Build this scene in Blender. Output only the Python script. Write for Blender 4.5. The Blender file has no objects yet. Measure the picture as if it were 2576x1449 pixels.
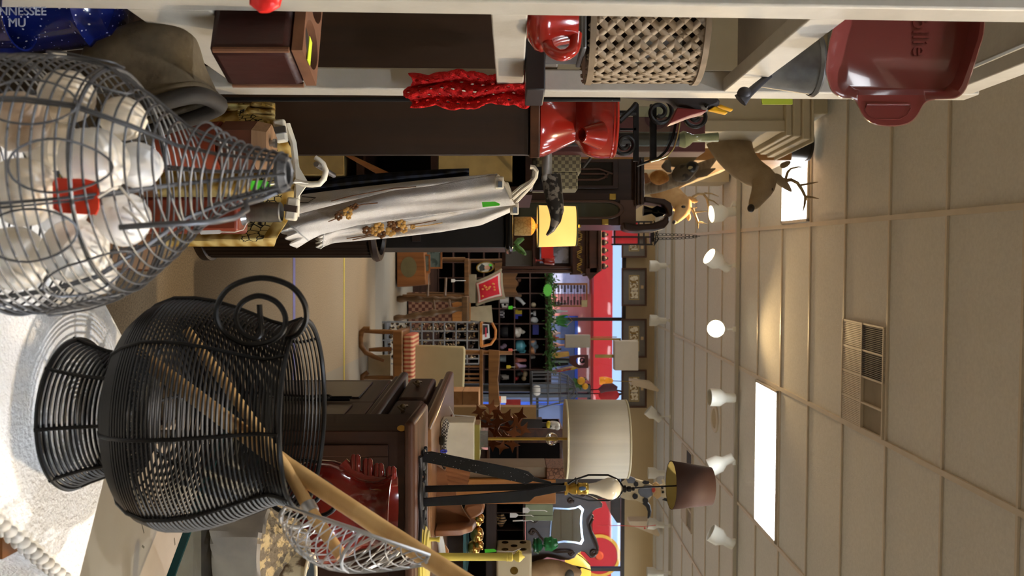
import bpy, bmesh, math, random
from mathutils import Vector as V, Matrix, Euler
random.seed(7)
R = math.radians; PI = math.pi; TAU = 2*PI
S = bpy.context.scene; COL = S.collection
F = 2170.0; H = 1.22; PSI = R(2.52)          # focal length in px of the 2576 px frame, eye height, room yaw
def W(x, y, d): return V(((y-724.5)/F*d, d, H+(x-1288)/F*d))   # photo pixel at distance d -> point in the place
def px(n, d): return n/F*d
def lin(c):
    return [(v/12.92 if v <= .04045 else ((v+.055)/1.055)**2.4) for v in [q/255 for q in c]]
# ------------------------------------------------------------------ mesh builder
class MB:
    def __init__(s): s.v=[]; s.f=[]
    def add(s, vs, fs):
        n=len(s.v); s.v+= [V(p) for p in vs]; s.f+= [tuple(i+n for i in f) for f in fs]; return s
    def box(s, c, sz, rot=None, taper=1.0):
        hx,hy,hz=[q/2 for q in sz]; vs=[]
        for z,t in ((-hz,1),(hz,taper)):
            for x,y in ((-hx,-hy),(hx,-hy),(hx,hy),(-hx,hy)): vs.append(V((x*t,y*t,z)))
        if rot is not None: vs=[rot@p for p in vs]
        return s.add([p+V(c) for p in vs],[(3,2,1,0),(4,5,6,7),(0,1,5,4),(1,2,6,5),(2,3,7,6),(3,0,4,7)])
    def bx(s,x0,x1,y0,y1,z0,z1): return s.box(((x0+x1)/2,(y0+y1)/2,(z0+z1)/2),(abs(x1-x0),abs(y1-y0),abs(z1-z0)))
    def pb(s,x0,x1,y0,y1,d,t):                 # front face covers a photo rectangle at distance d, t deep
        a=W(x0,y0,d); b=W(x1,y1,d); return s.bx(a.x,b.x,d,d+t,a.z,b.z)
    def tube(s, pts, r, n=8, closed=False, sq=1.0, up=None):
        pts=[V(p) for p in pts]; m=len(pts)
        rs=r if isinstance(r,(list,tuple)) else [r]*m
        T=[]
        for i in range(m):
            a=pts[(i-1)%m] if (closed or i>0) else pts[0]; b=pts[(i+1)%m] if (closed or i<m-1) else pts[-1]
            t=(b-a); T.append(t.normalized() if t.length>1e-9 else V((0,0,1)))
        u=V(up) if up else (V((0,0,1)) if abs(T[0].z)<.9 else V((1,0,0)))
        N=(u-T[0]*u.dot(T[0])).normalized(); vs=[]
        for i in range(m):
            N=(N-T[i]*N.dot(T[i]))
            N=N.normalized() if N.length>1e-6 else T[i].orthogonal().normalized()
            B=T[i].cross(N)
            for k in range(n):
                a=TAU*k/n; vs.append(pts[i]+N*(math.cos(a)*rs[i])+B*(math.sin(a)*rs[i]*sq))
        fs=[]
        for i in range(m if closed else m-1):
            j=(i+1)%m
            for k in range(n):
                l=(k+1)%n; fs.append((i*n+k,i*n+l,j*n+l,j*n+k))
        if not closed: fs+= [tuple(range(n))[::-1], tuple((m-1)*n+k for k in range(n))]
        return s.add(vs,fs)
    def cyl(s,a,b,r,r2=None,n=16): return s.tube([a,b],[r,r if r2 is None else r2],n)
    def lathe(s, c, prof, n=32, rot=None, caps=True, sx=1, sy=1):   # prof: (radius, height)
        vs=[]; m=len(prof)
        for r,h in prof:
            for k in range(n):
                a=TAU*k/n; p=V((r*math.cos(a)*sx,r*math.sin(a)*sy,h)); vs.append((rot@p if rot is not None else p)+V(c))
        fs=[]
        for i in range(m-1):
            for k in range(n):
                l=(k+1)%n; fs.append((i*n+k,i*n+l,(i+1)*n+l,(i+1)*n+k))
        if caps: fs+= [tuple(range(n))[::-1], tuple((m-1)*n+k for k in range(n))]
        return s.add(vs,fs)
    def prism(s, pts, ext):
        pts=[V(p) for p in pts]; n=len(pts); e=V(ext)
        nr=sum(((pts[i]-pts[0]).cross(pts[(i+1)%n]-pts[0]) for i in range(n)),V())
        if nr.dot(e)>0: pts=pts[::-1]
        fs=[tuple(range(n)),tuple(range(2*n-1,n-1,-1))]+[(i,i+n,(i+1)%n+n,(i+1)%n) for i in range(n)]
        return s.add(pts+[p+e for p in pts],fs)
    def pp(s, pix, d, t): return s.prism([W(x,y,d) for x,y in pix],(0,t,0))
    def ring(s, pix_o, pix_i, d, t):           # plate with a hole, both outlines with the same count
        o=[W(x,y,d) for x,y in pix_o]; q=[W(x,y,d) for x,y in pix_i]; n=len(o); e=V((0,t,0))
        vs=o+q+[p+e for p in o]+[p+e for p in q]; fs=[]
        for i in range(n):
            j=(i+1)%n
            fs+= [(i,j,n+j,n+i),(2*n+i,3*n+i,3*n+j,2*n+j),(i,2*n+i,2*n+j,j),(n+i,n+j,3*n+j,3*n+i)]
        return s.add(vs,fs)
    def sph(s,c,r,n=16,m=10,rot=None):
        r=V((r,r,r)) if isinstance(r,(int,float)) else V(r)
        vs=[V((0,0,-r.z))]; fs=[]
        for i in range(1,m):
            a=-PI/2+PI*i/m
            for k in range(n):
                b=TAU*k/n; vs.append(V((math.cos(a)*math.cos(b)*r.x,math.cos(a)*math.sin(b)*r.y,math.sin(a)*r.z)))
        vs.append(V((0,0,r.z))); t=len(vs)-1
        for k in range(n):
            l=(k+1)%n; fs+= [(0,1+l,1+k),(t,1+(m-2)*n+k,1+(m-2)*n+l)]
            for i in range(m-2): fs.append((1+i*n+k,1+i*n+l,1+(i+1)*n+l,1+(i+1)*n+k))
        if rot is not None: vs=[rot@p for p in vs]
        return s.add([p+V(c) for p in vs],fs)
    def grid(s, fn, nu, nv, closed_u=False, skip=None):
        vs=[fn(i/(nu if closed_u else nu-1),j/(nv-1)) for j in range(nv) for i in range(nu)]; fs=[]
        for j in range(nv-1):
            for i in range(nu if closed_u else nu-1):
                if skip and skip(i,j): continue
                k=(i+1)%nu; fs.append((j*nu+i,j*nu+k,(j+1)*nu+k,(j+1)*nu+i))
        return s.add(vs,fs)
    def turn(s, ang, c):                        # turn everything so far about a vertical line through c
        m=Matrix.Rotation(ang,3,'Z'); c=V(c)
        s.v=[m@(p-c)+c for p in s.v]; return s
    def room(s): return s.turn(PSI,(0,0,0))     # room axes -> world
    def lo(s):
        xs=[p.x for p in s.v]; ys=[p.y for p in s.v]; zs=[p.z for p in s.v]
        return V(((min(xs)+max(xs))/2,(min(ys)+max(ys))/2,min(zs)))
# ------------------------------------------------------------------ objects
def mesh_obj(name, mb, mat, loc, bev=0, sol=0, sub=0, flat=False, ang=42):
    me=bpy.data.meshes.new(name); me.from_pydata([p-loc for p in mb.v],[],mb.f); me.validate()
    b=bmesh.new(); b.from_mesh(me); bmesh.ops.recalc_face_normals(b,faces=b.faces); b.to_mesh(me); b.free()
    me.materials.append(mat)
    if not flat:
        me.shade_smooth(); me.set_sharp_from_angle(angle=R(ang))
    o=bpy.data.objects.new(name,me); COL.objects.link(o)
    if sub: m=o.modifiers.new('s','SUBSURF'); m.levels=m.render_levels=sub
    if sol: m=o.modifiers.new('t','SOLIDIFY'); m.thickness=sol; m.offset=0
    if bev:
        m=o.modifiers.new('b','BEVEL'); m.width=bev; m.segments=2; m.limit_method='ANGLE'; m.angle_limit=R(40)
    return o
def tagp(o, label, cat, group=None, kind=None):
    if label: o['label']=label
    if cat: o['category']=cat
    if group: o['group']=group
    if kind: o['kind']=kind
    return o
def one(name, label, cat, mb, mat, group=None, kind=None, **k):      # a thing of one mesh
    o=mesh_obj(name,mb,mat,mb.lo(),**k); o.location=mb.lo(); return tagp(o,label,cat,group,kind)
def struct(name, mb, mat, label=None, **k):
    o=mesh_obj(name,mb,mat,V((0,0,0)),**k); o['kind']='structure'
    if label: o['label']=label
    return o
class T:                                         # a thing with parts: an Empty at its base
    def __init__(s,name,label,cat,base,group=None):
        s.loc=V(base); s.o=bpy.data.objects.new(name,None); s.o.empty_display_size=.05; COL.objects.link(s.o)
        s.o.location=s.loc; tagp(s.o,label,cat,group)
    def p(s,name,mb,mat,par=None,label=None,kind=None,**k):
        o=mesh_obj(name,mb,mat,s.loc,**k); o.parent=par or s.o
        if label: o['label']=label
        if kind: o['kind']=kind
        return o
    def dup(s, loc, label, rz=0, sc=1.0):
        r=s.o.copy(); COL.objects.link(r); r.location=V(loc); r.rotation_euler=(0,0,rz); r.scale=(sc,)*3; r['label']=label
        def rec(src,dst):
            for ch in list(src.children):
                c=ch.copy(); COL.objects.link(c); c.parent=dst; rec(ch,c)
        rec(s.o,r); return r
# ------------------------------------------------------------------ materials (all procedural)
MATS={}
def M(name, c=(128,128,128), r=.5, m=0.0, v=.10, s=12.0, b=0.0, bs=60.0, kind='noise', c2=None, coat=0.0, emis=0.0, trans=0.0, ior=1.45, alpha=1.0, ax='X', spec=.5, st=(1,1,1)):
    if name in MATS: return MATS[name]
    mt=bpy.data.materials.new(name); mt.use_nodes=True; N=mt.node_tree.nodes; L=mt.node_tree.links
    P=N['Principled BSDF']; A=lin(c); B=lin(c2) if c2 else None
    tc=N.new('ShaderNodeTexCoord'); mp=N.new('ShaderNodeMapping'); mp.inputs['Scale'].default_value=st
    L.new(tc.outputs['Object'],mp.inputs['Vector']); vec=mp.outputs['Vector']
    ramp=N.new('ShaderNodeValToRGB'); cr=ramp.color_ramp
    lo=[q*(1-v) for q in A]; hi=[min(1,q*(1+v)) for q in A]
    if B: lo,hi=A,B
    cr.elements[0].color=(*lo,1); cr.elements[1].color=(*hi,1)
    def noise(sc,det=4,vv=None,dist=0):
        n=N.new('ShaderNodeTexNoise'); n.inputs['Scale'].default_value=sc; n.inputs['Detail'].default_value=det; n.inputs['Distortion'].default_value=dist
        L.new(vv or vec,n.inputs['Vector']); return n
    if kind=='noise':
        n=noise(s); cr.elements[0].position=.3; cr.elements[1].position=.7; L.new(n.outputs['Fac'],ramp.inputs['Fac'])
    elif kind=='wood':
        w=N.new('ShaderNodeMapping'); w.inputs['Scale'].default_value={'X':(.06,1,1),'Y':(1,.06,1),'Z':(1,1,.06)}[ax]
        L.new(vec,w.inputs['Vector']); n=noise(s*2.2,6,w.outputs['Vector'],.6)
        cr.elements[0].position=.32; cr.elements[1].position=.68; L.new(n.outputs['Fac'],ramp.inputs['Fac'])
    elif kind=='speck':
        n=N.new('ShaderNodeTexVoronoi'); n.inputs['Scale'].default_value=s; L.new(vec,n.inputs['Vector'])
        cr.elements[0].color=(*B,1); cr.elements[1].color=(*A,1); cr.elements[0].position=.12; cr.elements[1].position=.2
        n2=noise(s*.5,2); mm=N.new('ShaderNodeMath'); mm.operation='MULTIPLY_ADD'; mm.inputs[1].default_value=.5; L.new(n2.outputs['Fac'],mm.inputs[0]); 
        sb=N.new('ShaderNodeMath'); sb.operation='SUBTRACT'; sb.inputs[1].default_value=.22; L.new(mm.outputs[0],sb.inputs[0]); L.new(n.outputs['Distance'],mm.inputs[2])
        L.new(sb.outputs[0],ramp.inputs['Fac'])
    elif kind=='stripe':
        w=N.new('ShaderNodeTexWave'); w.bands_direction=ax; w.inputs['Scale'].default_value=s; w.inputs['Distortion'].default_value=0; L.new(vec,w.inputs['Vector'])
        cr.elements[0].position=.42; cr.elements[1].position=.58; L.new(w.outputs['Fac'],ramp.inputs['Fac'])
    elif kind=='plaid':
        w=N.new('ShaderNodeTexWave'); w.bands_direction='X'; w.inputs['Scale'].default_value=s; L.new(vec,w.inputs['Vector'])
        w2=N.new('ShaderNodeTexWave'); w2.bands_direction='Z'; w2.inputs['Scale'].default_value=s; L.new(vec,w2.inputs['Vector'])
        a=N.new('ShaderNodeMath'); a.operation='ADD'; L.new(w.outputs['Fac'],a.inputs[0]); L.new(w2.outputs['Fac'],a.inputs[1])
        h=N.new('ShaderNodeMath'); h.operation='MULTIPLY'; h.inputs[1].default_value=.5; L.new(a.outputs[0],h.inputs[0])
        cr.elements[0].position=.25; cr.elements[1].position=.75; L.new(h.outputs[0],ramp.inputs['Fac'])
    elif kind=='crackle':
        n=N.new('ShaderNodeTexVoronoi'); n.feature='DISTANCE_TO_EDGE'; n.inputs['Scale'].default_value=s; L.new(vec,n.inputs['Vector'])
        cr.elements[0].position=.04; cr.elements[1].position=.1; L.new(n.outputs['Distance'],ramp.inputs['Fac'])
    elif kind=='patch':
        n=noise(s,5); cr.elements[0].position=.5; cr.elements[1].position=.56; L.new(n.outputs['Fac'],ramp.inputs['Fac'])
    elif kind=='check':
        n=N.new('ShaderNodeTexChecker'); n.inputs['Scale'].default_value=s; L.new(vec,n.inputs['Vector']); L.new(n.outputs['Fac'],ramp.inputs['Fac'])
    P.inputs['Roughness'].default_value=r; P.inputs['Metallic'].default_value=m; P.inputs['Specular IOR Level'].default_value=spec
    P.inputs['Coat Weight'].default_value=coat; P.inputs['Coat Roughness'].default_value=.06
    P.inputs['Transmission Weight'].default_value=trans; P.inputs['IOR'].default_value=ior; P.inputs['Alpha'].default_value=alpha
    L.new(ramp.outputs['Color'],P.inputs['Base Color'])
    if emis: L.new(ramp.outputs['Color'],P.inputs['Emission Color']); P.inputs['Emission Strength'].default_value=emis
    if b:
        bn=noise(bs,3); bp=N.new('ShaderNodeBump'); bp.inputs['Strength'].default_value=min(1,b); bp.inputs['Distance'].default_value=.004
        L.new(bn.outputs['Fac'],bp.inputs['Height']); L.new(bp.outputs['Normal'],P.inputs['Normal'])
    MATS[name]=mt; return mt
def glassm(name, tint=(235,245,245), shine=.06, rough=0.02):          # thin clear pane
    if name in MATS: return MATS[name]
    mt=bpy.data.materials.new(name); mt.use_nodes=True; N=mt.node_tree.nodes; L=mt.node_tree.links
    N.remove(N['Principled BSDF']); t=N.new('ShaderNodeBsdfTransparent'); g=N.new('ShaderNodeBsdfGlossy'); mx=N.new('ShaderNodeMixShader'); lw=N.new('ShaderNodeLayerWeight')
    nz=N.new('ShaderNodeTexNoise'); nz.inputs['Scale'].default_value=6; cr=N.new('ShaderNodeValToRGB'); c=lin(tint)
    cr.color_ramp.elements[0].color=(*[q*.96 for q in c],1); cr.color_ramp.elements[1].color=(*c,1); L.new(nz.outputs['Fac'],cr.inputs['Fac']); L.new(cr.outputs['Color'],t.inputs['Color'])
    g.inputs['Roughness'].default_value=rough; lw.inputs['Blend'].default_value=.25
    ad=N.new('ShaderNodeMath'); ad.operation='MULTIPLY_ADD'; ad.inputs[1].default_value=.6; ad.inputs[2].default_value=shine; L.new(lw.outputs['Fresnel'],ad.inputs[0])
    L.new(ad.outputs[0],mx.inputs['Fac']); L.new(t.outputs[0],mx.inputs[1]); L.new(g.outputs[0],mx.inputs[2]); L.new(mx.outputs[0],N['Material Output'].inputs['Surface'])
    MATS[name]=mt; return mt
def text(T_, name, body, size, loc, rot, mat, par=None, ext=.0004, align='LEFT'):
    cu=bpy.data.curves.new(name,'FONT'); cu.body=body; cu.size=size; cu.extrude=ext; cu.align_x=align; cu.materials.append(mat)
    tmp=bpy.data.objects.new('tmp',cu); COL.objects.link(tmp); bpy.context.view_layer.update()
    me=bpy.data.meshes.new_from_object(tmp.evaluated_get(bpy.context.evaluated_depsgraph_get())); bpy.data.objects.remove(tmp); bpy.data.curves.remove(cu)
    me.transform(Matrix.Translation(V(loc)-T_.loc)@rot.to_4x4()); o=bpy.data.objects.new(name,me); COL.objects.link(o); o.parent=par or T_.o; return o
FACE=Matrix(((1,0,0),(0,0,-1),(0,1,0)))          # text that reads level and faces the viewer
def smooth(pts, k=6):                            # Catmull-Rom through the points
    P=[V(p) for p in pts]; P=[P[0]*2-P[1]]+P+[P[-1]*2-P[-2]]; out=[]
    for i in range(1,len(P)-2):
        a,b,c,d=P[i-1:i+3]
        for j in range(k):
            t=j/k; out.append(.5*(2*b+(c-a)*t+(2*a-5*b+4*c-d)*t*t+(3*b-a-3*c+d)*t**3))
    return out+[P[-2]]
# palette
white_paint=M('white_paint',(182,177,164),.45,v=.05,s=30,b=.25,bs=45)
dark_wood=M('dark_wood',(36,19,10),.5,spec=.3,kind='wood',c2=(60,33,18),ax='Z',s=9)
dark_wood_h=M('dark_wood_level',(58,34,20),.35,kind='wood',c2=(92,56,34),ax='Y',s=9)
darker_wood=M('blackish_wood',(36,23,17),.35,kind='wood',c2=(56,36,26),ax='Z',s=8)
mid_wood=M('brown_wood',(108,66,32),.45,kind='wood',c2=(146,94,50),ax='Z',s=10)
oak=M('oak',(158,98,42),.45,kind='wood',c2=(196,134,68),ax='Z',s=8)
pale_wood=M('pale_pine',(192,150,98),.55,kind='wood',c2=(220,182,128),ax='X',s=8)
bamboo=M('bamboo',(196,154,96),.42,kind='wood',c2=(222,184,124),ax='X',s=14)
red_wood=M('reddish_wood',(96,36,22),.4,kind='wood',c2=(140,62,36),ax='Z',s=10)
black_metal=M('black_metal',(20,20,22),.42,m=.3,v=.2,s=40)
black_gloss=M('black_gloss',(12,12,13),.18,v=.2,coat=.4)
steel=M('steel',(150,150,150),.3,m=.95,v=.12,s=20)
gal=M('galvanised',(176,178,180),.36,m=.7,v=.18,s=24)
oldbrass=M('old_brass',(104,86,58),.4,m=.8,v=.2,s=30); oldtin=M('old_tin',(112,114,116),.4,m=.85,v=.35,s=26)
brass=M('brass',(190,160,78),.28,m=.9,v=.1,s=10)
gold=M('dull_gold',(176,150,84),.35,m=.85,v=.1)
redc=M('red_ceramic',(150,34,24),.16,v=.06,s=6,coat=.6)
darkred=M('dark_red_glaze',(88,16,11),.14,kind='noise',c2=(116,26,18),s=7,coat=.7)
cream=M('cream',(226,214,184),.7,v=.04,s=20)
white_cloth=M('white_cloth',(232,230,226),.85,v=.03,s=40,b=.35,bs=420)
white_plastic=M('white_plastic',(232,226,206),.35,v=.03)
paper=M('white_paper',(238,236,230),.8,v=.03)
green_tag=M('green_tag',(84,214,50),.6,v=.05)
orange_tag=M('orange_tag',(236,120,60),.6,v=.05)
yellow_tag=M('yellow_tag',(224,200,60),.6,v=.05)
red_tag=M('red_tag',(240,66,34),.5,v=.05)
string_m=M('white_string',(232,228,220),.9,v=.05)
clear=glassm('clear_glass')
greenery=M('greenery',(34,66,30),.7,kind='noise',c2=(84,128,58),s=30)
def tag_obj(name, body, w, h, t=.0008, tilt=0.0, ax='z'):             # outline of a card with clipped corners, hanging
    return None
# ================================================================== camera, world, lamps
cam=bpy.data.cameras.new('camera'); cam.sensor_width=36; cam.lens=F/2576*36; cam.clip_start=.02; cam.clip_end=200
co=bpy.data.objects.new('camera',cam); COL.objects.link(co)
co.matrix_world=Matrix.Translation((0,0,H))@Matrix(((0,-1,0),(0,0,-1),(1,0,0))).to_4x4(); S.camera=co   # the phone was held on its side
cam.dof.use_dof=True; cam.dof.focus_distance=1.6; cam.dof.aperture_fstop=13.0
S.view_settings.view_transform='Standard'; S.view_settings.look='None'; S.view_settings.exposure=0.28; S.view_settings.gamma=1.0; S.view_settings.use_curve_mapping=False
wd=bpy.data.worlds.new('world'); S.world=wd; wd.use_nodes=True
wd.node_tree.nodes['Background'].inputs['Color'].default_value=(*lin((168,194,238)),1); wd.node_tree.nodes['Background'].inputs['Strength'].default_value=1.35
def rm(u,v,z): c,s=math.cos(PSI),math.sin(PSI); return V((u*c-v*s,u*s+v*c,z))     # room -> world
# ================================================================== the room
CZ=3.24; FW=12.2
concrete=M('painted_concrete',(142,132,116),.55,v=.10,s=3,b=.1,bs=30)
def floor_mat():
    mt=M('store_floor',(156,138,112),.9,v=.34,s=160,b=.5,bs=500); N=mt.node_tree.nodes; L=mt.node_tree.links; P=N['Principled BSDF']
    src=P.inputs['Base Color'].links[0].from_socket
    n=N.new('ShaderNodeTexNoise'); n.inputs['Scale'].default_value=5; n.inputs['Detail'].default_value=6
    r=N.new('ShaderNodeValToRGB'); r.color_ramp.elements[0].color=(*lin((128,118,102)),1); r.color_ramp.elements[1].color=(*lin((160,150,132)),1); L.new(n.outputs['Fac'],r.inputs['Fac'])
    g=N.new('ShaderNodeNewGeometry'); sp=N.new('ShaderNodeSeparateXYZ'); L.new(g.outputs['Position'],sp.inputs[0])
    def step(sock,a,op='GREATER_THAN'):
        k=N.new('ShaderNodeMath'); k.operation=op; k.inputs[1].default_value=a; L.new(sock,k.inputs[0]); return k.outputs[0]
    a=step(sp.outputs['X'],.56); b_=step(sp.outputs['Y'],7.7)
    mx=N.new('ShaderNodeMath'); mx.operation='MAXIMUM'; L.new(a,mx.inputs[0]); L.new(b_,mx.inputs[1])
    mix=N.new('ShaderNodeMix'); mix.data_type='RGBA'; L.new(mx.outputs[0],mix.inputs['Factor']); L.new(src,mix.inputs['A']); L.new(r.outputs['Color'],mix.inputs['B'])
    L.new(mix.outputs['Result'],P.inputs['Base Color']); return mt
struct('floor',MB().bx(-5,7.5,-4,FW,-.1,0).room(),floor_mat())
tile=M('ceiling_tile',(222,220,215),.95,v=.05,s=60,b=.55,bs=130)
struct('ceiling',MB().bx(-5,7.5,-4,FW,CZ,CZ+.1).room(),tile)
wallm=M('beige_wall',(206,186,150),.9,v=.03,s=4,b=.1,bs=80)
struct('wall_left',MB().bx(-5.1,-5,-4,FW,0,CZ).room(),wallm)
struct('wall_right',MB().bx(7.5,7.6,-4,FW,0,CZ).room(),wallm)
struct('wall_front',MB().bx(-5.1,7.6,-4.1,-4,0,CZ).room(),wallm)
struct('wall_back',MB().bx(-5.1,7.6,FW,FW+.15,2.83,CZ+.1).bx(-5.1,7.6,FW,FW+.15,-.1,.55).bx(-5.1,-3.6,FW,FW+.15,.5,2.84).bx(6.4,7.6,FW,FW+.15,.5,2.84).room(),wallm)
fr=MB().bx(-3.6,6.4,FW-.02,FW+.06,2.78,2.83).bx(-3.6,6.4,FW-.02,FW+.06,.55,.6)
for u in (-3.58,-2.62,-.82,.98,2.78,4.58,6.38): fr.bx(u-.022,u+.022,FW-.02,FW+.06,.6,2.78)
wf=struct('window_1',fr.room(),M('window_frame_bronze',(46,40,38),.5))
gp=struct('pane',MB().bx(-3.6,6.4,FW+.02,FW+.026,.6,2.78).room(),glassm('window_glass',(246,250,250),.006,.03)); gp.parent=wf
# T-bar grid
gm=M('grid_bar',(216,206,190),.5,v=.04)
g=MB(); vs=[3.39+.6096*k for k in range(-12,15)]; us=[-.172+1.212*k for k in range(-3,7)]
for v in vs: g.bx(-5,7.5,v-.008,v+.008,CZ-.012,CZ-.001)
for u in us: g.bx(u-.014,u+.014,-4,FW,CZ-.014,CZ-.001)
struct('trim_1',g.room(),gm,'thin metal bars holding the ceiling tiles')
# fluorescent panels
emit=M('lamp_diffuser',(246,250,255),.6,v=.01,emis=13.0)
def panel(u0,v0,label,vis=True):
    t=T('ceiling_light',label,'ceiling light',rm(u0+.6,v0+.3,CZ-.02),'fluorescent panels in the ceiling')
    f=MB(); a,b,c,d=u0+.02,u0+1.19,v0+.015,v0+.595
    f.bx(a,b,c,c+.02,CZ-.025,CZ-.002).bx(a,b,d-.02,d,CZ-.025,CZ-.002).bx(a,a+.02,c,d,CZ-.025,CZ-.002).bx(b-.02,b,c,d,CZ-.025,CZ-.002)
    t.p('frame',f.room(),gm); t.p('diffuser',MB().bx(a+.02,b-.02,c+.02,d-.02,CZ-.018,CZ-.004).room(),emit)
panel(us[4],vs[17],'lit ceiling panel above the floor track, the larger one in view')
panel(us[2],vs[16],'lit ceiling panel behind the antlers of the upper deer head')
NAMES=['overhead by the shelf unit','overhead right of the viewer','overhead left of the viewer','over the sideboard','behind the viewer to the left','over the glass table','behind the viewer to the right','behind the viewer','right side of the aisle','right of the far track','far right by the window','rightmost by the window','left by the dark cabinet','left by the cream bookcase','left by the carved hutch','leftmost by the window','right by the near rows','left by the near rows','behind the cream bookcase','between bookcase and window','by the window behind the deer heads']
for i,(a,b) in enumerate(((6,10),(5,4),(1,6),(5,9),(7,23),(6,12),(5,4),(7,20),(6,16),(7,18),(8,21),(8,23),(0,14),(0,17),(0,20),(0,23),(7,12),(0,22),(1,20),(1,22),(1,24))):
    panel(us[a],vs[b],'unseen ceiling panel added to brighten the shop, '+NAMES[i])  # unseen panels added as extra fill light
# vent
def vent(u0,v0,w,d,label):
    t=T('ceiling_vent',label,'vent',rm(u0+w/2,v0+d/2,CZ-.03))
    f=MB(); a,b,c,e=u0,u0+w,v0+.012,v0+d-.012
    for q in (c,(c+e)/2-.006,e-.012): f.bx(a,b,q,q+.010,CZ-.024,CZ-.002)
    for k in range(5): q=a+(w-.010)*k/4; f.bx(q,q+.010,c,e,CZ-.022,CZ-.002)
    t.p('frame',f.room(),gm)
    s=MB(); n=int(w/.0105)
    for k in range(n//2): q=a+(k+.5)*w/n; s.bx(q-.0028,q+.0028,c,(c+e)/2,CZ-.02,CZ-.006)
    t.p('mesh_grille',s.room(),M('vent_dark_grille',(96,94,92),.6)); t.p('backing',MB().bx(a,a+w/2,c,(c+e)/2,CZ-.006,CZ-.003).room(),M('vent_backing',(60,60,62),.8))
    s=MB()
    for k in range(n): q=a+(k+.5)*w/n; s.bx(q-.0038,q+.0038,(c+e)/2,e,CZ-.02,CZ-.006)
    t.p('louver_grille',s.room(),gm); t.p('louver_backing',MB().bx(a,b,(c+e)/2,e,CZ-.006,CZ-.003).bx(a+w/2,b,c,(c+e)/2,CZ-.006,CZ-.003).room(),M('vent_backing_tan',(150,140,124),.8))
vent(.415,vs[14],.61,.61,'square ceiling vent with dark grille beside the grid bar')
vent(2.27,vs[18]+2.44,.9,.6,'small far ceiling vent above the cream lamp')
# ceiling speaker
t=T('ceiling_speaker','round speaker grille in the ceiling past the white track spots','speaker',rm(1.67,8.5,CZ-.02))
t.p('rim',MB().lathe(rm(1.67,8.5,CZ-.02),[(.10,.018),(.14,.018),(.14,.006),(.128,0),(.112,0),(.10,.008)],32,caps=False),gm); t.p('grille',MB().lathe(rm(1.67,8.5,CZ-.012),[(.111,0),(.111,.01)],32),M('speaker_mesh',(186,170,140),.8,s=200,v=.2))
# ceiling tracks with spots
trackm=M('track_white',(196,192,180),.4,v=.03); spotm=M('spot_white',(226,226,216),.35,v=.02)
def track(v,u0,u1,label):
    one('track_rail',label,'track',MB().bx(u0,u1,v-.016,v+.016,CZ-.045,CZ-.013).room(),trackm)
track(7.62,-1.6,7,'near white ceiling track carrying the lit spots'); track(10.75,-.62,7,'far white ceiling track close to the window wall')
track(.9,-3,5,'white ceiling track overhead, out of the photo')
lampE=M('spot_lamp_lit',(255,240,206),.5,v=.01,emis=14.0); lampOff=M('spot_lamp_off',(40,44,48),.2)
def spot(x,y,sx,d,aim,lit,label,sc=1.36):
    """x,y: photo position of the can's middle; sx: where its stem meets the track; aim: direction of the light"""
    a=V(aim).normalized(); c=W(x,y,d); st=W(sx[0],sx[1],d); top=V((st.x,st.y,CZ-.045))
    t=T('track_spot',label,'spotlight',top,'spot heads on the ceiling tracks')
    q=a.to_track_quat('Z','Y').to_matrix(); k=sc
    prof=[(.028,-.11),(.03,-.108),(.031,-.05),(.034,-.045),(.057,-.012),(.058,.055),(.054,.055),(.053,-.006)]
    t.p('can',MB().lathe(c,[(r*k,h*k) for r,h in prof],28,q,caps=False),spotm)
    t.p('back_cap',MB().lathe(c,[(.0281*k,-.112*k),(.0281*k,-.106*k)],24,q),spotm)
    t.p('lamp',MB().lathe(c,[(.0525*k,-.012*k),(.045*k,.006*k),(.02*k,.016*k)],24,q),lampE if lit else lampOff)
    hub=c-a*(.06*k)
    t.p('stem',MB().tube([top,V((top.x,top.y,(top.z+hub.z)/2)),hub+(top-hub).normalized()*.02*k],.006*k,8),spotm)
    t.p('adapter',MB().bx(top.x-.022,top.x+.022,top.y-.012,top.y+.012,top.z-.028,top.z),spotm)
D1=7.62; D2=10.75
spot(1810,536,(1843,512),D1,(.12,-.1,-1),True,'lit track spot pointing down beside the small deer antlers')
spot(1800,655,(1842,667),D1,(-.45,-.25,-.75),True,'lit track spot tilted over, second along the near track')
spot(1803,826,(1842,828),D1,(0,-.93,-.32),True,'glowing track spot aimed straight at the viewer')
spot(1806,1000,(1846,1004),D1,(-.04,-.05,-1),False,'unlit white track spot beside the round ceiling speaker')
spot(1805,1168,(1842,1163),D1,(.42,.1,-.85),False,'unlit white track spot tilted above the brown lamp shade')
spot(1806,1350,(1842,1362),D1,(-.5,.1,-.9),False,'unlit white track spot, last on the near track')
spot(1648,669,(1676,670),D2,(0,.05,-1),False,'far track spot above the gap left of the middle picture',1.22)
spot(1648,806,(1676,806),D2,(-.03,.05,-1),False,'far track spot over the mullion of the window',1.22)
spot(1640,1040,(1676,1048),D2,(-.7,.05,-.8),False,'far track spot tilted sideways above the cream drum shade',1.22)
spot(1644,1190,(1676,1190),D2,(0,.05,-1),False,'far track spot beside the cow cutout',1.22)
spot(1643,1318,(1676,1322),D2,(-.12,.05,-1),False,'far track spot hung with a red string',1.22)
spot(1641,1441,(1676,1441),D2,(0,.05,-1),False,'far track spot at the very edge of the photo',1.22)
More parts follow.
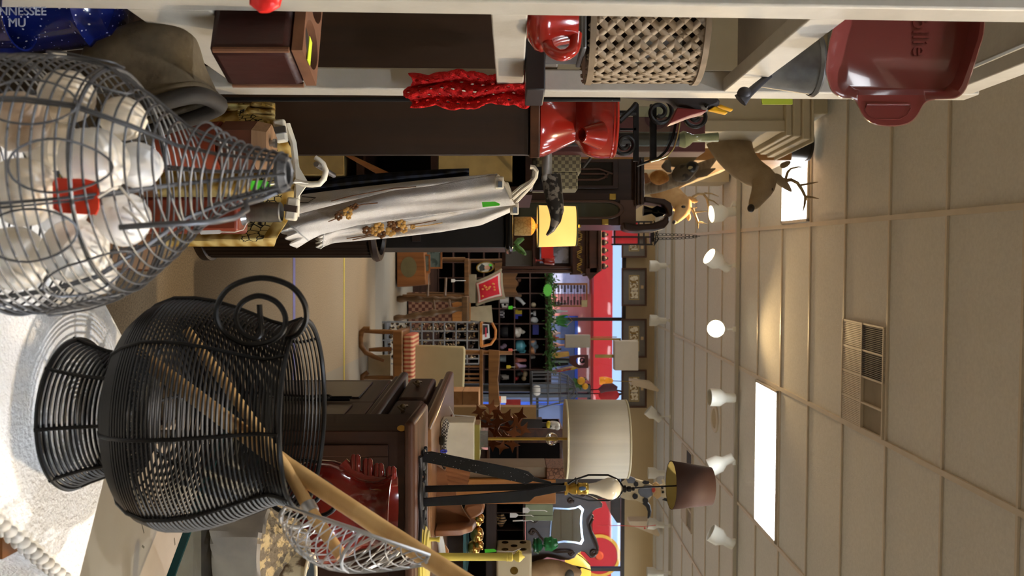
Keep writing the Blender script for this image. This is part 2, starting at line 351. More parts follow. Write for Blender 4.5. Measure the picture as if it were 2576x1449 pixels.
def lamp(kind,loc,aim,en,col,size=.05,ang=60,blend=.4):
    l=bpy.data.lights.new('spot_beam',kind); l.energy=en; l.color=[q for q in lin(col)]
    l.shadow_soft_size=size
    if kind=='SPOT': l.spot_size=R(ang); l.spot_blend=blend
    o=bpy.data.objects.new('spot_beam',l); COL.objects.link(o); o.location=loc; o.rotation_euler=V(aim).to_track_quat('-Z','Y').to_euler(); return o
# the heads on the track above the viewer light the near table and the shelf
lamp('SPOT',V((.26,.74,H+1.75)),(-.10,.03,-1),62,(236,240,250),.012,80,.7)
lamp('SPOT',V((.30,.66,H+1.85)),(-.14,.08,-1),52,(255,226,184),.012,80,.7)
lamp('SPOT',V((1.7,1.55,H+1.85)),(-1.75,.15,-1.75),150,(255,228,186),.03,80,.6)  # unseen warm spot added to whiten the aprons
for (l,a,nm) in (((.26,.74,H+1.75),(-.10,.03,-1),'track spot over the white table, out of the photo'),((.30,.66,H+1.85),(-.14,.08,-1),'warm track spot over the white table, out of the photo'),((1.7,1.55,H+1.85),(-1.75,.15,-1.75),'unseen spot added to brighten the hanging aprons')):
    a=V(a).normalized(); l=V(l)-a*.075; q=a.to_track_quat('Z','Y').to_matrix(); t=T('track_spot',nm,'spotlight',(l.x,l.y,CZ-.002))
    t.p('can',MB().lathe(l,[(.04,-.12),(.042,-.06),(.07,-.012),(.07,.07),(.066,.07),(.065,-.006)],28,q,caps=False),spotm); t.p('lamp',MB().lathe(l,[(.064,-.012),(.05,.006),(.02,.016)],24,q),lampE); t.p('stem',MB().tube([l-a*.06,(l.x-a.x*.06,l.y-a.y*.06,CZ-.004)],.008,8),spotm)
for x,y,a in ((1810,536,(.12,-.1,-1)),(1800,655,(-.45,-.25,-.75)),(1803,826,(0,-.93,-.32))):
    lamp('SPOT',W(x,y,D1)+V(a).normalized()*.1,a,60,(255,214,150),.05,95,.5)
# wall brackets at the window wall
brk=M('bracket_white',(222,206,180),.6,v=.03)
for (pts,label) in ((((1588,956),(1640,962),(1658,980),(1656,986),(1588,968)),'angled white ceiling brace above the red hanging bag'),(((1584,1312),(1642,1311),(1660,1345),(1656,1350),(1584,1320)),'angled white ceiling brace below the cow cutout')):
    one('wall_brace',label,'brace',MB().pp(pts,11.6,.25),brk)
# the street seen through the window
pink=M('pink_block_wall',(244,150,138),.8,v=.05,s=2); redb=M('red_band',(190,36,32),.35,v=.04)
EV=17.0
ex=struct('exterior_building',MB().bx(-7,9.8,EV,EV+.4,0,2.78).room(),pink,'pink shop front across the way')
b1=struct('awning_band',MB().bx(-7,9.8,EV-.55,EV+.4,2.78,3.14).room(),redb); b1.parent=ex
b2=struct('white_bay',MB().bx(-.3,.86,EV-.05,EV+.1,1.7,2.74).room(),M('white_wall_out',(226,218,240),.8)); b2.parent=ex
b3=struct('blue_frame',MB().bx(1.3,1.36,EV-.05,EV,.2,2.52).bx(1.3,4.8,EV-.05,EV,2.46,2.52).bx(3,3.06,EV-.05,EV,.2,2.46).bx(4.74,4.8,EV-.05,EV,.2,2.46).room(),M('blue_frame',(60,96,200),.5)); b3.parent=ex
b4=struct('shop_glass_panel',MB().bx(1.3,4.8,EV-.02,EV+.02,.2,2.46).room(),M('shop_window',(92,100,128),.3,v=.4,s=1.2)); b4.parent=ex
struct('ground_outside',MB().bx(-30,30,FW+.2,60,-.2,-.05).room(),M('asphalt',(168,164,158),.9))
c=rm(5.9,EV-.57,2.9); n=V((math.sin(PSI),-math.cos(PSI),0)).to_track_quat('Z','Y').to_matrix()
st=T('reflection_disc','red disc ringed in gold modelled in place of a window reflection','reflection',c)  # solid disc standing in for a reflection on the window glass
st.p('disc',MB().lathe(c,[(.42,0),(.42,.01)],36,n),redb); st.p('rim',MB().lathe(c,[(.42,0),(.42,.02),(.36,.02),(.36,0)],36,n,caps=False),M('reflection_gold',(222,160,50),.5)); st.p('boss',MB().lathe(c,[(.09,.01),(.06,.04)],20,n),M('reflection_orange',(220,80,30),.5))

sun=bpy.data.lights.new('sun','SUN'); sun.energy=3.2; sun.angle=R(3); sun.color=(1,.95,.86); so=bpy.data.objects.new('sun',sun); COL.objects.link(so); so.rotation_euler=V((.25,.75,-.85)).to_track_quat('-Z','Y').to_euler()
# ================================================================== the table nearest the viewer
TZ=H-.43
tcl=M('table_cover_white',(236,236,234),.9,v=.03,s=14,b=.8,bs=260)
def tp(x,y): # photo pixel on the table plane
    d=(H-TZ)*F/(1288-x); return W(x,y,d)
tb=T('side_table','white covered table with a scalloped braided edge under the wire baskets','table',V((.05,.6,0)))
a=tp(340,905); b=tp(174,1446); e=tp(15,300)
c1=tp(200,1466); c2=e+(e-a)*.25; c3=c2+V((-.10,-.75,0)); c4=V((c1.x-.37,c1.y-.48,TZ))
out=[a,c1,c4,c3,c2]; out=[V((p.x,p.y,TZ)) for p in out]
tb.p('cover',MB().prism(out,(0,0,-.012)),tcl,bev=.004)
dr=MB()
ed=[a,c1,c4,c3,c2,a]
for i in range(5):
    p,q=ed[i],ed[i+1]; n=max(8,int((q-p).length/.006)); nr=V(((q-p).y,-(q-p).x,0)).normalized()
    if nr.dot(p-V((.05,.5,0)))<0: nr=-nr
    def fn(s_,t_,p=p,q=q,nr=nr,n=n): return p.lerp(q,s_)+V((0,0,-.004-.16*t_))+nr*(.004+.012*t_*math.sin(s_*n*.35)**2)
    dr.grid(fn,n,5)
tb.p('skirt',dr,tcl,sol=.002)
br=M('braid_white',(214,212,206),.9,v=.06,s=60)
ro=[]
p,q=c1,c4; L_=(q-p).length; nn=int(L_/.0125)
bd=MB()
for r_ in range(2):
    for i in range(nn):
        m=p.lerp(q,(i+.5*r_)/nn)+V((.004,0,.002-.009*r_)); dirv=(q-p).normalized(); sd=V((dirv.y,-dirv.x,0))
        rq=Matrix.Rotation(math.atan2(dirv.y,dirv.x)+.5,3,'Z'); bd.sph(m-sd*(.004-.012*r_),(.0072,.0052,.0058),12,8,rq); bd.sph(m-sd*(.004-.012*r_)+dirv*.006+V((0,0,-.004)),(.0035,.0075,.004),8,6,rq)
tb.p('braided_edge',bd,br)
lg=MB()
cen=sum(out,V())/5
for k,p_ in enumerate(out):
    if k==0 or k==1 or k==2 or k==3:
        g=p_.lerp(cen,.22); tb.p('leg',MB().box((g.x,g.y,(TZ-.02)/2),(.045,.045,TZ-.03)),mid_wood)
one('wooden_crate','rough pale wooden crate on the floor below the scalloped table edge','crate',MB().bx(.33,.62,.84,1.14,.30,.62).bx(.33,.62,.84,.86,0,.3).bx(.33,.62,1.12,1.14,0,.3),pale_wood,bev=.004)
# ------------------------------------------------------------------ black wire vase with two strainers
VC=V((.1235,.85,TZ)); wire=M('black_wire',(9,9,10),.42,m=.1,v=.15,s=30,spec=.4)
vz=T('wire_vase','black wire urn shaped vase holding long wooden handled tools','vase',VC)
prof=[(0,.0725),(.012,.067),(.03,.0605),(.052,.056),(.056,.060),(.062,.080),(.070,.095),(.082,.105),(.10,.112),(.12,.112),(.14,.109),(.16,.103),(.18,.095),(.195,.089),(.205,.0865),(.213,.088),(.220,.0905),(.225,.092)]
def pr(z):
    for (z0,r0),(z1,r1) in zip(prof,prof[1:]):
        if z<=z1: return r0+(r1-r0)*(z-z0)/(z1-z0)
    return prof[-1][1]
def ringm(mb,c,r,z,w,n=64,k=5,tilt=(0,0)): mb.tube([c+V((r*math.cos(TAU*i/n),r*math.sin(TAU*i/n),z+tilt[0]*math.cos(TAU*i/n))) for i in range(n)],w,k,closed=True,up=(0,0,1))
f=MB()
for k in range(13): ringm(f,VC,pr(.002+k*.0040),.002+k*.0040,.0014)
vz.p('foot_wire',f,wire)
f=MB(); z=.060
while z<.222: ringm(f,VC,pr(z),z,.00132,80); z+=.0022 if z<.084 else (.0028 if z<.096 else .0037)
vz.p('body_wire',f,wire)
for r_,z_,w_ in ((.092,.225,.0026),(.0728,.002,.0024),(.057,.053,.002)): f=MB(); ringm(f,VC,r_,z_,w_,80,8); vz.p('rim_wire',f,wire)
f=MB()
for r_ in [.062*q/17 for q in range(1,18)]: ringm(f,VC,r_+.002,.057,.0013,48)
vz.p('base_wire',f,wire)
for k in range(8):
    a=TAU*k/8-PI/2+.06; f=MB()
    pts=[VC+V(((r+.002)*math.cos(a),(r+.002)*math.sin(a),z)) for z,r in prof]
    f.tube(pts,.0018,6); vz.p('rib',f,wire)
def spiral(cx,cy,ax,ay,d,start,turns,end,flip=1,hand='handle'):
    pts=[]; n=70
    for i in range(n+1):
        u=i/n; a=start+flip*TAU*turns*u; s_=1-.62*max(0,(u-.35)/.65) if u>.35 else 1
        pts.append(W(cx+ax*s_*math.cos(a),cy+ay*s_*math.sin(a),d-.012*math.sin(u*PI)))
    pts.append(W(*end,d)); return pts
vz.p('spiral_handle',MB().tube(smooth([W(x,y,d) for x,y,d in ((722,850,.80),(752,838,.79),(771,800,.775),(762,755,.765),(725,716,.76),(655,699,.76),(580,722,.765),(545,775,.775),(558,828,.785),(610,864,.79),(668,862,.79),(708,838,.785),(718,798,.785),(695,760,.785),(650,744,.785),(608,762,.785),(594,798,.785),(607,834,.785),(640,852,.785),(657,838,.785),(655,800,.785),(653,766,.785))]),.0026,8),wire)
vz.p('spiral_handle',MB().tube(smooth([W(x,y,.90) for x,y in ((800,1205),(832,1222),(848,1256),(836,1284),(800,1300),(745,1298),(700,1282),(682,1262),(700,1250),(750,1262),(790,1262),(806,1240),(790,1222))]),.0026,8),wire)
# utensils
t=T('wooden_spoon','long pale bamboo handle leaning out of the wire vase over the strainer','spoon',W(345,900,.90))
hp=[W(345,890,.90),W(520,1020,.87),W(720,1170,.83),W(960,1330,.775),W(1190,1478,.72)]
t.p('shaft',MB().tube(hp,[.0085,.0085,.0083,.0082,.0082],14),bamboo)
t.p('paddle',MB().tube([W(345,890,.9),W(330,905,.91),W(296,930,.92)],[.010,.02,.012],12,sq=.35),bamboo)
t=T('wire_strainer','wire mesh scoop on a bamboo handle standing in the black vase','strainer',W(470,830,.86))
t.p('shaft',MB().tube([W(470,830,.87),W(620,1040,.85),W(735,1200,.815),W(790,1300,.795),W(860,1400,.77)],[.005,.0055,.006,.0062,.0055],12),bamboo)
t.p('ferrule',MB().tube([W(772,1268,.802),W(784,1290,.797)],.0074,14),gal)
P0=W(765,1288,.795); P1=W(1098,1402,.745); ax_=(P1-P0); up_=V((.55,-.05,-.62)).normalized(); sd_=ax_.normalized().cross(up_).normalized()
def scoop(u,v):    # u along, v across -1..1
    w=.040*math.sin(PI*min(.98,max(.04,u*.72+.2)))+.004; dep=.046*math.sin(PI*min(1,u*.8+.14))
    a=v*PI/2; return P0+ax_*u+up_*(dep*math.cos(a))+sd_*(w*math.sin(a)*1.2)
f=MB(); nd=13
for k in range(-6,nd+6):
    for sg in (1,-1):
        pts=[]
        for i in range(17):
            v=-1+2*i/16; u=(k+sg*(v*2.0))/nd
            if 0<=u<=1: pts.append(scoop(u,v))
        if len(pts)>2: f.tube(pts,.00068,4)
t.p('wire_mesh',f,gal)
rimp=[scoop(i/20,-1) for i in range(21)]+[scoop(1,-1+2*i/10) for i in range(1,10)]+[scoop(1-i/20,1) for i in range(21)]+[scoop(0,1-2*i/10) for i in range(1,10)]
t.p('rim',MB().tube(rimp,.0018,6,closed=True),gal); t.p('spine',MB().tube([scoop(i/10,0) for i in range(11)],.0015,6).tube([scoop(.62,-1+i/5) for i in range(11)],.0016,6),gal)
# ------------------------------------------------------------------ wire egg basket with shell balls
BC=V((-.0727,.62,TZ+.002)); bw=M('old_wire',(92,94,98),.42,m=.6,v=.25,s=40)
bk=T('egg_basket','grey wire egg basket with a narrow coiled neck full of pale shells','basket',BC)
bp=[(0,.050),(.012,.066),(.03,.080),(.06,.090),(.09,.0915),(.12,.088),(.148,.080),(.176,.058),(.199,.036),(.222,.025),(.245,.018),(.268,.012)]
def br_(z):
    for (z0,r0),(z1,r1) in zip(bp,bp[1:]):
        if z<=z1: return r0+(r1-r0)*(z-z0)/(z1-z0)
    return bp[-1][1]
def bc_(z): return BC+V((-.010*max(0,(z-.08)/.18),0,0))
f=MB(); z=.004
while z<.20: ringm(f,bc_(z),br_(z),z,.00082,64,5,tilt=(.004,0)); z+=.0066
bk.p('body_wire',f,bw)
f=MB(); z=.205
while z<.262: ringm(f,bc_(z),br_(z)+.006*max(0,.235-z)/.03,z,.0009,32,5,tilt=(-.006,0)); z+=.0058
bk.p('neck_wire',f,bw)
for k in range(8):
    a=TAU*k/8+.25; f=MB(); f.tube([bc_(z)+V((r*math.cos(a),r*math.sin(a),z)) for z,r in bp],.0012,6)
    f.tube([bc_(z)+V((r*math.cos(a+.03),r*math.sin(a+.03),z)) for z,r in bp],.0008,5); bk.p('rib',f,bw)
f=MB()
for k in range(7):                                   # curled tie wires on the belly
    a0=-PI/2+(k-3)*.5; z0=.125+.02*(k%2); pts=[]
    for i in range(36):
        u=i/35*TAU*1.25; a=a0+.20*math.cos(u); z=z0+.026*math.sin(u)
        pts.append(bc_(z)+V(((br_(z)+.003)*math.cos(a),(br_(z)+.003)*math.sin(a),z)))
    f.tube(pts,.0008,5)
bk.p('curl_wire',f,bw)
f=MB(); z=.262
for k in range(5): ringm(f,bc_(z)+V((0,0,.001*k)),.0125-.0006*k,z,.0022,20,6)
bk.p('neck_ring',f,bw)
bk.p('bail_handle',MB().tube([W(705,480,.625),W(660,500,.62),W(618,512,.60),W(622,528,.585),W(590,548,.565),W(540,558,.555),W(470,562,.545),W(380,566,.54),W(300,572,.538)],.0019,8),bw)
f=MB(); ringm(f,bc_(.15),br_(.15),.15,.0016,64,6); ringm(f,BC,.05,.002,.0024,48,6); ringm(f,BC,.092,.075,.0012,64,6); bk.p('hoop',f,bw)
shell_ms=[M('shell_%d'%i,c,.28,kind='noise',c2=c2,s=26,coat=.3) for i,(c,c2) in enumerate((((240,234,220),(252,249,242)),((220,204,178),(248,241,226)),((176,140,108),(240,228,206)),((243,243,242),(252,252,251))))]
pos=[(60,300,-.02,.023,2),(190,245,.01,.021,1),(285,290,.02,.018,1),(60,480,-.05,.024,1),(245,420,-.02,.025,0),(345,410,.02,.0185,3),(300,545,.0,.021,3),(50,650,-.02,.024,0),(180,640,-.03,.024,0),(235,690,.02,.018,0),(150,520,.03,.022,3),(130,360,.035,.022,0),(-90,400,0,.025,0),(-120,560,.0,.025,1)]
P=[[W(x,y,.62+dd),r,m] for x,y,dd,r,m in pos]
for it in range(160):
    for i in range(len(P)):
        for j in range(i):
            dv=P[i][0]-P[j][0]; mn=P[i][1]+P[j][1]+.0006
            if dv.length<mn: q=dv.normalized()*((mn-dv.length)/2); P[i][0]+=q; P[j][0]-=q
        p,r,_=P[i]; z=min(max(p.z-BC.z,r+.004),.20); p.z=BC.z+z; c=bc_(z); lim=br_(min(z,.2))-r*1.0-.0025; h=V((p.x-c.x,p.y-c.y,0))
        if h.length>lim: h=h.normalized()*max(lim,0); p.x=c.x+h.x; p.y=c.y+h.y
desc=['brown and white shell near the top left of the basket','tan banded shell against the upper side of the basket','small cream shell beside the curled wire','broad cream shell behind the red tag','large white shell in the middle of the basket','white shell showing nearest the basket neck','white shell below the neck with fine ridges','pale shell low against the near wire wall','pale shell next to the lower wire ribs','small shell at the lower side of the pile','white shell just behind the red tag string','ivory shell between the brown and middle shells','shell at the bottom of the pile, upper one','shell at the bottom of the pile, lower one']
for i,(p,r,m) in enumerate(P):
    t=MB(); rt=Euler((random.uniform(0,3),random.uniform(0,3),random.uniform(0,3))).to_matrix()
    def fn(u,v,r=r):
        a=u*TAU; b=(v-.5)*PI; rr=r*.96*(1+.035*math.sin(14*v*PI+a)*math.cos(b)-.06*math.sin(a*.5))
        return V((rr*math.cos(b)*math.cos(a),rr*math.cos(b)*math.sin(a),rr*math.sin(b)*.98))
    t.grid(fn,26,18,closed_u=True); t.v=[rt@q+p for q in t.v]
    o=one('seashell',desc[i],'shell',t,shell_ms[m],'pale shells in the wire basket')
# red tag in the basket
tg=T('hanging_tag','red rounded price tag with white string among the shells','tag',W(195,495,.555))
tg.p('card',MB().pp([(138,447),(215,450),(240,456),(248,475),(248,525),(240,541),(150,535),(133,525),(132,460)],.552,.0012),red_tag)
tg.p('string',MB().tube([W(247,497,.551),W(280,476,.553),W(300,468,.556),W(330,505,.553),W(372,560,.55),W(384,572,.55),W(360,566,.552),W(310,520,.556)],.0009,5),string_m)
tg=T('hanging_tag','bright green price tag hanging by the coiled basket neck','tag',W(650,465,.9))
tg.p('card',MB().pp([(630,455),(668,453),(680,463),(679,470),(668,480),(630,478)],.9,.0012),green_tag); tg.p('string',MB().tube([W(677,464,.9),W(720,460,.92),W(755,459,1.0),W(775,462,1.45)],.0006,5),string_m)
# ================================================================== white shelf unit on the left
SX=-.242                                            # its right side plane, in room axes
def shb(mb,v0,v1,z0,z1,u0=SX-.03,u1=SX): return mb.bx(u0,u1,v0,v1,z0,z1)
V1,V2=.90,1.33
sh=T('shelf_unit','white painted open wooden shelf unit at the left edge','shelf',rm(SX-.3,1.1,0))
LV=[H-.675,H-.33,H+.015,H+.36,H+.70]
for u in (SX,SX-.62):
    for v0 in (V1,V2):
        top=H+.715 if v0==V2 else H+.9
        sh.p('post',MB().bx(u-.034,u,v0,v0+.045,0,top).room(),white_paint,bev=.003)
for i,z in enumerate(LV):
    th=.035 if i in (2,) else .045
    sh.p('board',MB().bx(SX-.655,SX-.036,V1+.05,V2-.006,z-.018,z).room(),white_paint,bev=.002)
    sh.p('side_rail',MB().bx(SX-.022,SX-.001,V1+.046,V2-.001,z-(.088 if i==1 else .038),z+(.002)).room(),white_paint,bev=.002)
    sh.p('side_rail',MB().bx(SX-.65,SX-.63,V1+.046,V2-.001,z-(.088 if i==1 else .038),z+.002).room(),white_paint,bev=.002)
sh.p('back_rail',MB().bx(SX-.62,SX-.036,V2+.006,V2+.03,H+.02,H+.07).room(),white_paint,bev=.002)
for ch in sh.o.children:                            # the old unit leans a little and stands slightly askew
    for v_ in ch.data.vertices:
        w_=v_.co+sh.loc; v_.co.x+=.0155*(w_.z-H)*(.55+.45*(1.33-w_.y)/.43)-.0125*(1.35-w_.y)/.45
# worn leather bag
lea=M('worn_leather',(58,50,38),.75,kind='noise',c2=(112,100,78),s=16,b=.4,bs=90); lead=M('leather_dark',(40,36,32),.7,v=.2,s=20)
t=T('leather_bag','worn brown leather pouch bag with a rolled open end, in the shelf','bag',V((-.235,1.04,LV[0]+.002)))
A0,A1=W(345,92,1.03),W(412,290,1.035); axd=(A1-A0).normalized(); vu=(V((0,0,1))-axd*axd.z).normalized(); vd=axd.cross(vu).normalized()
def sup(a,n_=.55): c_,s_=math.cos(a),math.sin(a); return (abs(c_)**n_)*(1 if c_>0 else -1),(abs(s_)**n_)*(1 if s_>0 else -1)
def bagf(u,v):
    p,q=sup(u*TAU); k=(.84+.16*min(1,v*5))*(1+.03*math.sin(v*9))
    return A0.lerp(A1,v)+vu*(p*.0575*k)+vd*(q*.052*k)+vu*(.003*math.sin(u*25+v*5))
t.p('body',MB().grid(bagf,56,22,closed_u=True),lea,sol=.004,label='worn leather body with faint stitching')
t.p('end_panel',MB().add([bagf(i/56,.012) for i in range(56)],[tuple(range(56))]),lea)
for vv,kk,rr in ((.88,1.03,.006),(1.0,1.07,.010)):
    rp=[]
    for i in range(60):
        p,q=sup(i/60*TAU); rp.append(A0.lerp(A1,vv)+vu*(p*.0575*kk)+vd*(q*.052*kk))
    t.p('rolled_lip' if vv==1.0 else 'band',MB().tube(rp,rr,10,closed=True),lead if vv==1.0 else lea)
def bagb(u,v):
    p,q=sup(u*TAU,.5); z_=LV[0]+.003+(A0.z-.03-LV[0])*v; return V((-.222+.01*v+p*(.075-.012*v),1.085+q*.055,z_))
t.p('lower_body',MB().grid(bagb,48,12,closed_u=True),lea,sol=.004)
st=MB()
for (uu,v0,v1) in ((.455,.10,.75),(.47,.12,.45)):
    for k in range(26):
        a_=bagf(uu,v0+(v1-v0)*k/26); b2_=bagf(uu,v0+(v1-v0)*(k+.55)/26); st.tube([a_+(a_-A0.lerp(A1,v0)).normalized()*.004,b2_+(b2_-A0.lerp(A1,v0)).normalized()*.004],.0009,4)
t.p('stitching',st,M('stitch_tan',(150,130,90),.9),kind='stuff')
# blue speckled enamel coffee pot and mug
enam=M('blue_enamel',(14,26,88),.12,kind='speck',c2=(226,230,240),s=170,coat=.7)
c=W(0,-22,.99); c.z=LV[0]+.002
t=T('coffee_pot','dark blue speckled enamel coffee pot on the shelf beside the leather bag','pot',c)
zt=lambda x: (x-1288)/F*.99+H-c.z
pf=[(.080,0),(.083,.004),(.080,.02),(.070,zt(60)),(.063,zt(215)),(.066,zt(228)),(.067,zt(238)),(.063,zt(246)),(.060,zt(250)),(.054,zt(290)),(.03,zt(312)),(.008,zt(318))]
t.p('body',MB().lathe(c,pf,40),enam); t.p('lid_knob',MB().lathe(c+V((0,0,zt(318))),[(.01,0),(.016,.01),(.012,.02)],16),black_gloss)
t.p('handle',MB().tube([c+V((-.075,0,zt(215))),c+V((-.12,0,zt(200))),c+V((-.125,0,zt(60))),c+V((-.08,0,zt(0)))],.008,8),enam)
c=W(0,42,.93); c.z=LV[0]+.002
t=T('enamel_mug','blue speckled mug with pale lettering in front of the coffee pot','mug',c)
zt=lambda x: (x-1288)/F*.93+H-c.z
t.p('body',MB().lathe(c,[(.03,0),(.033,.004),(.033,zt(44)),(.036,zt(52)),(.034,zt(52)),(.031,zt(40)),(.029,.01)],36,caps=False).lathe(c,[(.033,.002),(.033,.006)],36),enam)
wm=M('faded_print',(150,158,176),.5); RT=Matrix(((0,-1,0),(0,0,-1),(1,0,0)))
text(t,'lettering','NNESSEE',.0125,W(-4,38,.892),RT,wm); text(t,'lettering','MU',.0125,W(20,67,.893),RT,wm)
# red wood bottle crate with round holes
t=T('bottle_mould','old dark red wooden block with two round holes on the shelf','wood block',W(560,110,1.0)*1.0)
rw=M('red_block',(26,6,5),.42,kind='noise',c2=(56,16,12),s=12,b=.3,bs=80,st=(1,1,.2)); wr=M('bare_edge',(112,74,50),.7,v=.2,s=40)
cz=LV[1]+.001; ctr=V((-.304,.985,cz)); rot=Matrix.Rotation(R(-19),3,'Z')
HB=.098
def blk(u,v): return None
hole=[]
f=MB(); nh=24; A=(.128,.074)
# box walls with pierced top
f.box(ctr+V((0,0,HB*.46)),(A[0],A[1],HB*.92),rot)
t.p('body',f,rw,bev=.009)
top=MB(); zt_=HB*.925
hs=[(-.031,0),(.031,0)]
o=[]; 
for sgn,(hx,hy) in zip((-1,1),hs):
    oo=[];ii=[]
    for k in range(nh):
        a=TAU*k/nh; ca,sa=math.cos(a),math.sin(a); s_=1/max(abs(ca)/(.5),abs(sa)/(.5)); 
        oo.append(V((hx+ca*s_*.062,hy+sa*s_*.070,0))); ii.append(V((hx+ca*.026,hy+sa*.030,0)))
    vs=[rot@p+ctr+V((0,0,zt_+h)) for h in (0,.012) for p in oo]+[rot@p+ctr+V((0,0,zt_+h)) for h in (0,.012) for p in ii]
    fs=[]
    for k in range(nh):
        l=(k+1)%nh; fs+=[(nh+k,nh+l,3*nh+l,3*nh+k),(k,nh+k,nh+l,l),(2*nh+k,2*nh+l,3*nh+l,3*nh+k)]
    top.add(vs,fs)
for q_ in ((.064,-.037),(-.064,-.037),(.064,.037)): t.p('worn_edge',MB().tube([ctr+rot@V((q_[0]*.955,q_[1]*.935,.006)),ctr+rot@V((q_[0]*.955,q_[1]*.935,HB*.9))],.0032,8),wr)
t.p('pierced_top',top,wr,label='worn bare wood top with round holes')
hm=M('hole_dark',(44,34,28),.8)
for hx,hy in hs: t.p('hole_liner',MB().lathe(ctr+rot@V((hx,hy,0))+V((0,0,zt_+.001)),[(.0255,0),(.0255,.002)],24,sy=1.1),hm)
t.p('price_sticker',MB().box(ctr+rot@V((.047,-.012,0))+V((0,0,zt_+.0135)),(.03,.012,.001),rot),M('yellow_sticker',(220,236,60),.6))
# red spatula tip
t=T('hanging_spatula','blurred red rounded handle tip hanging at the top edge before the white post','spatula',W(668,-60,.70))
t.p('blade',MB().tube([W(690,-200,.70),W(684,-90,.70),W(670,-20,.70),W(666,14,.70),W(667,30,.70)],[.010,.0125,.014,.0125,.005],16,sq=.6),M('red_rubber',(226,40,34),.3,v=.04))
# crocheted red cloth over the middle rail
cro=M('red_crochet',(206,16,12),.9,v=.18,s=140,b=1.0,bs=300)
def crod(u,v):      # v: 0 bottom .. 1 over the rail top
    x0=1026+12*math.sin(u*9); y0=186+82*u
    if v<.86:
        k=v/.86; x=x0+(1328-x0)*k; y=y0+6*math.sin(k*11+u*3)-(8*u)*(k)+ (7*abs(math.sin(k*PI*4.5)) if u>.93 else 0)-(5*abs(math.sin(k*PI*6)) if u<.05 else 0)
        d=1.28-.01*math.sin(u*13+k*2)-.003*math.sin(k*62)*math.sin(u*30)
        return W(x,y,d)
    k=(v-.86)/.14; return W(1330+2*math.sin(u*20),y0-30*k*u-110*k*(1-u*.5),1.275+.03*k*u-.15*k*(1-u))
def crh(i,j): return 3<i<38 and j<62 and (i%8 in (3,4,5)) and ((j+3*((i//8)%2))%6 in (2,3))
one('crochet_cloth','red crocheted cloth draped over the middle rail of the shelf unit','cloth',MB().grid(crod,42,80,skip=crh),cro,sol=.003,sub=1)
# middle shelf: red mug, case, tin box, woven basket
c=W(1390,30,.985); c.z=LV[2]+.001; zt=lambda x:(x-1288)/F*.985+H-c.z
t=T('red_mug','glossy red ceramic mug with a loop handle behind the white post','mug',c)
t.p('body',MB().lathe(c,[(.022,0),(.032,.003),(.042,zt(1346)),(.045,zt(1362)),(.042,zt(1385)),(.037,zt(1410)),(.034,zt(1452)),(.031,zt(1452)),(.031,.03)],36,caps=False).lathe(c,[(.03,.001),(.03,.004)],24),redc)
t.p('handle',MB().tube(smooth([c+V((.034,-.012,zt(1372))),c+V((.048,-.018,zt(1382))),c+V((.055,-.02,zt(1410))),c+V((.047,-.016,zt(1440))),c+V((.028,-.010,zt(1448)))],4),.0068,12),redc)
one('dark_case','flat black case jutting out under the woven basket','case',MB().pb(1323,1372,-60,226,1.13,.10),M('black_case',(30,24,24),.4),bev=.002)
one('tin_box','grey galvanised tin box between the black case and the woven basket','box',MB().pb(1374,1474,-60,118,1.135,.09).pb(1462,1476,-62,122,1.131,.10),oldtin,bev=.002)
wv=M('woven_strip',(120,104,82),.55,kind='wood',c2=(150,132,108),ax='X',s=18)
c=W(1478,20,1.19); c.y=1.22
t=T('woven_basket','tan openwork basket of crossed flat strips on the middle shelf','basket',V((c.x,c.y,c.z)))
rr=.094; hh=px(300,1.13)
def bsk(a,z,off): return V((c.x+(rr+off)*math.cos(a),c.y+(rr*.9+off)*math.sin(a),c.z+z))
f=MB(); nst=28
for sg in (1,-1):
    for k in range(nst):
        a0=TAU*k/nst; m=28; vs=[]
        for i in range(m):
            z=hh*i/(m-1); a=a0+sg*z/hh*1.55; off=.0011*math.sin((i/(m-1))*1.55*2/(TAU/nst)*PI/2+k*PI)*sg
            for dz in (-.0035,.0035): vs.append(bsk(a-dz*sg*9,z+dz,off))
        f.add(vs,[(2*i,2*i+1,2*i+3,2*i+2) for i in range(m-1)])
t.p('lattice',f,wv,sol=.0014)
t.p('rim',MB().lathe((c.x,c.y,c.z+hh-.004),[(rr-.003,0),(rr+.004,0),(rr+.004,.008),(rr-.003,.008)],40,sy=.9),wv)
t.p('base',MB().lathe((c.x,c.y,c.z),[(rr+.003,0),(rr+.004,.008),(rr,.008)],40,sy=.9),wv)
t.p('dark_core',MB().lathe((c.x,c.y+.02,c.z+.01),[(.07,0),(.08,.155)],24,sy=.8),M('basket_inside',(60,44,32),.9))  # dark filler standing in for the shade seen through the lattice
one('paper_bundle','pale paper bundle inside the woven basket','paper',MB().box((c.x+.052,c.y-.008,c.z+.10),(.035,.05,.06)),paper)
# top shelf: tin pail and baking dish
c=W(1900,165,1.27); c.z=LV[3]+.003; zt=lambda x:(x-1288)/F*1.25+H-c.z
t=T('tin_pail','small grey tin pail on the upper shelf behind the red dish','pail',c)
t.p('body',MB().lathe(c,[(.030,0),(.031,.003),(.042,zt(2055)),(.044,zt(2062)),(.041,zt(2062)),(.029,.01)],36,caps=False).lathe(c,[(.03,.001),(.03,.003)],24),oldtin)
t.p('hoop',MB().lathe(c,[(.0435,zt(2052)),(.046,zt(2060)),(.0435,zt(2066))],36,caps=False),oldtin)
iron=M('grey_iron',(74,74,78),.5,m=.5,v=.2,s=30)
t.p('bail',MB().tube([W(1935,190,1.22),W(1905,215,1.205),W(1880,238,1.20),W(1862,252,1.20)],[.005,.006,.007,.012],8,sq=.6).sph(W(1872,236,1.20),(.010,.008,.010)),iron)
dm=M('dish_red',(122,54,50),.2,v=.05,s=6,coat=.5)
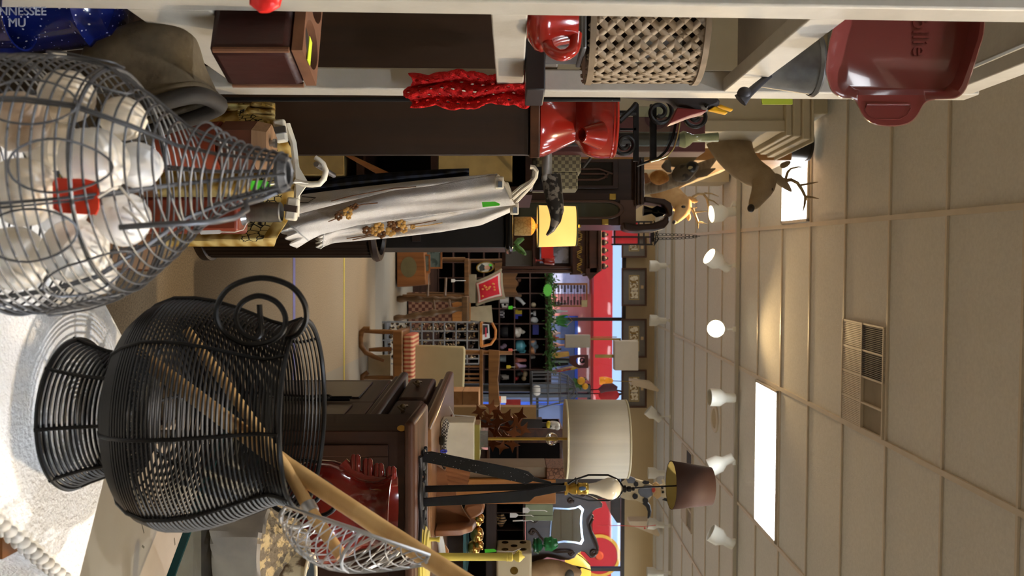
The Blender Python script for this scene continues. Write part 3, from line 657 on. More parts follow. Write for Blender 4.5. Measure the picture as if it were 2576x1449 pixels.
t=T('baking_dish','dark red stoneware baking dish standing on edge, its lug past the shelf post','dish',W(2280,100,.99)+V((0,0,-.09)))
DD=.985
O=[(2480,-120),(2478,60),(2462,130),(2440,200),(2425,232),(2405,247),(2375,250),(2345,252),(2325,262),(2308,290),(2290,308),(2262,317),(2225,318),(2195,312),(2172,295),(2158,268),(2145,250),(2115,246),(2092,230),(2080,200),(2076,170),(2084,110),(2100,40),(2110,-120)]
ci=(2280,60)
def shrink(pts,k,kx=None): return [(ci[0]+(x-ci[0])*k,ci[1]+(y-ci[1])*k) for x,y in pts]
I=[(2470,-120),(2466,60),(2450,128),(2428,194),(2415,222),(2398,236),(2372,239),(2345,239),(2325,239),(2308,239),(2290,239),(2262,239),(2225,239),(2195,239),(2172,239),(2158,239),(2142,237),(2118,232),(2100,218),(2092,196),(2088,170),(2095,110),(2110,40),(2120,-120)]
I2=[(2455,-120),(2440,60),(2424,125),(2405,185),(2393,208),(2378,220),(2360,224),(2340,224),(2322,224),(2305,224),(2288,224),(2262,224),(2230,224),(2200,224),(2180,224),(2165,224),(2150,222),(2136,214),(2128,202),(2124,188),(2122,166),(2132,108),(2148,40),(2156,-120)]
def smooth2(pts,k=4):
    q=smooth([V((x,y,0)) for x,y in pts],k); return [(p.x,p.y) for p in q]
O,I,I2=smooth2(O),smooth2(I),smooth2(I2)
n=len(O); f=MB()
lay=[[W(x,y,DD+.030) for x,y in [(ci[0]+(x-ci[0])*.97,ci[1]+(y-ci[1])*.97) for x,y in O]],[W(x,y,DD+.006) for x,y in O],[W(x,y,DD) for x,y in [(ci[0]+(x-ci[0])*.99,ci[1]+(y-ci[1])*.99) for x,y in O]],[W(x,y,DD+.002) for x,y in I],[W(x,y,DD+.028) for x,y in I2]]
vs=[p for l in lay for p in l]; fs=[]
for a in range(4):
    for i in range(n-1): fs.append((a*n+i,a*n+i+1,(a+1)*n+i+1,(a+1)*n+i))
fs.append(tuple(4*n+i for i in range(n))); 
bk_=[W(x,y,DD+.036) for x,y in I2]; vs+=bk_; fs.append(tuple(5*n+i for i in range(n))[::-1])
for i in range(n-1): fs.append((i,i+1,5*n+i+1,5*n+i))
f.add(vs,fs); t.p('body',f,dm,ang=50)
lug=[(2180,262),(2290,262),(2292,272),(2282,290),(2262,300),(2205,300),(2186,292),(2176,276)]
t.p('lug_emboss',MB().tube([W(x,y,DD+.001) for x,y in lug],.0012,6,closed=True),dm)
text(t,'lettering','bllie',.028,W(2296,44,DD+.0278),FACE,dm,ext=.0016)
# ================================================================== things behind the shelf unit
def poly(pts, t):
    n=len(pts)-1; t=min(max(t,0),1)*n; i=min(int(t),n-1); f=t-i
    return tuple(a+(b-a)*f for a,b in zip(pts[i],pts[i+1]))
# tall dark cabinet
RX,RY=-.268,1.75; ca=R(9.5)
def cabm(x0,x1,y0,y1,z0,z1): return MB().bx(RX+x0,RX+x1,RY+y0,RY+y1,z0,z1).turn(ca,(RX,RY,0))
cab=T('tall_cabinet','tall plain dark brown cabinet behind the white shelf unit','cabinet',(RX-.3,RY+.2,0))
brownp=M('brown_panel',(34,19,7),.5,kind='wood',c2=(48,28,11),ax='Z',s=14)
cab.p('body',cabm(-.85,0,0,.42,.06,H+.035),brownp,bev=.003)
cab.p('top',cabm(-.86,.004,-.008,.43,H+.036,H+.056),dark_wood_h,bev=.002); cab.p('plinth',cabm(-.84,-.01,.015,.41,0,.058),brownp)
pg=W(806,420,1.6); cab.p('peg',MB().cyl((pg.x,1.565,pg.z),(pg.x,1.72,pg.z),.005,n=10),steel)
CT=H+.0575
# red ceramic pitcher
c=W(1365,300,1.90); c.z=CT; q=1.9/F
t=T('red_pitcher','shiny red hourglass shaped ceramic pitcher with a stub spout on the cabinet','pitcher',c)
t.p('body',MB().lathe(c,[(.076,0),(.083,.003),(.082,.012),(.070,.040),(.056,.068),(.050,.080),(.056,.088),(.074,.100),(.083,.118),(.086,.14),(.085,.155),(.087,.158),(.084,.161),(.086,.165),(.083,.169),(.078,.170),(.076,.15),(.05,.10)],48),redc,ang=55)
t.p('spout',MB().lathe(W(1464,338,1.80),[(.030,-.045),(.023,-.022),(.0165,-.004),(.0160,0),(.0125,.0005),(.0105,-.02),(.010,-.034),(.001,-.034)],24,V((.05,-.52,-.85)).to_track_quat('Z','Y').to_matrix(),caps=False),redc)
# low bookcase behind with boxes
bk2=T('dark_bookcase','blackish open bookcase between the tall cabinet and the hanging aprons','bookcase',(-.65,2.75,0))
bt=H+.06
bk2.p('side',MB().bx(-.30,-.275,2.55,2.95,0,bt),darker_wood); bk2.p('side',MB().bx(-1.1,-1.075,2.55,2.95,0,bt),darker_wood)
for z in (.08,.42,.78,1.0,bt): bk2.p('shelf',MB().bx(-1.075,-.301,2.55,2.95,z-.02,z),darker_wood)
bk2.p('back',MB().bx(-1.1,-.275,2.952,2.962,0,bt),M('bookcase_back',(22,16,12),.7)); pz=W(1343,432,2.15)
bk2.p('peg',MB().tube([(-.29,2.555,pz.z),(pz.x,2.4,pz.z),(pz.x,2.10,pz.z)],.006,8),steel)
yb=M('yellowed_box',(146,122,72),.8,v=.12,s=30); 
for (x0,x1,y0,y1,l) in ((742,860,392,410,'yellowed box end low between the cabinet and the hanger hook'),(1115,1300,394,430,'yellowed striped box standing on the upper shelf of the bookcase')):
    a=W(x0,y0,2.5); b=W(x1,y1,2.5); zz=.781 if x0<1000 else 1.001
    if x0<1000: zz=.421
    one('box',l,'box',MB().bx(-.46,-.335 if x0<1000 else -.315,2.56,2.8,zz,zz+(.30 if x0<1000 else .22)),yb,bev=.002,group=None)
one('wood_plank','orange brown plank leaning across the bookcase shelf','plank',MB().pp([(862,388),(880,388),(985,437),(948,437)],2.52,.015),mid_wood)
dblue=M('dark_plaid',(8,10,16),.9,kind='plaid',c2=(26,38,64),s=9)
def dpf(u,v):
    a=poly([(700,470),(900,440),(1090,428),(1180,425)],v); b=poly([(700,500),(900,492),(1100,470),(1180,450)],v)
    x,y=a[0]+(b[0]-a[0])*u,a[1]+(b[1]-a[1])*u; return W(x,y,2.3+.012*math.sin(u*12+v*3))
one('plaid_cloth','dark blue plaid cloth hanging behind the white aprons','cloth',MB().grid(dpf,14,20),dblue,sol=.004)
# white embroidered aprons
def mk_apron(name,label,e1,e2,d,ph,ruf):
    def fn(u,v):
        a=poly(e1,v); b=poly(e2,v); x,y=a[0]+(b[0]-a[0])*u,a[1]+(b[1]-a[1])*u
        dd=d+.007*math.sin(u*7+v*4+ph)*(1-.5*v)+.0015*math.sin(u*15-v*7)+.006*(u-.5)**2*8
        if v<ruf: k=(ruf-v)/ruf; dd+=.018*k*math.sin(u*26+ph); x-=6*k*math.sin(u*30)
        return W(x,y,dd)
    t=T('apron',label,'apron',fn(.5,0),'white embroidered aprons on hangers')
    t.p('cloth',MB().grid(fn,44,70),white_cloth,sol=.0025)
    t.p('hem_seam',MB().tube([fn(u/20,ruf)+V((0,-.003,0)) for u in range(21)],.0018,5),M('seam_grey',(190,190,190),.9))
    return t,fn
ap3,f3=mk_apron('apron','white apron hanging at the back beside the dark plaid cloth',[(738,492),(900,472),(1080,452),(1240,438)],[(738,560),(900,540),(1100,510),(1270,480)],2.24,1.0,.02)
ap1,f1=mk_apron('apron','front white apron with a ruffled hem beside the yellow cloth',[(686,549),(724,546),(860,512),(990,480),(1090,468),(1250,437)],[(740,624),(806,590),(900,566),(1040,548),(1170,530),(1296,515)],2.12,.3,.11)
ap2,f2=mk_apron('apron','lower white apron with a big brown flower spray',[(798,582),(860,560),(1000,545),(1120,528),(1220,510),(1280,500)],[(800,626),(840,611),(1000,596),(1110,583),(1210,566),(1297,527)],2.18,2.0,.06)
brn=M('embroidery_brown',(112,76,44),.9,v=.25,s=200); tan=M('embroidery_gold',(204,160,90),.9,v=.2,s=200)
def flower(t,fn,u,v,r,m,n=6):
    mb=MB(); c=fn(u,v)+V((0,-.012,0))
    for k in range(n):
        a=TAU*k/n; mb.sph(c+V((r*.7*math.cos(a),0,r*.7*math.sin(a))),(r*.5,.002,r*.5),10,6)
    t.p('embroidery',mb,m); 
for (u,v,r,m) in ((.42,.40,.011,tan),(.5,.355,.009,brn),(.3,.42,.007,brn),(.25,.44,.007,brn),(.62,.39,.006,tan)): flower(ap1,f1,u,v,r,m)
for (u,v,r,m) in ((.45,.34,.012,tan),(.6,.33,.012,tan),(.52,.40,.012,brn),(.7,.38,.012,tan),(.35,.38,.009,brn),(.4,.42,.010,tan),(.8,.35,.010,brn),(.68,.43,.009,tan),(.55,.30,.010,brn),(.62,.47,.006,tan)): flower(ap2,f2,u,v,r,m)
def stem_(t,fn,pts,m): t.p('embroidery',MB().tube([fn(u,v)+V((0,-.011,0)) for u,v in pts],.0013,5),m)
stem_(ap1,f1,[(.30,.36),(.26,.42),(.24,.47),(.3,.52)],brn); stem_(ap1,f1,[(.6,.30),(.55,.35),(.5,.38)],brn)
stem_(ap2,f2,[(.5,.42),(.5,.5),(.45,.57)],brn); stem_(ap2,f2,[(.6,.46),(.64,.53),(.6,.6)],tan); stem_(ap2,f2,[(.85,.24),(.8,.3),(.7,.34)],brn); stem_(ap2,f2,[(.95,.26),(.85,.31),(.75,.35)],brn)
stem_(ap3,f3,[(.1,.05),(.2,.12),(.35,.08),(.3,.02)],black_metal); stem_(ap3,f3,[(.4,.2),(.3,.3),(.2,.5),(.25,.6)],brn)
for t_,off,(b0,b1),l in ((ap1,0,(1250,450),1),(ap2,14,(1288,515),2),(ap3,-8,(1262,470),3)):
    d={1:2.12,2:2.18,3:2.24}[l]
    h=T('hanger',['','white plastic hanger of the front apron','white plastic hanger of the lower apron','white plastic hanger of the back apron'][l],'hanger',W(b0,b1,d),'white plastic hangers of the aprons')
    h.p('hook',MB().tube([W(1288+off*.3,500+off,d),W(1312,478+off,d),W(1334,462+off*.5,d-.01),W(1348,445,d-.02),W(1350,430,d-.03),W(1343,421,d-.03),W(1334,420,d-.03)],.0055,8),white_plastic)
    h.p('arm',MB().tube([W(1288+off*.3,500+off,d),W(1275,470+off,d),W(b0,b1-8,d)],.005,8),white_plastic)
    h.p('clip',MB().box(W(b0+6,b1+10,d-.02),(.03,.012,.022)),white_plastic,bev=.003); h.p('clip_spring',MB().box(W(b0+8,b1+14,d-.03),(.014,.008,.01)),M('clip_steel_blue',(150,180,210),.25,m=.8))
tg=T('hanging_tag','green price tag pinned near the top of the front apron','tag',W(1232,515,2.08)); tg.p('card',MB().pp([(1212,508),(1245,507),(1258,513),(1256,517),(1214,521)],2.07,.002),green_tag)
# yellow plaid cloth on a clip hanger
plaid=M('yellow_plaid',(140,108,32),.9,kind='plaid',c2=(190,166,104),s=11)
lace=M('black_lace',(22,18,14),.9,kind='crackle',c2=(196,180,120),s=70)
def plf(u,v):
    top=poly([(690,262),(686,290),(705,320),(735,380),(747,430),(745,490),(735,540),(700,590),(690,618)],u)
    x=60+(top[0]-60)*v; y=top[1]+(poly([(250,0),(620,0)],u)[0]-top[1])*(1-v)*.6
    return W(x,y,1.62+.016*math.sin(u*19)+.008*math.sin(u*33+v*6)-.03*(1-v)*0)
t=T('yellow_cloth','yellow checked cloth with a black lace band clipped to a hanger','cloth',plf(.5,0)); t.p('cloth',MB().grid(plf,60,30),plaid,sol=.003)
t.p('lace_band',MB().grid(lambda u,v: plf(u,.86+.09*v)+V((0,-.004,0)),60,6),lace)
t.p('tie',MB().grid(lambda u,v: W(642+50*v-30*u*(1-v),250+12*v+34*u,1.59+.01*math.sin(u*14+v*3)),12,8),plaid,sol=.004)
h=T('clip_hanger','white plastic clip hanger holding the yellow checked cloth','hanger',W(745,420,1.59))
h.p('hook',MB().tube([W(742,455,1.60),W(760,462,1.60),W(785,464,1.60),W(804,462,1.60),W(815,450,1.60),W(820,430,1.60),W(813,412,1.60),W(802,402,1.60),W(793,396,1.60)],[.005,.006,.006,.0058,.0058,.0055,.0052,.005,.0045],10),white_plastic)
h.p('bar',MB().tube([W(722,312,1.60),W(738,360,1.60),W(745,420,1.605),W(748,470,1.605),W(745,545,1.60)],.006,8),white_plastic)
h.p('web',MB().pp([(742,405),(772,455),(772,464),(746,500)],1.598,.006),white_plastic)
for (cx,cy,rt) in ((706,330,-8),(735,526,8)):
    m=Matrix.Rotation(R(rt),3,'Y'); c=W(cx,cy,1.585)
    cl=h.p('clip',MB().box(c,(.042,.016,.022),m),white_plastic,bev=.004); h.p('clip_spring',MB().box(c+V((0,-.010,0)),(.012,.008,.024),m),steel,par=cl)
# low stand with wooden pieces
st=T('small_stand','low dark stand behind the wire egg basket','stand',(-.16,1.42,0)); ST=.58
st.p('top',MB().bx(-.30,-.03,1.27,1.56,ST-.025,ST),dark_wood_h,bev=.003)
for x in (-.28,-.05):
    for y in (1.29,1.54): st.p('leg',MB().bx(x-.015,x+.015,y-.015,y+.015,0,ST-.026),dark_wood)
c=W(500,543,1.40); c.z=ST+.001
t=T('wood_lamp','reddish brown wooden block lamp with a bare metal socket','lamp',c)
zt=lambda x:(x-1288)/F*1.40+H
t.p('base',MB().bx(c.x-.028,c.x+.028,c.y-.028,c.y+.028,c.z,zt(612)),red_wood,bev=.006)
sm=M('aged_socket',(120,118,112),.4,m=.7,v=.2,s=60)
t.p('socket_neck',MB().lathe((c.x,c.y,zt(612)),[(.016,0),(.013,.006),(.012,.008)],20),steel)
t.p('socket',MB().lathe((c.x-.006,c.y,zt(622)),[(.0125,0),(.0155,.004),(.0158,.022),(.0168,.024),(.0160,.030),(.0168,.034),(.016,.05),(.0165,.054),(.014,.056),(.013,.03)],24,caps=False),sm)
t.p('switch',MB().tube([(c.x-.02,c.y-.006,zt(645)),(c.x-.03,c.y-.008,zt(641)),(c.x-.034,c.y-.008,zt(639))],[.0035,.003,.0045],8),black_metal)
tg=T('hanging_tag','white price tag on a string beside the wooden block lamp','tag',W(530,584,1.35)); tg.p('card',MB().pp([(500,580),(552,578),(560,583),(552,588),(505,590)],1.345,.001),paper); tg.p('string',MB().tube([W(558,583,1.345),W(590,584,1.345),W(612,578,1.35),W(622,560,1.36)],.0008,5),string_m)
c=W(480,370,1.36); c.z=ST+.001
t=T('wooden_mill','hexagonal old wooden mill with a small steel stud on its top','mill',c)
zt=lambda x:(x-1288)/F*1.36+H
t.p('body',MB().lathe(c,[(.040,0),(.044,.01),(.034,.04),(.042,.07),(.036,.11),(.04,zt(560)-c.z)],28),red_wood)
t.p('hex_head',MB().lathe((c.x,c.y,zt(561)),[(.037,0),(.041,.004),(.041,zt(648)-zt(561))],6),M('old_brown_red',(92,52,34),.5,v=.2,s=30),flat=True)
t.p('hex_top',MB().lathe((c.x,c.y,zt(649)),[(.041,0),(.036,zt(684)-zt(649))],6),M('grey_brown_wood',(128,98,70),.6,kind='wood',c2=(156,122,90),ax='X',s=30),flat=True)
t.p('stud',MB().lathe((c.x-.004,c.y-.012,zt(684)),[(.005,0),(.005,.006),(.007,.006),(.007,.010)],14),steel)
# horn, woven box
hornm=M('speckled_horn',(26,25,24),.35,kind='patch',c2=(112,108,102),s=55)
t=T('drinking_horn','black and grey mottled horn with a ribbed steel cap pointing sideways','horn',W(1376,420,2.3)+V((0,0,-.012)))
t.p('horn',MB().tube([W(1386,440,2.3),W(1390,470,2.3),W(1394,500,2.3),W(1400,530,2.3),W(1398,555,2.3),W(1388,578,2.3),W(1375,592,2.3)],[.026,.026,.024,.020,.014,.008,.003],20),hornm)
t.p('steel_cap',MB().tube([W(1376,378,2.29),W(1376,400,2.29),W(1376,438,2.29),W(1377,452,2.29),W(1377,456,2.29)],[.0125,.0135,.0135,.0125,.010],20),gal); t.p('stand',MB().bx(-.36,-.29,2.56,2.6,bt,bt+.05).tube([V((-.325,2.56,bt+.03)),W(1376,420,2.32)],.006,8),black_metal)
wb=M('grey_wicker',(84,80,66),.8,kind='check',c2=(128,122,98),s=90)
one('wicker_box','grey woven box with pale dots behind the red pitcher','box',MB().bx(-.352,-.30,2.62,2.72,bt+.001,bt+.14).bx(-.43,-.352,2.62,2.72,bt+.001,bt+.15),wb,bev=.003)
# ribbed hamper
c=V((-.335,3.42,0))
t=T('hamper','tall dark brown ribbed oval hamper standing on the carpet','hamper',c); rib=M('hamper_brown',(30,20,14),.45,kind='wood',c2=(46,32,24),ax='Z',s=30)
f=MB(); n=120; vs=[]
prof_h=[(.0,.03),(.0,.68)]
for z in (.03,.2,.36,.52,.68):
    for k in range(n):
        a=TAU*k/n; r=.213+.0022*(1 if k%3 else -1); vs.append(c+V((r*math.cos(a),r*.85*math.sin(a),z)))
f.add(vs,[(i*n+k,i*n+(k+1)%n,(i+1)*n+(k+1)%n,(i+1)*n+k) for i in range(4) for k in range(n)]); f.lathe(c,[(.19,.02),(.19,.03)],40,sy=.85)
t.p('body',f,rib,flat=True)
rimm=M('hamper_rim',(44,32,26),.35)
t.p('rim',MB().lathe(c,[(.205,.672),(.226,.672),(.232,.684),(.226,.70),(.205,.70),(.196,.688)],60,caps=False,sy=.85),rimm); t.p('base_rim',MB().lathe(c,[(.206,0),(.226,0),(.226,.03),(.206,.035)],60,caps=False,sy=.85),rimm)
t.p('lining',MB().lathe(c,[(.2,.04),(.2,.66)],40,caps=False,sy=.85),black_gloss)
# black cabinet with a glossy top
t=T('black_cabinet','black cabinet with a glossy rounded top behind the hamper','cabinet',(-.6,4.0,0))
t.p('body',MB().bx(-1.1,-.178,3.82,4.3,0,H-.032),M('satin_black',(26,24,24),.45),bev=.003)
t.p('top',MB().bx(-1.12,-.168,3.79,4.32,H-.031,H+.004),black_gloss,bev=.014); t.p('ledge',MB().bx(-.26,-.205,3.80,3.822,H-.44,H-.405),M('ledge_brown',(56,42,36),.4))
# glowing lamp on the black cabinet
c=W(1292,569,4.05); c.z=H+.005; zt=lambda x:(x-1288)/F*4.05+H-c.z
t=T('table_lamp','lit lamp with a yellow glowing shade on the black cabinet','lamp',c)
t.p('base',MB().lathe(c,[(.03,0),(.043,.006),(.045,.05),(.044,zt(1336)),(.03,zt(1343)),(.012,zt(1347)),(.009,zt(1356))],28),M('antique_gold',(150,122,70),.5,m=.4,kind='crackle',c2=(176,150,96),s=60))
t.p('shade',MB().lathe(c,[(.097,zt(1352)),(.092,zt(1450))],40,caps=False),M('shade_glow',(255,206,112),.8,v=.04,s=8,emis=.85),sol=.002)
t.p('shade_trim',MB().lathe(c,[(.0985,zt(1351)),(.0985,zt(1355))],40,caps=False),M('trim_green',(96,96,60),.7),sol=.002); t.p('shade_trim',MB().lathe(c,[(.0935,zt(1447)),(.0935,zt(1451))],40,caps=False),M('trim_green'),sol=.002)
t.p('bulb',MB().lathe(c,[(.012,zt(1356)),(.012,zt(1368)),(.028,zt(1385)),(.03,zt(1395)),(.012,zt(1412)),(.004,zt(1416))],16),M('warm_bulb',(255,220,150),.4,emis=5)); lamp('POINT',c+V((0,0,zt(1400))),(0,0,-1),9,(255,206,130),.03)
t.p('finial',MB().lathe(c,[(.004,zt(1416)),(.004,zt(1454)),(.009,zt(1457)),(.004,zt(1462))],12),brass)
# scroll topped dark cabinet / clock case
D=4.75
ck=T('bonnet_cabinet','very dark tall cabinet with a scrolled broken pediment and arched glass','cabinet',(W(1288,480,D).x,D+.2,0))
mh=M('mahogany_dark',(40,24,20),.3,kind='wood',c2=(62,40,32),ax='Z',s=7); mh2=M('mahogany_mid',(78,54,42),.32,kind='wood',c2=(94,66,52),ax='Z',s=7)
a=W(1597,398,D); b=W(1597,566,D)
ck.p('body',MB().bx(a.x,b.x,D+.03,D+.45,0,a.z),mh)
ck.p('pilaster',MB().pb(1000,1545,486,503,D,.03),mh); ck.p('pilaster',MB().pb(1000,1538,550,566,D,.03),mh)
for (x0,y0,y1) in ((1533,487,502),(1514,551,565)): ck.p('brass_capital',MB().pb(x0,x0+17,y0,y1,D-.006,.01),brass,bev=.003)
ck.p('cornice',MB().pb(1597,1603,394,516,D-.02,.47).pb(1603,1612,391,516,D-.04,.5).pb(1612,1621,388,514,D-.06,.53),mh,bev=.004)
arch=lambda r,cx,cy,x0: [(x0,cy-r)]+[(cx+r*1.9*math.sin(R(q)),cy-r*math.cos(R(q))) for q in range(0,181,15)]+[(x0,cy+r)]
ck.p('arch_frame',MB().ring(arch(24,1525,527,1000),arch(18,1525,527,1006),D-.004,.036),mh2,bev=.003)
ck.p('arch_glass',MB().pp(arch(18,1525,527,1006),D+.022,.004),M('dark_mirror',(92,100,100),.06,m=.9,v=.4,s=3))
ck.p('tympanum',MB().pp([(1560,503),(1600,503),(1600,566),(1560,566)],D+.004,.026),mh2)
ck.p('pediment',MB().pp([(1621,494),(1672,500),(1688,510),(1693,524),(1692,540),(1686,546),(1681,536),(1678,526),(1668,514),(1622,508)],D-.04,.16),mh,bev=.006)
ck.p('pediment',MB().pp([(1568,558),(1570,576),(1584,581),(1604,583),(1650,581),(1672,574),(1684,560),(1684,546),(1676,542),(1668,552),(1640,562),(1600,564)],D-.04,.16),mh,bev=.012)
ck.p('finial',MB().tube([W(1618,530,D+.03),W(1640,531,D+.03),W(1652,532,D+.03),W(1668,533,D+.03),W(1680,534,D+.03)],[.03,.016,.034,.022,.006],14),black_gloss)
a0=W(1460,402,D)
ck.p('side_door',MB().ring([(1000,400),(1556,400),(1556,474),(1000,474)],[(1012,408),(1541,408),(1541,466),(1012,466)],D+.004,.026),mh,bev=.003)
ck.p('muntin',MB().tube([W(1460,437,D+.01),W(1520,437,D+.01),W(1528,447,D+.01)],.006,6).tube([W(1012,425,D+.01),W(1508,425,D+.01),W(1522,430,D+.01),W(1541,437,D+.01)],.006,6).tube([W(1012,452,D+.01),W(1505,452,D+.01),W(1520,447,D+.01),W(1530,437,D+.01)],.006,6),mh2)
ck.p('door_glass',MB().pb(1012,1541,408,466,D+.022,.004),M('dim_glass',(40,42,44),.08,v=.3,s=5))
# scroll iron candle stand with lantern panes, crow figure
t=T('iron_lantern','black scrolled iron lantern with glass panes on the white shelf edge','lantern',W(1560,330,2.05)); D=2.05
t.p('side_bar',MB().pb(1594,1607,262,405,D,.012),black_metal); t.p('side_bar',MB().pb(1636,1652,262,404,D+.02,.012),black_metal); t.p('post_bar',MB().pb(1560,1600,322,328,D,.008),black_metal)
t.p('roof_strap',MB().grid(lambda u,v: W(*poly([(1712,262),(1710,310),(1704,345),(1694,375),(1678,393),(1655,402),(1632,408)],u),D-.02+.05*v),24,3),M('polished_brass_strip',(196,186,140),.22,m=.9),sol=.004)
t.p('pane',MB().pp([(1607,268),(1636,268),(1636,398),(1622,404),(1607,400)],D+.012,.004).pp([(1652,268),(1700,268),(1694,345),(1676,385),(1652,396)],D+.014,.004),clear)
t.p('roof_edge',MB().grid(lambda u,v: W(*poly([(1704,262),(1700,310),(1692,348),(1676,380),(1656,398),(1615,412),(1600,418)],u),D-.01+.04*v),24,3),black_metal,sol=.006)
def curl(cx,cy,r0,d,a0,turns,k=.72,sg=1):
    return [W(cx+r0*(1-k*i/40)*math.cos(a0+sg*TAU*turns*i/40),cy+r0*(1-k*i/40)*math.sin(a0+sg*TAU*turns*i/40),d) for i in range(41)]
for (cx,cy,r0,a0,tn,sg) in ((1659,282,35,R(-90),1.6,1),(1752,292,31,R(180),1.4,-1),(1572,362,29,R(180),1.5,-1)): t.p('scroll',MB().tube(curl(cx,cy,r0,D-.015,a0,tn,.75,sg),.0052,8),black_metal)
t.p('strut',MB().tube([W(1558,305,D-.03),W(1590,275,D-.02),W(1600,262,D-.01)],.007,8).tube([W(1490,392,D),W(1468,420,D+.05)],.004,6),black_metal)
t.p('base',MB().bx(-.50,-.33,2.0,2.1,CT,CT+.012),black_metal); t.p('upright',MB().tube([V((-.415,2.05,CT+.01)),W(1500,285,2.05),W(1600,285,2.05)],.007,8),black_metal)
D=1.45
t=T('wooden_crow','painted wooden bird with dark head, red back and open yellow beak pointing up','bird figure',W(1680,255,D))
dk=M('bird_grey',(52,46,44),.6,v=.2,s=20); rd=M('bird_red',(112,36,34),.4,v=.1); yl=M('bird_yellow',(222,166,24),.45)
t.p('body',MB().pp([(1560,235),(1690,250),(1705,266),(1740,272),(1782,275),(1808,265),(1816,252),(1800,240),(1700,225)],D,.035),dk,bev=.006)
t.p('wing',MB().pp([(1704,270),(1778,276),(1776,281),(1738,291),(1700,306),(1684,311),(1688,302)],D-.014,.03),rd,bev=.003)
t.p('beak',MB().pp([(1782,276),(1800,266),(1832,281),(1828,287)],D-.002,.012),yl,bev=.002); t.p('beak',MB().pp([(1802,266),(1814,262),(1846,274),(1842,279)],D+.012,.012),yl,bev=.002)
t.p('eye',MB().sph(W(1778,266,D-.002),.004,10,8),black_gloss); t.p('stand',MB().cyl(W(1560,250,D+.018),W(1250,250,D+.018),.004).bx(-.42,-.26,1.42,1.5,.0,.02).cyl(W(1250,250,D+.018),(W(1250,250,D+.018).x,D+.018,.01),.004),black_metal)
# ================================================================== far left: cabinet, mounts
wcab=M('cream_cabinet',(196,188,164),.6,v=.03)
D=4.72
t=T('white_bookcase','tall cream built in bookcase topped by a moulded cornice','bookcase',(-1.7,D+.3,0))
a=W(2062,250,D); zt=a.z
x0=-2.6; x1=W(0,328,D).x
t.p('body',MB().bx(x0,x1,D+.02,D+.6,0,W(1975,0,D).z),wcab); t.p('stile',MB().bx(x1-.055,x1+.006,D,D+.02,0,W(1985,0,D).z),wcab,bev=.004)
pz=lambda x: W(x,0,D).z
t.p('cornice',MB().bx(x0,x1+.03,D-.02,D+.6,pz(1975),pz(1990)).bx(x0,x1+.04,D-.04,D+.6,pz(1990),pz(2010)).bx(x0,x1+.058,D-.06,D+.6,pz(2010),pz(2030)).bx(x0,x1+.078,D-.08,D+.6,pz(2030),pz(2036)),wcab,bev=.006)
one('shelf_sign','lime green card edge beside the white shelf post near the tin pail','card',MB().pp([(1912,232),(1994,232),(1994,262),(1918,262)],1.42,.003),M('lime_card',(176,190,50),.6))
one('soffit_box','pale beige boxed duct at the ceiling behind the red dish','duct',MB().bx(-2.55,W(0,330,6.0).x,5.4,6.6,pz(2036)+.002,3.2),wcab,bev=.01)
D=5.5; pnc=M('pine_cabinet_wood',(170,124,76),.5,kind='wood',c2=(196,150,100),ax='Z',s=6)
one('pine_cabinet','tall pine cabinet side rising behind the upper deer head','cabinet',MB().bx(W(0,300,D).x,W(0,402,D).x,D+.02,D+.45,0,W(1995,0,D).z),pnc,bev=.004)
c=W(1975,362,D); c.z=W(1995,0,D).z+.001; c.x=W(0,362,D+.2).x; c.y=D+.2
one('planter','dark planter pot on top of the tall pine cabinet','pot',MB().lathe(c,[(.05,0),(.085,.002),(.105,.15),(.112,.152),(.112,.168),(.10,.168)],28),M('planter_black',(28,30,32),.4))
fur=M('deer_fur',(142,124,98),.95,kind='noise',c2=(176,158,130),s=9,b=.5,bs=160); furd=M('deer_fur_tan',(140,106,66),.95,kind='noise',c2=(176,144,100),s=9,b=.5,bs=160)
ant=M('antler',(112,92,62),.5,kind='noise',c2=(168,146,104),s=30); eyeb=M('eye_black',(8,8,8),.06)
nosem=M('nose_dark',(40,32,28),.5)
D=5.0
t=T('deer_mount','deer head mount with antlers against the bright ceiling panel','deer mount',W(1850,345,D+.2))
pts=[(1822,318,.25),(1832,350,.16),(1848,388,.08),(1872,420,.02),(1902,440,-.02),(1925,450,-.05),(1922,470,-.08),(1910,492,-.11),(1898,512,-.14),(1892,524,-.16)]
t.p('head',MB().tube([W(x,y,D+dd) for x,y,dd in pts],[px(r,D) for r in (66,60,50,42,38,36,30,21,16,10)],22,sq=.8),fur,sub=1)
t.p('muzzle',MB().sph(W(1889,524,D-.17),(.024,.026,.02),14,10),nosem); t.p('eye',MB().sph(W(1939,476,D-.11),(.016,.014,.012),12,8),eyeb)
def ear(t,pts,d,m): t.p('ear',MB().tube([W(x,y,d) for x,y,_ in pts],[px(r,d) for _,_,r in pts],12,sq=.35),m,sub=1)
ear(t,[(1944,438,6),(1956,448,13),(1972,462,12),(1984,474,8),(1993,484,1)],D-.03,fur); ear(t,[(1962,420,6),(1972,416,9),(1984,410,7),(1990,406,1)],D+.09,fur)
def antler(t,chains,d): 
    for ch in chains: t.p('antler',MB().tube([W(x,y,d+dd) for x,y,dd,r in ch],[px(r,d) for x,y,dd,r in ch],8),ant)
antler(t,[[(1975,455,0,5.5),(1990,452,0,5),(2006,460,0,5),(2018,478,0,4.6),(2026,495,0,4.2),(2024,515,0,3.4),(2019,536,0,.8)],[(2014,466,0,3.5),(2034,462,0,2.6),(2058,458,0,.7)],[(2026,495,0,3.6),(2042,496,0,2.6),(2060,500,0,.7)],[(1976,450,.12,4),(1982,432,.14,4),(1990,424,.15,3.4),(2008,420,.15,2.6),(2024,422,.15,.7)]],D-.03)
t.p('mount_arm',MB().tube([W(1850,335,D+.2),W(1850,300,5.2)],.03,10),mid_wood)
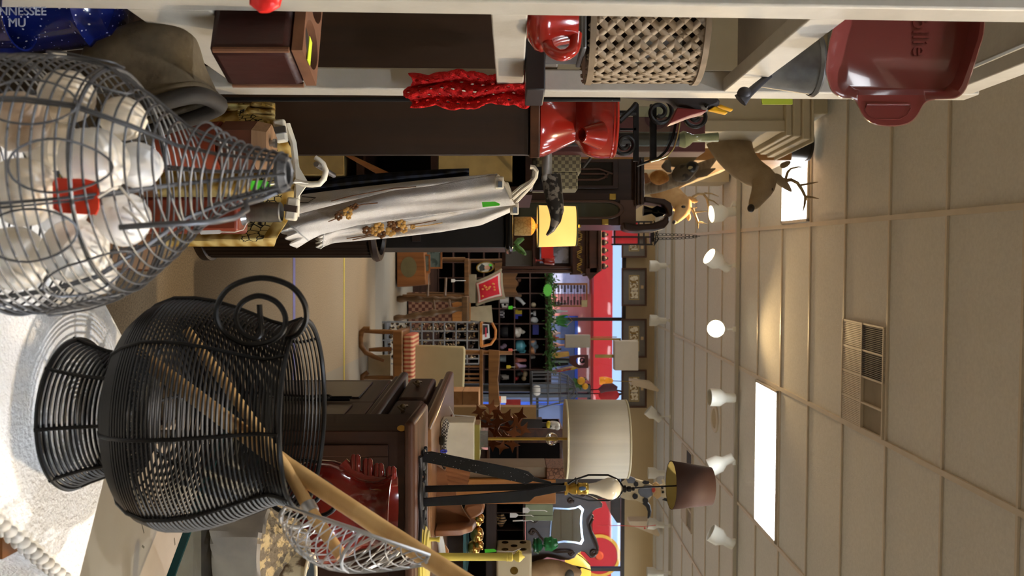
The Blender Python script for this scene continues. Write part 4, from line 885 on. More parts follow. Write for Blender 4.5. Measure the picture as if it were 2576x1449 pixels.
D=7.6
t=T('deer_mount','small tan deer head mount with forked antlers over the scrolled cabinet','deer mount',W(1670,465,D+.2))
pts=[(1655,440,.22),(1662,466,.14),(1682,492,.06),(1702,508,.02),(1722,516,-.02),(1718,530,-.06),(1707,545,-.10),(1699,555,-.13),(1695,561,-.14)]
t.p('head',MB().tube([W(x,y,D+dd) for x,y,dd in pts],[px(r,D) for r in (44,42,36,30,26,20,13,9,6)],20,sq=.8),furd,sub=1)
t.p('muzzle',MB().sph(W(1696,559,D-.16),(.02,.022,.018),12,8),nosem); t.p('eye',MB().sph(W(1719,521,D-.10),(.016,.012,.02),12,8),eyeb)
ear(t,[(1726,500,5),(1736,500,8),(1748,505,7),(1756,508,1)],D-.02,furd); ear(t,[(1724,532,5),(1730,540,8),(1733,550,6),(1732,556,1)],D-.05,furd)
antler(t,[[(1742,496,0,3.6),(1756,488,0,3.4),(1770,488,0,3.4),(1779,500,0,3.2),(1782,515,0,2.6),(1782,538,0,.7)],[(1772,486,0,2.6),(1790,487,0,1.8),(1808,494,0,.6)],[(1780,502,0,2.6),(1795,506,0,1.8),(1810,518,0,.6)]],D-.02)
antler(t,[[(1730,520,0,3.2),(1742,526,0,3.2),(1750,545,0,3.2),(1756,560,0,2.8),(1756,576,0,.7)],[(1746,534,0,2.6),(1765,532,0,1.8),(1784,531,0,.6)],[(1755,558,0,2.4),(1768,560,0,1.8),(1781,565,0,.6)],[(1738,524,0,2.2),(1754,522,0,.6)]],D-.06)
t.p('shield',MB().pp([(1630,445),(1700,445),(1700,462),(1670,475),(1630,462)],D+.25,.04),mid_wood,bev=.01)
one('wall_column','square pale column behind the small deer head','column',MB().bx(-1.35,-.98,7.95,8.3,0,3.22),wcab)
# driftwood mount with duck and a small brown animal
D=5.3
t=T('driftwood_shelf','pale driftwood slab carrying mounted animals above the dark cabinet','driftwood',W(1620,440,D))
t.p('slab',MB().tube([W(1612,480,D),W(1650,470,D),W(1690,455,D),W(1730,440,D),W(1775,418,D),W(1800,400,D)],[.03,.04,.045,.05,.035,.01],10,sq=.5),M('driftwood',(120,104,84),.8,kind='wood',c2=(176,160,136),ax='X',s=14))
t.p('strut',MB().tube([W(1640,474,D+.02),W(1625,450,D+.1),W(1622,440,D+.12)],.02,8),mid_wood)
t=T('mounted_animal','small orange brown furry animal on the driftwood','mounted animal',W(1640,462,D-.06))
t.p('body',MB().tube([W(1636,455,D-.05),W(1645,448,D-.05),W(1660,446,D-.06),W(1672,448,D-.07),W(1682,452,D-.09)],[.02,.045,.05,.036,.014],16),M('fox_fur',(150,92,34),.95,c2=(204,150,80),kind='noise',s=16,b=.5,bs=200),sub=1); t.p('ear',MB().tube([W(1668,440,D-.07),W(1674,434,D-.07)],[.016,.003],8),M('ear_dark',(60,44,30),.9))
t=T('mounted_duck','mounted duck with a dark head and grey body beside the brown animal','mounted duck',W(1715,440,D-.04))
t.p('body',MB().tube([W(1690,446,D-.05),W(1705,440,D-.05),W(1722,434,D-.06),W(1738,424,D-.08),W(1748,417,D-.10),W(1754,412,D-.12)],[.02,.055,.062,.04,.036,.012],18),M('duck_grey',(96,84,66),.8,kind='patch',c2=(60,52,44),s=14),sub=1)
t.p('head',MB().sph(W(1740,420,D-.10),(.036,.04,.034),14,10),M('duck_head',(24,26,28),.5)); t.p('bill',MB().tube([W(1738,420,D-.13),W(1734,424,D-.17)],[.014,.010],8,sq=.5),M('bill',(196,184,140),.5)); t.p('wing',MB().tube([W(1750,440,D-.05),W(1775,434,D-.04),W(1800,424,D-.03)],[.02,.024,.003],8,sq=.3),M('duck_wing',(126,112,92),.8))
t=T('mounted_bird','grey mounted bird with a curved neck above the duck','mounted bird',W(1690,420,D))
t.p('body',MB().tube([W(1680,408,D),W(1676,418,D-.02),W(1682,428,D-.04),W(1688,432,D-.05)],[.02,.03,.016,.006],12),M('grey_feather',(116,108,96),.8)); t.p('wing',MB().tube([W(1680,405,D),W(1705,408,D),W(1735,402,D),W(1755,392,D)],[.03,.036,.03,.004],12,sq=.4),M('grey_feather2',(140,124,96),.8))
pn=M('pine_panel',(204,158,96),.6,kind='wood',c2=(226,188,130),ax='X',s=6)
one('pine_crate','bright pine crate side behind the mounted duck','shelf',MB().pp([(1728,462),(1840,420),(1838,395),(1720,430)],6.2,.3),pn,bev=.004)  # side of a pine crate, nothing holds it up
one('burgundy_box','dark red box behind the black iron lantern','box',MB().bx(W(0,300,2.6).x,W(0,388,2.6).x,2.56,2.66,bt+.001,W(1767,0,2.6).z),M('burgundy',(66,28,28),.6),bev=.003)
t=T('glass_bottle','pale green bottle standing up beside the red box','bottle',W(1742,345,2.3)); c=W(1706,350,2.35); 
t.p('body',MB().tube([W(1706,352,2.35),W(1720,351,2.35),W(1733,349,2.35),W(1742,348,2.35),W(1765,347,2.35),W(1806,345,2.35)],[.018,.024,.018,.011,.0115,.013],18),M('pale_green_glass',(116,122,92),.12,v=.2,s=20)); t.p('base_stem',MB().cyl((c.x,c.y,CT+.005),(c.x,c.y,c.z),.02),black_metal)
# hanging red lantern
D=9.2
t=T('paper_lantern','red panelled hanging lantern in a black frame on a chain','lantern',W(1535,585,D))
t.p('panel',MB().pb(1549,1604,559,612,D,.24),M('lantern_red',(196,44,52),.6,v=.1,s=20,emis=.12))
f=MB()
for y in (556,573,594,613): t.p('frame_bar',MB().pb(1538,1642,y,y+4,D-.012,.014),black_metal)
for x in (1544,1605,1618,1636): t.p('frame_bar',MB().pb(x,x+4,556,617,D-.014,.014),black_metal)
t.p('frame_bar',MB().pb(1538,1642,556,560,D+.24,.014),black_metal); t.p('frame_bar',MB().pb(1538,1642,613,617,D+.24,.014),black_metal)

t.p('cap',MB().pb(1640,1646,566,608,D+.03,.18),black_metal)
f=MB()
for k in range(9):
    a=random.uniform(-1.2,1.2); r_=random.uniform(16,30); cx,cy=1650,588; sgn=1 if k%2 else -1
    f.tube([W(cx,cy,D),W(cx-r_*.4+8,cy+sgn*r_*.7,D-.04*k/9),W(cx-r_*.2,cy+sgn*r_*1.2+a*6,D-.05),W(cx+6,cy+sgn*r_*.6,D),W(cx+2,cy,D)],.004,5)
t.p('cord_bundle',f,black_metal)
f=MB()
for (y0,y1) in ((590,592),(600,600)):
    for k in range(11):
        x=1652+k*9.6; yy=y0+(595-y0)*(k/11)**3
        f.tube([W(x+5.8*math.cos(q*PI/5),yy+2.6*math.sin(q*PI/5),D+.01*(k%2)) for q in range(10)],.0028,5,closed=True)
t.p('chain',f,black_metal); t.p('chain_hook',MB().tube([W(1755,594,D),V((W(1755,594,D).x,D,3.225))],.004,6),black_metal)
# framed prints on the window wall
fm=M('print_frame',(84,54,40),.4); mat_=M('print_mat',(122,117,112),.9); prt=M('print_art',(236,228,206),.9,kind='patch',c2=(150,120,70),s=22); gd=M('gold_line',(190,166,110),.5)
frames=[(596,648,'partly behind the red lantern'),(674,770,'over the gap between the far spots'),(802,900,'touching the white lamp shade'),(930,1026,'hidden behind the white lamp shade')]
for i,(y0,y1,l) in enumerate(frames):
    D=12.12; xx=(1564,1627)
    t=T('framed_print','framed row of three small prints, '+l,'picture',W(1564,(y0+y1)/2,D),'framed prints on the window wall')
    t.p('frame',MB().ring([(xx[0],y0),(xx[1],y0),(xx[1],y1),(xx[0],y1)],[(xx[0]+4,y0+4),(xx[1]-4,y0+4),(xx[1]-4,y1-4),(xx[0]+4,y1-4)],D-.03,.04),fm)
    t.p('mat',MB().pb(xx[0]+4,xx[1]-4,y0+4,y1-4,D-.005,.01),mat_)
    t.p('gold_border',MB().ring([(1582,y0+18),(1608,y0+18),(1608,y1-16),(1582,y1-16)],[(1584,y0+20),(1606,y0+20),(1606,y1-18),(1584,y1-18)],D-.008,.004),gd)
    n=3; w=(y1-18-y0-21)/n
    for k in range(n): t.p('small_picture',MB().pb(1585,1605,y0+20.5+k*w,y0+20+(k+1)*w-.6,D-.009,.003),prt)
    t.p('seal',MB().pb(1612,1619,(y0+y1)/2-4,(y0+y1)/2+4,D-.008,.003),M('seal',(206,180,140),.7))
# carved dark hutch
D=7.6
t=T('carved_hutch','dark carved hutch with a crested cornice and gilt vine band','hutch',(W(1288,600,D).x,D+.2,0))
hw=M('hutch_wood',(40,22,16),.35,kind='wood',c2=(66,38,28),ax='Z',s=8)
xa=W(0,480,D).x; xb=W(0,686,D).x; z=lambda x,d=D:W(x,0,d).z
t.p('body',MB().bx(xa,xb,D+.28,D+.32,z(1262),z(1440)).bx(xa,W(0,620,D-.15).x,D-.15,D+.32,0,.85),hw); t.p('shelf',MB().bx(xa,W(0,622,D-.15).x,D-.16,D+.32,.851,.9),hw)
t.p('shelf',MB().bx(xa,xb-.02,D+.02,D+.28,z(1341),z(1346)),hw)
t.p('post',MB().pb(1262,1440,670,677,D,.05),hw,bev=.006); t.p('post',MB().pb(1262,1440,679,686,D,.05),hw,bev=.006)
t.p('frieze',MB().pb(1440,1474,480,690,D-.04,.36),hw,bev=.006)
t.p('cornice',MB().pb(1474,1482,480,694,D-.07,.4).pb(1482,1504,480,688,D-.10,.42).pb(1504,1514,480,680,D-.12,.45),hw,bev=.008); t.p('cornice_tip',MB().pp([(1474,686),(1486,704),(1492,698),(1500,690),(1514,680),(1514,672),(1474,676)],D-.10,.1),hw)
f=MB()
for k in range(10): y=490+k*20; f.sph(W(1519,y,D-.06),(.028,.03,.026),10,8); f.tube([W(1512,y,D-.06),W(1530,y,D-.06)],[.02,.01],8)
t.p('crest_knob',f,hw,kind=None)
f=MB()
for k in range(12):
    y=560+k*10.5; f.tube([W(1458+6*math.sin(k*2.1+q*.9),y+q*2.4,D-.046) for q in range(6)],.006,5)
t.p('gilt_vine',f,gold)
t.p('leaded_panel',MB().pb(1358,1430,560,662,D+.24,.03),M('silver_panel',(140,150,170),.2,kind='patch',c2=(196,210,236),s=9))
one('red_tin','red tin box standing in the carved hutch','box',MB().pb(1362,1392,600,650,D+.06,.1),redb); one('red_goblet','red goblet with a green foot in the carved hutch','goblet',MB().lathe(W(1347,655,D+.1),[(.03,0),(.008,.01),(.008,.06),(.035,.08),(.045,.16),(.04,.17)],16),redc)
one('grey_box','grey box at the back of the carved hutch shelf','box',MB().pb(1272,1338,630,668,D+.1,.1),M('slate_grey',(72,70,66),.5))
one('hanging_plant','small trailing green plant at the edge of the black cabinet','plant',MB().tube([W(1285,628,7.2),W(1300,622,7.2),W(1312,632,7.15),W(1322,640,7.1)],[.02,.03,.025,.01],8).tube([W(1296,615,7.2),W(1306,605,7.2),W(1318,600,7.2)],[.02,.025,.01],8),greenery)
# cubby shelf by the window
D=10.6
cw=M('cubby_wood',(56,36,28),.5,kind='wood',c2=(78,52,42),ax='X',s=12)
ys=[580,620,660,699,738,776.5,815,853.5,891.5,930,968]; xs=[1102,1140,1179,1217,1256,1294.5,1333.5,1374]
t=T('cubby_shelf','dark wooden cubbyhole shelf full of trinkets below the window','shelf',(W(0,774,D).x,D+.15,0))
za,zb=z(xs[0],D),z(xs[-1],D)
t.p('back',MB().bx(W(0,ys[0],D).x,W(0,ys[-1],D).x,D+.27,D+.28,0,zb),M('cubby_back',(20,14,12),.8))
for x in xs: t.p('shelf_board',MB().pb(x-1.6,x+1.6,ys[0],ys[-1],D,.27),cw)
for y in ys: t.p('divider',MB().pb(1102,1374,y-1.4,y+1.4,D+.002,.266),cw)
t.p('top',MB().pb(1374,1387,ys[0]-4,ys[-1]+4,D-.02,.31),cw,bev=.006); t.p('base',MB().bx(W(0,ys[0],D).x,W(0,ys[-1],D).x,D,D+.27,0,za),cw)
def trinket(name,label,cat,mb,m,**k): one(name,label,cat,mb,m,'trinkets in the cubbyhole shelf',**k)
DD=D+.10; sp_=lambda x,y,rx,ry,dd=0: MB().sph(W(x,y,DD+dd),(px(ry,DD),px(min(rx,ry),DD),px(rx,DD)),14,10)
def la(x0,y,prof): return MB().lathe(W(x0,y,DD),[(px(r,DD),px(h,DD)) for r,h in prof],20)
trinket('ceramic_jar','teal blue lidded ceramic jar with a rounded handle','jar',la(1296.5,870,[(9,0),(13,2),(16,10),(15,18),(9,24),(3,25),(3,28),(1,28)]).tube([W(1306,886,DD),W(1318,888,DD),W(1321,880,DD)],.02,8),M('teal_glaze',(84,160,180),.2,coat=.5))
trinket('white_figurine','white figurine cluster of small standing figures','figurine',la(1296.5,835,[(12,0),(12,4),(9,8),(7,12),(4,16),(6,18),(3,23),(1,25)]).sph(W(1302,842,DD),.04,12,8).sph(W(1306,830,DD-.02),.035,12,8),M('bisque_white',(226,222,212),.5))
trinket('blue_book','navy blue book standing in the top row','book',MB().pb(1340,1355,817,842,DD-.06,.1),M('navy_book',(30,40,120),.5))
trinket('glass_egg','clear glass egg in the top row','glass',la(1335.2,806,[(6,0),(9,4),(9.5,9),(7,15),(2,19)]),M('clear_solid',(210,216,220),.08,v=.1,s=20))
trinket('wine_glass','small footed glass in the top row','glass',la(1335.2,788,[(6,0),(2,1),(2,5),(6,7),(7,13),(6,13)]),M('clear_solid',(210,216,220),.08))
trinket('cream_cube','cream rounded cube in the top row','cube',sp_(1342,767,6.5,6.5),cream)
trinket('leaning_bottle','slim clear bottle leaning in its compartment','bottle',MB().tube([W(1297,746,DD),W(1306,752,DD),W(1314,760,DD),W(1319,766,DD)],[.025,.026,.02,.025],12),M('clear_solid',(210,216,220),.08))
trinket('brown_figurine','brown dog figurine beside the leaning bottle','figurine',sp_(1300,712,5,9).sph(W(1305,704,DD),.03),M('brown_glaze',(120,84,66),.3))
trinket('toy_box','yellow and blue toy box in the second row','toy',MB().pb(1296.5,1303,779,802,DD-.05,.1).pb(1303,1313,781,795,DD-.05,.08),M('toy_paint',(190,168,40),.4,kind='check',c2=(40,50,150),s=9))
trinket('white_mug','white mug with its handle to the side below the leaning bottle','mug',la(1258,754,[(9,0),(9,1),(9.5,22),(8,22),(8,3)]).tube([W(1264,764,DD),W(1265,772,DD),W(1275,772,DD),W(1276,764,DD)],.02,8),M('china_white',(220,218,212),.25))
trinket('patterned_tumbler','black and white patterned tumbler in the third row','tumbler',la(1258,790,[(9,0),(10,11)]),M('dotted',(190,190,196),.3,kind='check',c2=(60,60,66),s=24))
trinket('dark_bowl','dark bowl showing its rim in the third row','bowl',la(1258,834,[(8,0),(16,9),(17,20),(15,20),(14,9)]),M('pewter_dark',(40,42,46),.3))
trinket('lilac_figurine','small lilac and cream figurine in the third row','figurine',sp_(1263,874,6,5).sph(W(1269,870,DD),.03),M('lilac',(168,150,176),.5))
trinket('blue_grey_figurine','tall blue grey figurine of a cloaked figure in the top row','figurine',la(1335.2,872,[(12,0),(15,4),(11,9),(9,13),(5,17),(3,19)]).sph(W(1340,862,DD-.05),.05).sph(W(1339,884,DD-.05),.045),M('blue_grey_glaze',(110,126,140),.4,kind='patch',c2=(170,120,80),s=10))
trinket('pink_lady','pink lady figurine with brown hair in the second row','figurine',la(1296.5,906,[(7,0),(6,6),(5,14),(4,20),(4,26),(1,29)]),M('pink_dress',(206,130,120),.5,c2=(140,74,44),kind='patch',s=8))
trinket('lilac_lady','second lady figurine with a lilac skirt','figurine',la(1296.5,921,[(9,0),(8,8),(5,14),(4,20),(4,26),(1,29)]),M('lilac_dress',(190,166,206),.5,c2=(140,80,50),kind='patch',s=8))
trinket('glass_tumbler','pale bluish glass tumbler in the third row','tumbler',la(1258,902,[(8,0),(9,15),(8,15)]),M('blue_clear',(150,170,176),.1))
trinket('photo_jar','glass jar with a dark picture on it','jar',la(1258,949,[(7,0),(7.5,15),(6,18),(6,22)]),M('jar_print',(170,170,166),.2,kind='patch',c2=(50,50,50),s=9))
trinket('red_black_figure','black and red painted figure with white base','figurine',sp_(1304,940,9,8).sph(W(1299,952,DD),.03).sph(W(1311,938,DD),.035),M('red_black',(30,30,32),.4,kind='patch',c2=(190,40,50),s=12))
trinket('stoneware_jug','beige speckled stoneware jug beside the painted figure','jug',sp_(1321,940,7,8).sph(W(1318,952,DD),.03),M('stoneware',(176,160,130),.5))
trinket('grey_gnome','small grey and white gnome in the top row','figurine',la(1335.2,898,[(5,0),(5,3),(4,6),(2,8)]).sph(W(1343,898,DD),.02),M('gnome',(150,148,144),.6))
def ctag(pts,d,m,l,sx,sy):
    t=T('hanging_tag',l,'tag',W(sx,sy,d)); t.p('card',MB().pp(pts,d,.004),m); t.p('string',MB().tube([W(pts[2][0],pts[2][1],d),W(sx,sy,d)],.003,4),string_m)
ctag([(1279,770),(1288,769),(1291,773),(1288,778),(1279,778)],D-.03,green_tag,'green price tag dangling over the third row of the cubbies',1297,773)
ctag([(1279,877),(1288,877),(1291,881),(1288,885),(1279,884)],D-.03,M('coral_tag',(240,120,104),.6),'coral price tag on the teal jar',1300,880)
ctag([(1274,919),(1283,919),(1287,923),(1283,927),(1274,927)],D-.03,yellow_tag,'yellow price tag under the lilac figurine lady',1296,923)
# things on top of the cubby shelf
zt_=z(1387.5,D)
f=MB()
for k in range(420):
    y=random.uniform(686,938); x=1386+random.gauss(0,7); l=random.uniform(.03,.07); c=W(x,y,D-.05+random.gauss(0,.03)); dv=V((random.gauss(0,1),random.gauss(0,.5),random.gauss(0,1))).normalized(); s_=dv.orthogonal().normalized()*.012
    f.add([c-s_*.3,c+dv*l*.5-s_,c+dv*l,c+dv*l*.5+s_],[(0,1,2,3)])
f.tube([W(1384+3*math.sin(k),686+k*12.6,D-.04) for k in range(21)],.02,6)
one('garland','long green leafy garland draped along the top of the cubbyhole shelf','garland',f,greenery,flat=True)
st_=[]; 
for k in range(36): 
    a=TAU*k/36; r_=(15 if k%2 else 12); st_.append((1378+r_*.82*math.cos(a),730+r_*1.15*math.sin(a)))
one('star_tag','bright green starburst price card on the garland','card',MB().pp(st_,D-.14,.004),M('star_green',(104,206,80),.6))
t=T('abacus','wooden abacus with dark beads standing in the window','abacus',W(1392,740,D+.05)); DA=D+.05
t.p('frame',MB().pb(1392,1478,712,717,DA,.04).pb(1392,1478,768,772,DA,.04).pb(1474,1478,717,768,DA,.04).pb(1391,1395,717,768,DA,.04),mid_wood)
beadm=M('bead_brown',(60,34,22),.4)
for k in range(10):
    x=1397+k*8; t.p('rod',MB().cyl(W(x,716,DA+.02),W(x,769,DA+.02),.004,n=6),steel)
    f=MB()
    for q in range(10): yy=(719+q*2.9) if q<(3+k*3%6) else (768-(10-q)*2.9); f.sph(W(x,yy,DA+.02),(.0065,.016,.018),8,6)
    t.p('beads',f,beadm)
t.p('price_card',MB().pb(1463,1477,755,772,DA-.01,.005),M('kraft_card',(176,160,120),.8))
for (x1,y,r,n,l,m) in ((1426,764,6,'glass_decanter','clear glass decanter at the foot of the abacus',M('clear_solid',(210,216,220),.08)),(1428,783,5,'glass_cruet','clear tapering cruet beside the decanter',M('clear_solid',(210,216,220),.08)),(1410,838,7,'flower_figurine','white and pink flower figurine on the cubby top',M('flower_fig',(226,196,190),.5)),(1420,868,6,'pink_figurine','pale pink figurine before the grey lamp shade',M('pink_fig',(226,170,150),.5)),(1406,849,4,'red_frame_toy','tiny red framed trinket on the cubby top',M('tiny_red',(170,60,50),.5)),(1412,878,8,'pewter_jug','dark pewter jug on the cubby top beside the books',M('pewter',(80,84,90),.3,m=.6))):
    c=W(1388,y,D+.1); h=px(x1-1388,D); r_=px(r,D)
    one(n,l,'ornament',MB().lathe(c,[(r_*.7,0),(r_,h*.1),(r_,h*.45),(r_*.5,h*.65),(r_*.35,h*.9),(r_*.5,h)],16),m)
t=T('potted_plant','wild green and wire plant ornament before the window mullion','plant',W(1388,805,D+.08)); f=MB()
for k in range(26): a=random.uniform(-1,1); f.tube([W(1392,805+a*6,D+.08),W(1408+random.uniform(0,10),805+a*14,D+.08),W(1420+random.uniform(0,16),806+a*18,D+.05)],[.006,.012,.002],5)
t.p('leaves',f,M('plant_green',(60,130,60),.6)); t.p('wire_frame',MB().tube([W(1392,796,D+.1),W(1426,792,D+.1),W(1440,806,D+.1),W(1425,820,D+.1),W(1392,812,D+.1)],.004,5),brass); t.p('pot',MB().lathe(W(1388,805,D+.08),[(.04,0),(.05,.05)],16),M('pot_white',(210,206,200),.5))
one('yellow_book','worn yellow book leaning on the top of the cubby shelf','book',MB().pp([(1388,890),(1391,902),(1433,896),(1431,886)],D,.2),M('yellow_book',(206,164,84),.7)); one('blue_book','faded blue green book beside the yellow one','book',MB().pp([(1388,903),(1388,913),(1433,913),(1433,903)],D,.2),M('faded_blue',(130,150,150),.7))
one('black_book','thin black book between the blue book and the comic','book',MB().pp([(1388,914.5),(1388,924),(1430,918),(1430,914.5)],D,.2),M('black_book',(20,20,22),.6)); one('picture_book','thin colourful picture book leaning over, yellow edged','book',MB().pp([(1389,936),(1392,939),(1462,926),(1460,921)],D-.02,.24),M('comic',(220,196,60),.5,kind='patch',c2=(160,60,60),s=10))
ply=[(1432,896),(1440,895),(1452,893),(1480,893),(1480,926),(1456,926),(1444,922),(1432,913)]; pli=[(1449,905),(1452,901),(1458,899),(1470,898),(1471,914),(1466,919),(1456,918),(1450,912)]
t=T('wooden_sign','dark brown cut out wooden plaque with a curl inside, on the books','plaque',W(1433,905,D-.05)); t.p('plate',MB().ring(ply,pli,D-.05,.04),M('plaque_brown',(74,32,28),.5)); t.p('curl',MB().tube(curl(1465,906,7,D-.03,0,1.3,.6),.008,6),black_metal); t.p('foot',MB().pb(1388,1433,903,907,D-.03,.004),black_metal)
# wire cloche, grey shelving, lamps near the window
D=9.3
t=T('wire_cloche','white wire domed bird cage beside the drum lamp','cage',W(1335,975,D)); cgm=M('cage_wire',(96,98,102),.4,m=.5)
f=MB(); c0=W(1338,976,D); R_=px(42,D)
cpf=[(R_,0),(R_*1.02,px(40,D)),(R_*.95,px(70,D)),(R_*.75,px(90,D)),(R_*.4,px(105,D)),(.01,px(110,D))]
for k in range(22):
    a=TAU*k/22; f.tube([c0+V((r*math.cos(a),r*math.sin(a),h)) for r,h in cpf],.0035,5)
for (r,h) in cpf[:5]: ringm(f,c0,r,h,.005,40,5)
t.p('wires',f,cgm); t.p('loop',MB().tube([W(1448,976,D),W(1452,995,D),W(1440,1010,D),W(1400,1015,D),W(1345,1030,D)],.007,6),cgm); t.p('floor_plate',MB().lathe(c0,[(R_*1.02,-.02),(R_*1.02,0)],32),black_metal); t.p('leg',MB().cyl((c0.x,c0.y,0),(c0.x,c0.y,c0.z-.02),.04),black_metal)
one('white_vase','small white oval vase inside the wire cage','vase',MB().lathe(c0+V((.02,-.05,.001)),[(.02,0),(.05,.02),(.06,.05),(.05,.08),(.03,.09)],18),M('china_white',(220,218,212),.25)); 
t=T('grey_locker','blue grey metal shelf upright with dark panels behind the cage','locker',W(1000,1000,9.9)); gl=M('blue_grey_metal',(92,102,116),.5)
t.p('upright',MB().bx(W(0,970,9.9).x,W(0,986,9.9).x,9.9,10.1,0,W(1485,0,9.9).z),gl); t.p('upright',MB().bx(W(0,992,9.9).x,W(0,1000,9.9).x,9.9,10.1,0,W(1485,0,9.9).z),gl); t.p('upright',MB().bx(W(0,1080,9.9).x,W(0,1090,9.9).x,9.9,10.1,0,W(1485,0,9.9).z),gl)
for zz in (.5,1.0,1.5,2.1): t.p('shelf',MB().bx(W(0,970,9.9).x,W(0,1090,9.9).x,9.905,10.095,zz,zz+.025),M('dark_shelf',(46,52,60),.5))
one('hanging_poster','red panel standing at the back of the grey shelf upright','panel',MB().pb(1272,1310,1005,1060,10.12,.01),M('poster_red',(190,50,44),.6))
bl=M('brushed_brass',(150,128,72),.35,m=.8); shd=M('shade_grey',(176,168,152),.8,v=.03); shw=M('shade_white',(214,206,190),.8,v=.03)
D=10.74; zl=W(1387.5,0,10.6).z+.001
t=T('window_lamp','brass lamp with two grey rectangular shades by the window','lamp',V((W(0,853,D).x,D,zl)))
t.p('pole',MB().bx(W(0,851,D).x,W(0,855.5,D).x,D,D+.02,zl+.03,W(1562,0,D).z).bx(W(0,847,D).x,W(0,849,D).x,D,D+.01,W(1490,0,D).z,W(1552,0,D).z),bl); t.p('base',MB().lathe((W(0,853,D).x,D,zl),[(.1,0),(.1,.02),(.02,.03)],28),bl)
t.p('shade',MB().pb(1422,1485,843,875,D-.07,.14),shd,bev=.003); t.p('shade',MB().pb(1547,1606,858,932,D-.08,.22),shw,bev=.004)
t.p('arm',MB().pb(1558,1562,853,862,D,.02).pb(1497,1550,892,900,D+.05,.03),bl)
t=T('glass_pendant','small amber glass pendant hanging from the white brace','pendant lamp',W(1508,958,11.4)); D=11.4; am=M('amber_glass',(226,140,40),.2,v=.15,s=20,emis=.35)
t.p('globe',MB().lathe(W(1508,958,D),[(.05,0),(.056,.03),(.054,.1),(.03,.17),(.01,.18)],20),am); t.p('chain',MB().tube([W(1540,958,D),W(1589,960,D+.2)],.006,6),brass)
t=T('red_bag','red quilted bag hanging beside the window','bag',W(1508,998,9.5)); t.p('body',MB().sph(W(1532,994,9.5),(.07,.05,.115),16,10),M('bag_red',(190,50,56),.6)); t.p('strap',MB().tube([W(1555,994,9.5),W(1566,990,9.5),W(1562,984,9.5),W(1550,982,9.5)],.01,6),M('bag_dark',(50,34,40),.6)); t.p('hook',MB().tube([W(1566,990,9.5),V((W(0,990,9.95).x,9.95,W(1484,0,9.9).z))],.006,6),black_metal)
t=T('plum_bag','small dark plum bag hanging above the red bag','bag',W(1508,980,9.4)); t.p('body',MB().tube([W(1508,984,9.4),W(1520,976,9.4),W(1540,974,9.4),W(1552,978,9.4)],[.03,.045,.045,.025],12,sq=.5),M('bag_plum',(84,44,54),.6)); t.p('hook',MB().tube([W(1552,978,9.4),V((W(0,980,9.95).x,9.93,W(1484,0,9.9).z))],.006,6),black_metal)
t=T('sunflower_spray','sunflower and leaf spray standing over the wire cage','flowers',W(1440,965,9.6)); f=MB()
for (x,y,r) in ((1462,958,10),(1472,972,8)): f.sph(W(x,y,9.55),(px(r,9.5),.03,px(r,9.5)),12,8)
t.p('blossom',f,M('sunflower',(206,150,40),.7,c2=(224,176,140),kind='patch',s=12)); f=MB()
for k in range(22): f.tube([W(1440+random.uniform(0,14),960+random.uniform(-8,18),9.6),W(1455+random.uniform(-10,24),960+random.uniform(-14,26),9.58)],[.02,.004],5,sq=.4)
t.p('leaf_spray',f,greenery); t.p('stem',MB().tube([W(1450,962,9.6),W(1448,975,9.8),V((W(0,980,9.92).x,9.92,W(1430,0,9.9).z))],.008,6),greenery)
# ladder back chair, oval portrait, cushion, stools, framed pictures
D=9.95
ch=M('chair_brown',(84,56,28),.45,kind='wood',c2=(122,84,46),ax='Z',s=12)
t=T('carved_chair','brown wooden chair with a scalloped crest rail behind the red cushion','chair',(W(0,705,D).x,D,0))
t.p('crest_rail',MB().pp([(1244,662),(1300,652),(1302,690),(1296,700),(1303,712),(1297,728),(1304,742),(1246,742)],D+.05,.03),ch,bev=.006)
for y in (656,742): t.p('back_post',MB().tube([W(1075,y-4,D+.06),W(1180,y,D+.04),W(1312,y+(-3 if y<700 else 2),D+.08)],[.02,.02,.014],10),ch)
t.p('seat',MB().pb(1168,1180,650,748,D-.38,.45),ch,bev=.008)
for y in (652,744): t.p('front_leg',MB().tube([W(1170,y,D-.32),V((W(0,y,D-.32).x,D-.32,0))],[.022,.016],10),ch); t.p('back_leg',MB().tube([W(1075,y-4,D+.06),V((W(0,y-4,D+.06).x,D+.06,0))],.018,8),ch)
t=T('oval_portrait','oval gold rimmed portrait of a dark haired person on the chair','picture',W(1200,672,D-.2)); D2_=D-.22
el=lambda cx,cy,rx,ry,n=28,tl=0: [(cx+rx*math.cos(TAU*k/n)+tl*math.sin(TAU*k/n),cy+ry*math.sin(TAU*k/n)) for k in range(n)]
t.p('rim',MB().ring(el(1221,672,23,14.5,28,-3),el(1221,672,20,12,28,-3),D2_,.025),brass); t.p('print',MB().pp(el(1221,672,20.5,12.5,28,-3),D2_+.008,.01),M('portrait_ground',(206,206,190),.6,v=.1)); t.p('head_figure',MB().pp(el(1226,673,8,5),D2_+.004,.005),M('skin_tone',(206,160,130),.7)); t.p('hair_figure',MB().pp([(1229,665),(1236,668),(1239,674),(1236,681),(1229,682),(1233,674)],D2_+.003,.005),M('dark_hair',(30,26,24),.8)); t.p('jacket_figure',MB().pp([(1212,664),(1219,668),(1219,680),(1208,682),(1205,672)],D2_+.004,.005),M('jacket_dark',(60,64,60),.8)); t.p('tag',MB().pp(el(1234,667,4,3,10),D2_+.001,.003),green_tag)
t=T('cushion','square red embroidered cushion with a white border and taupe edge','cushion',W(1190,728,D-.35)); cs=M('cushion_taupe',(140,128,104),.9); D3=D-.30
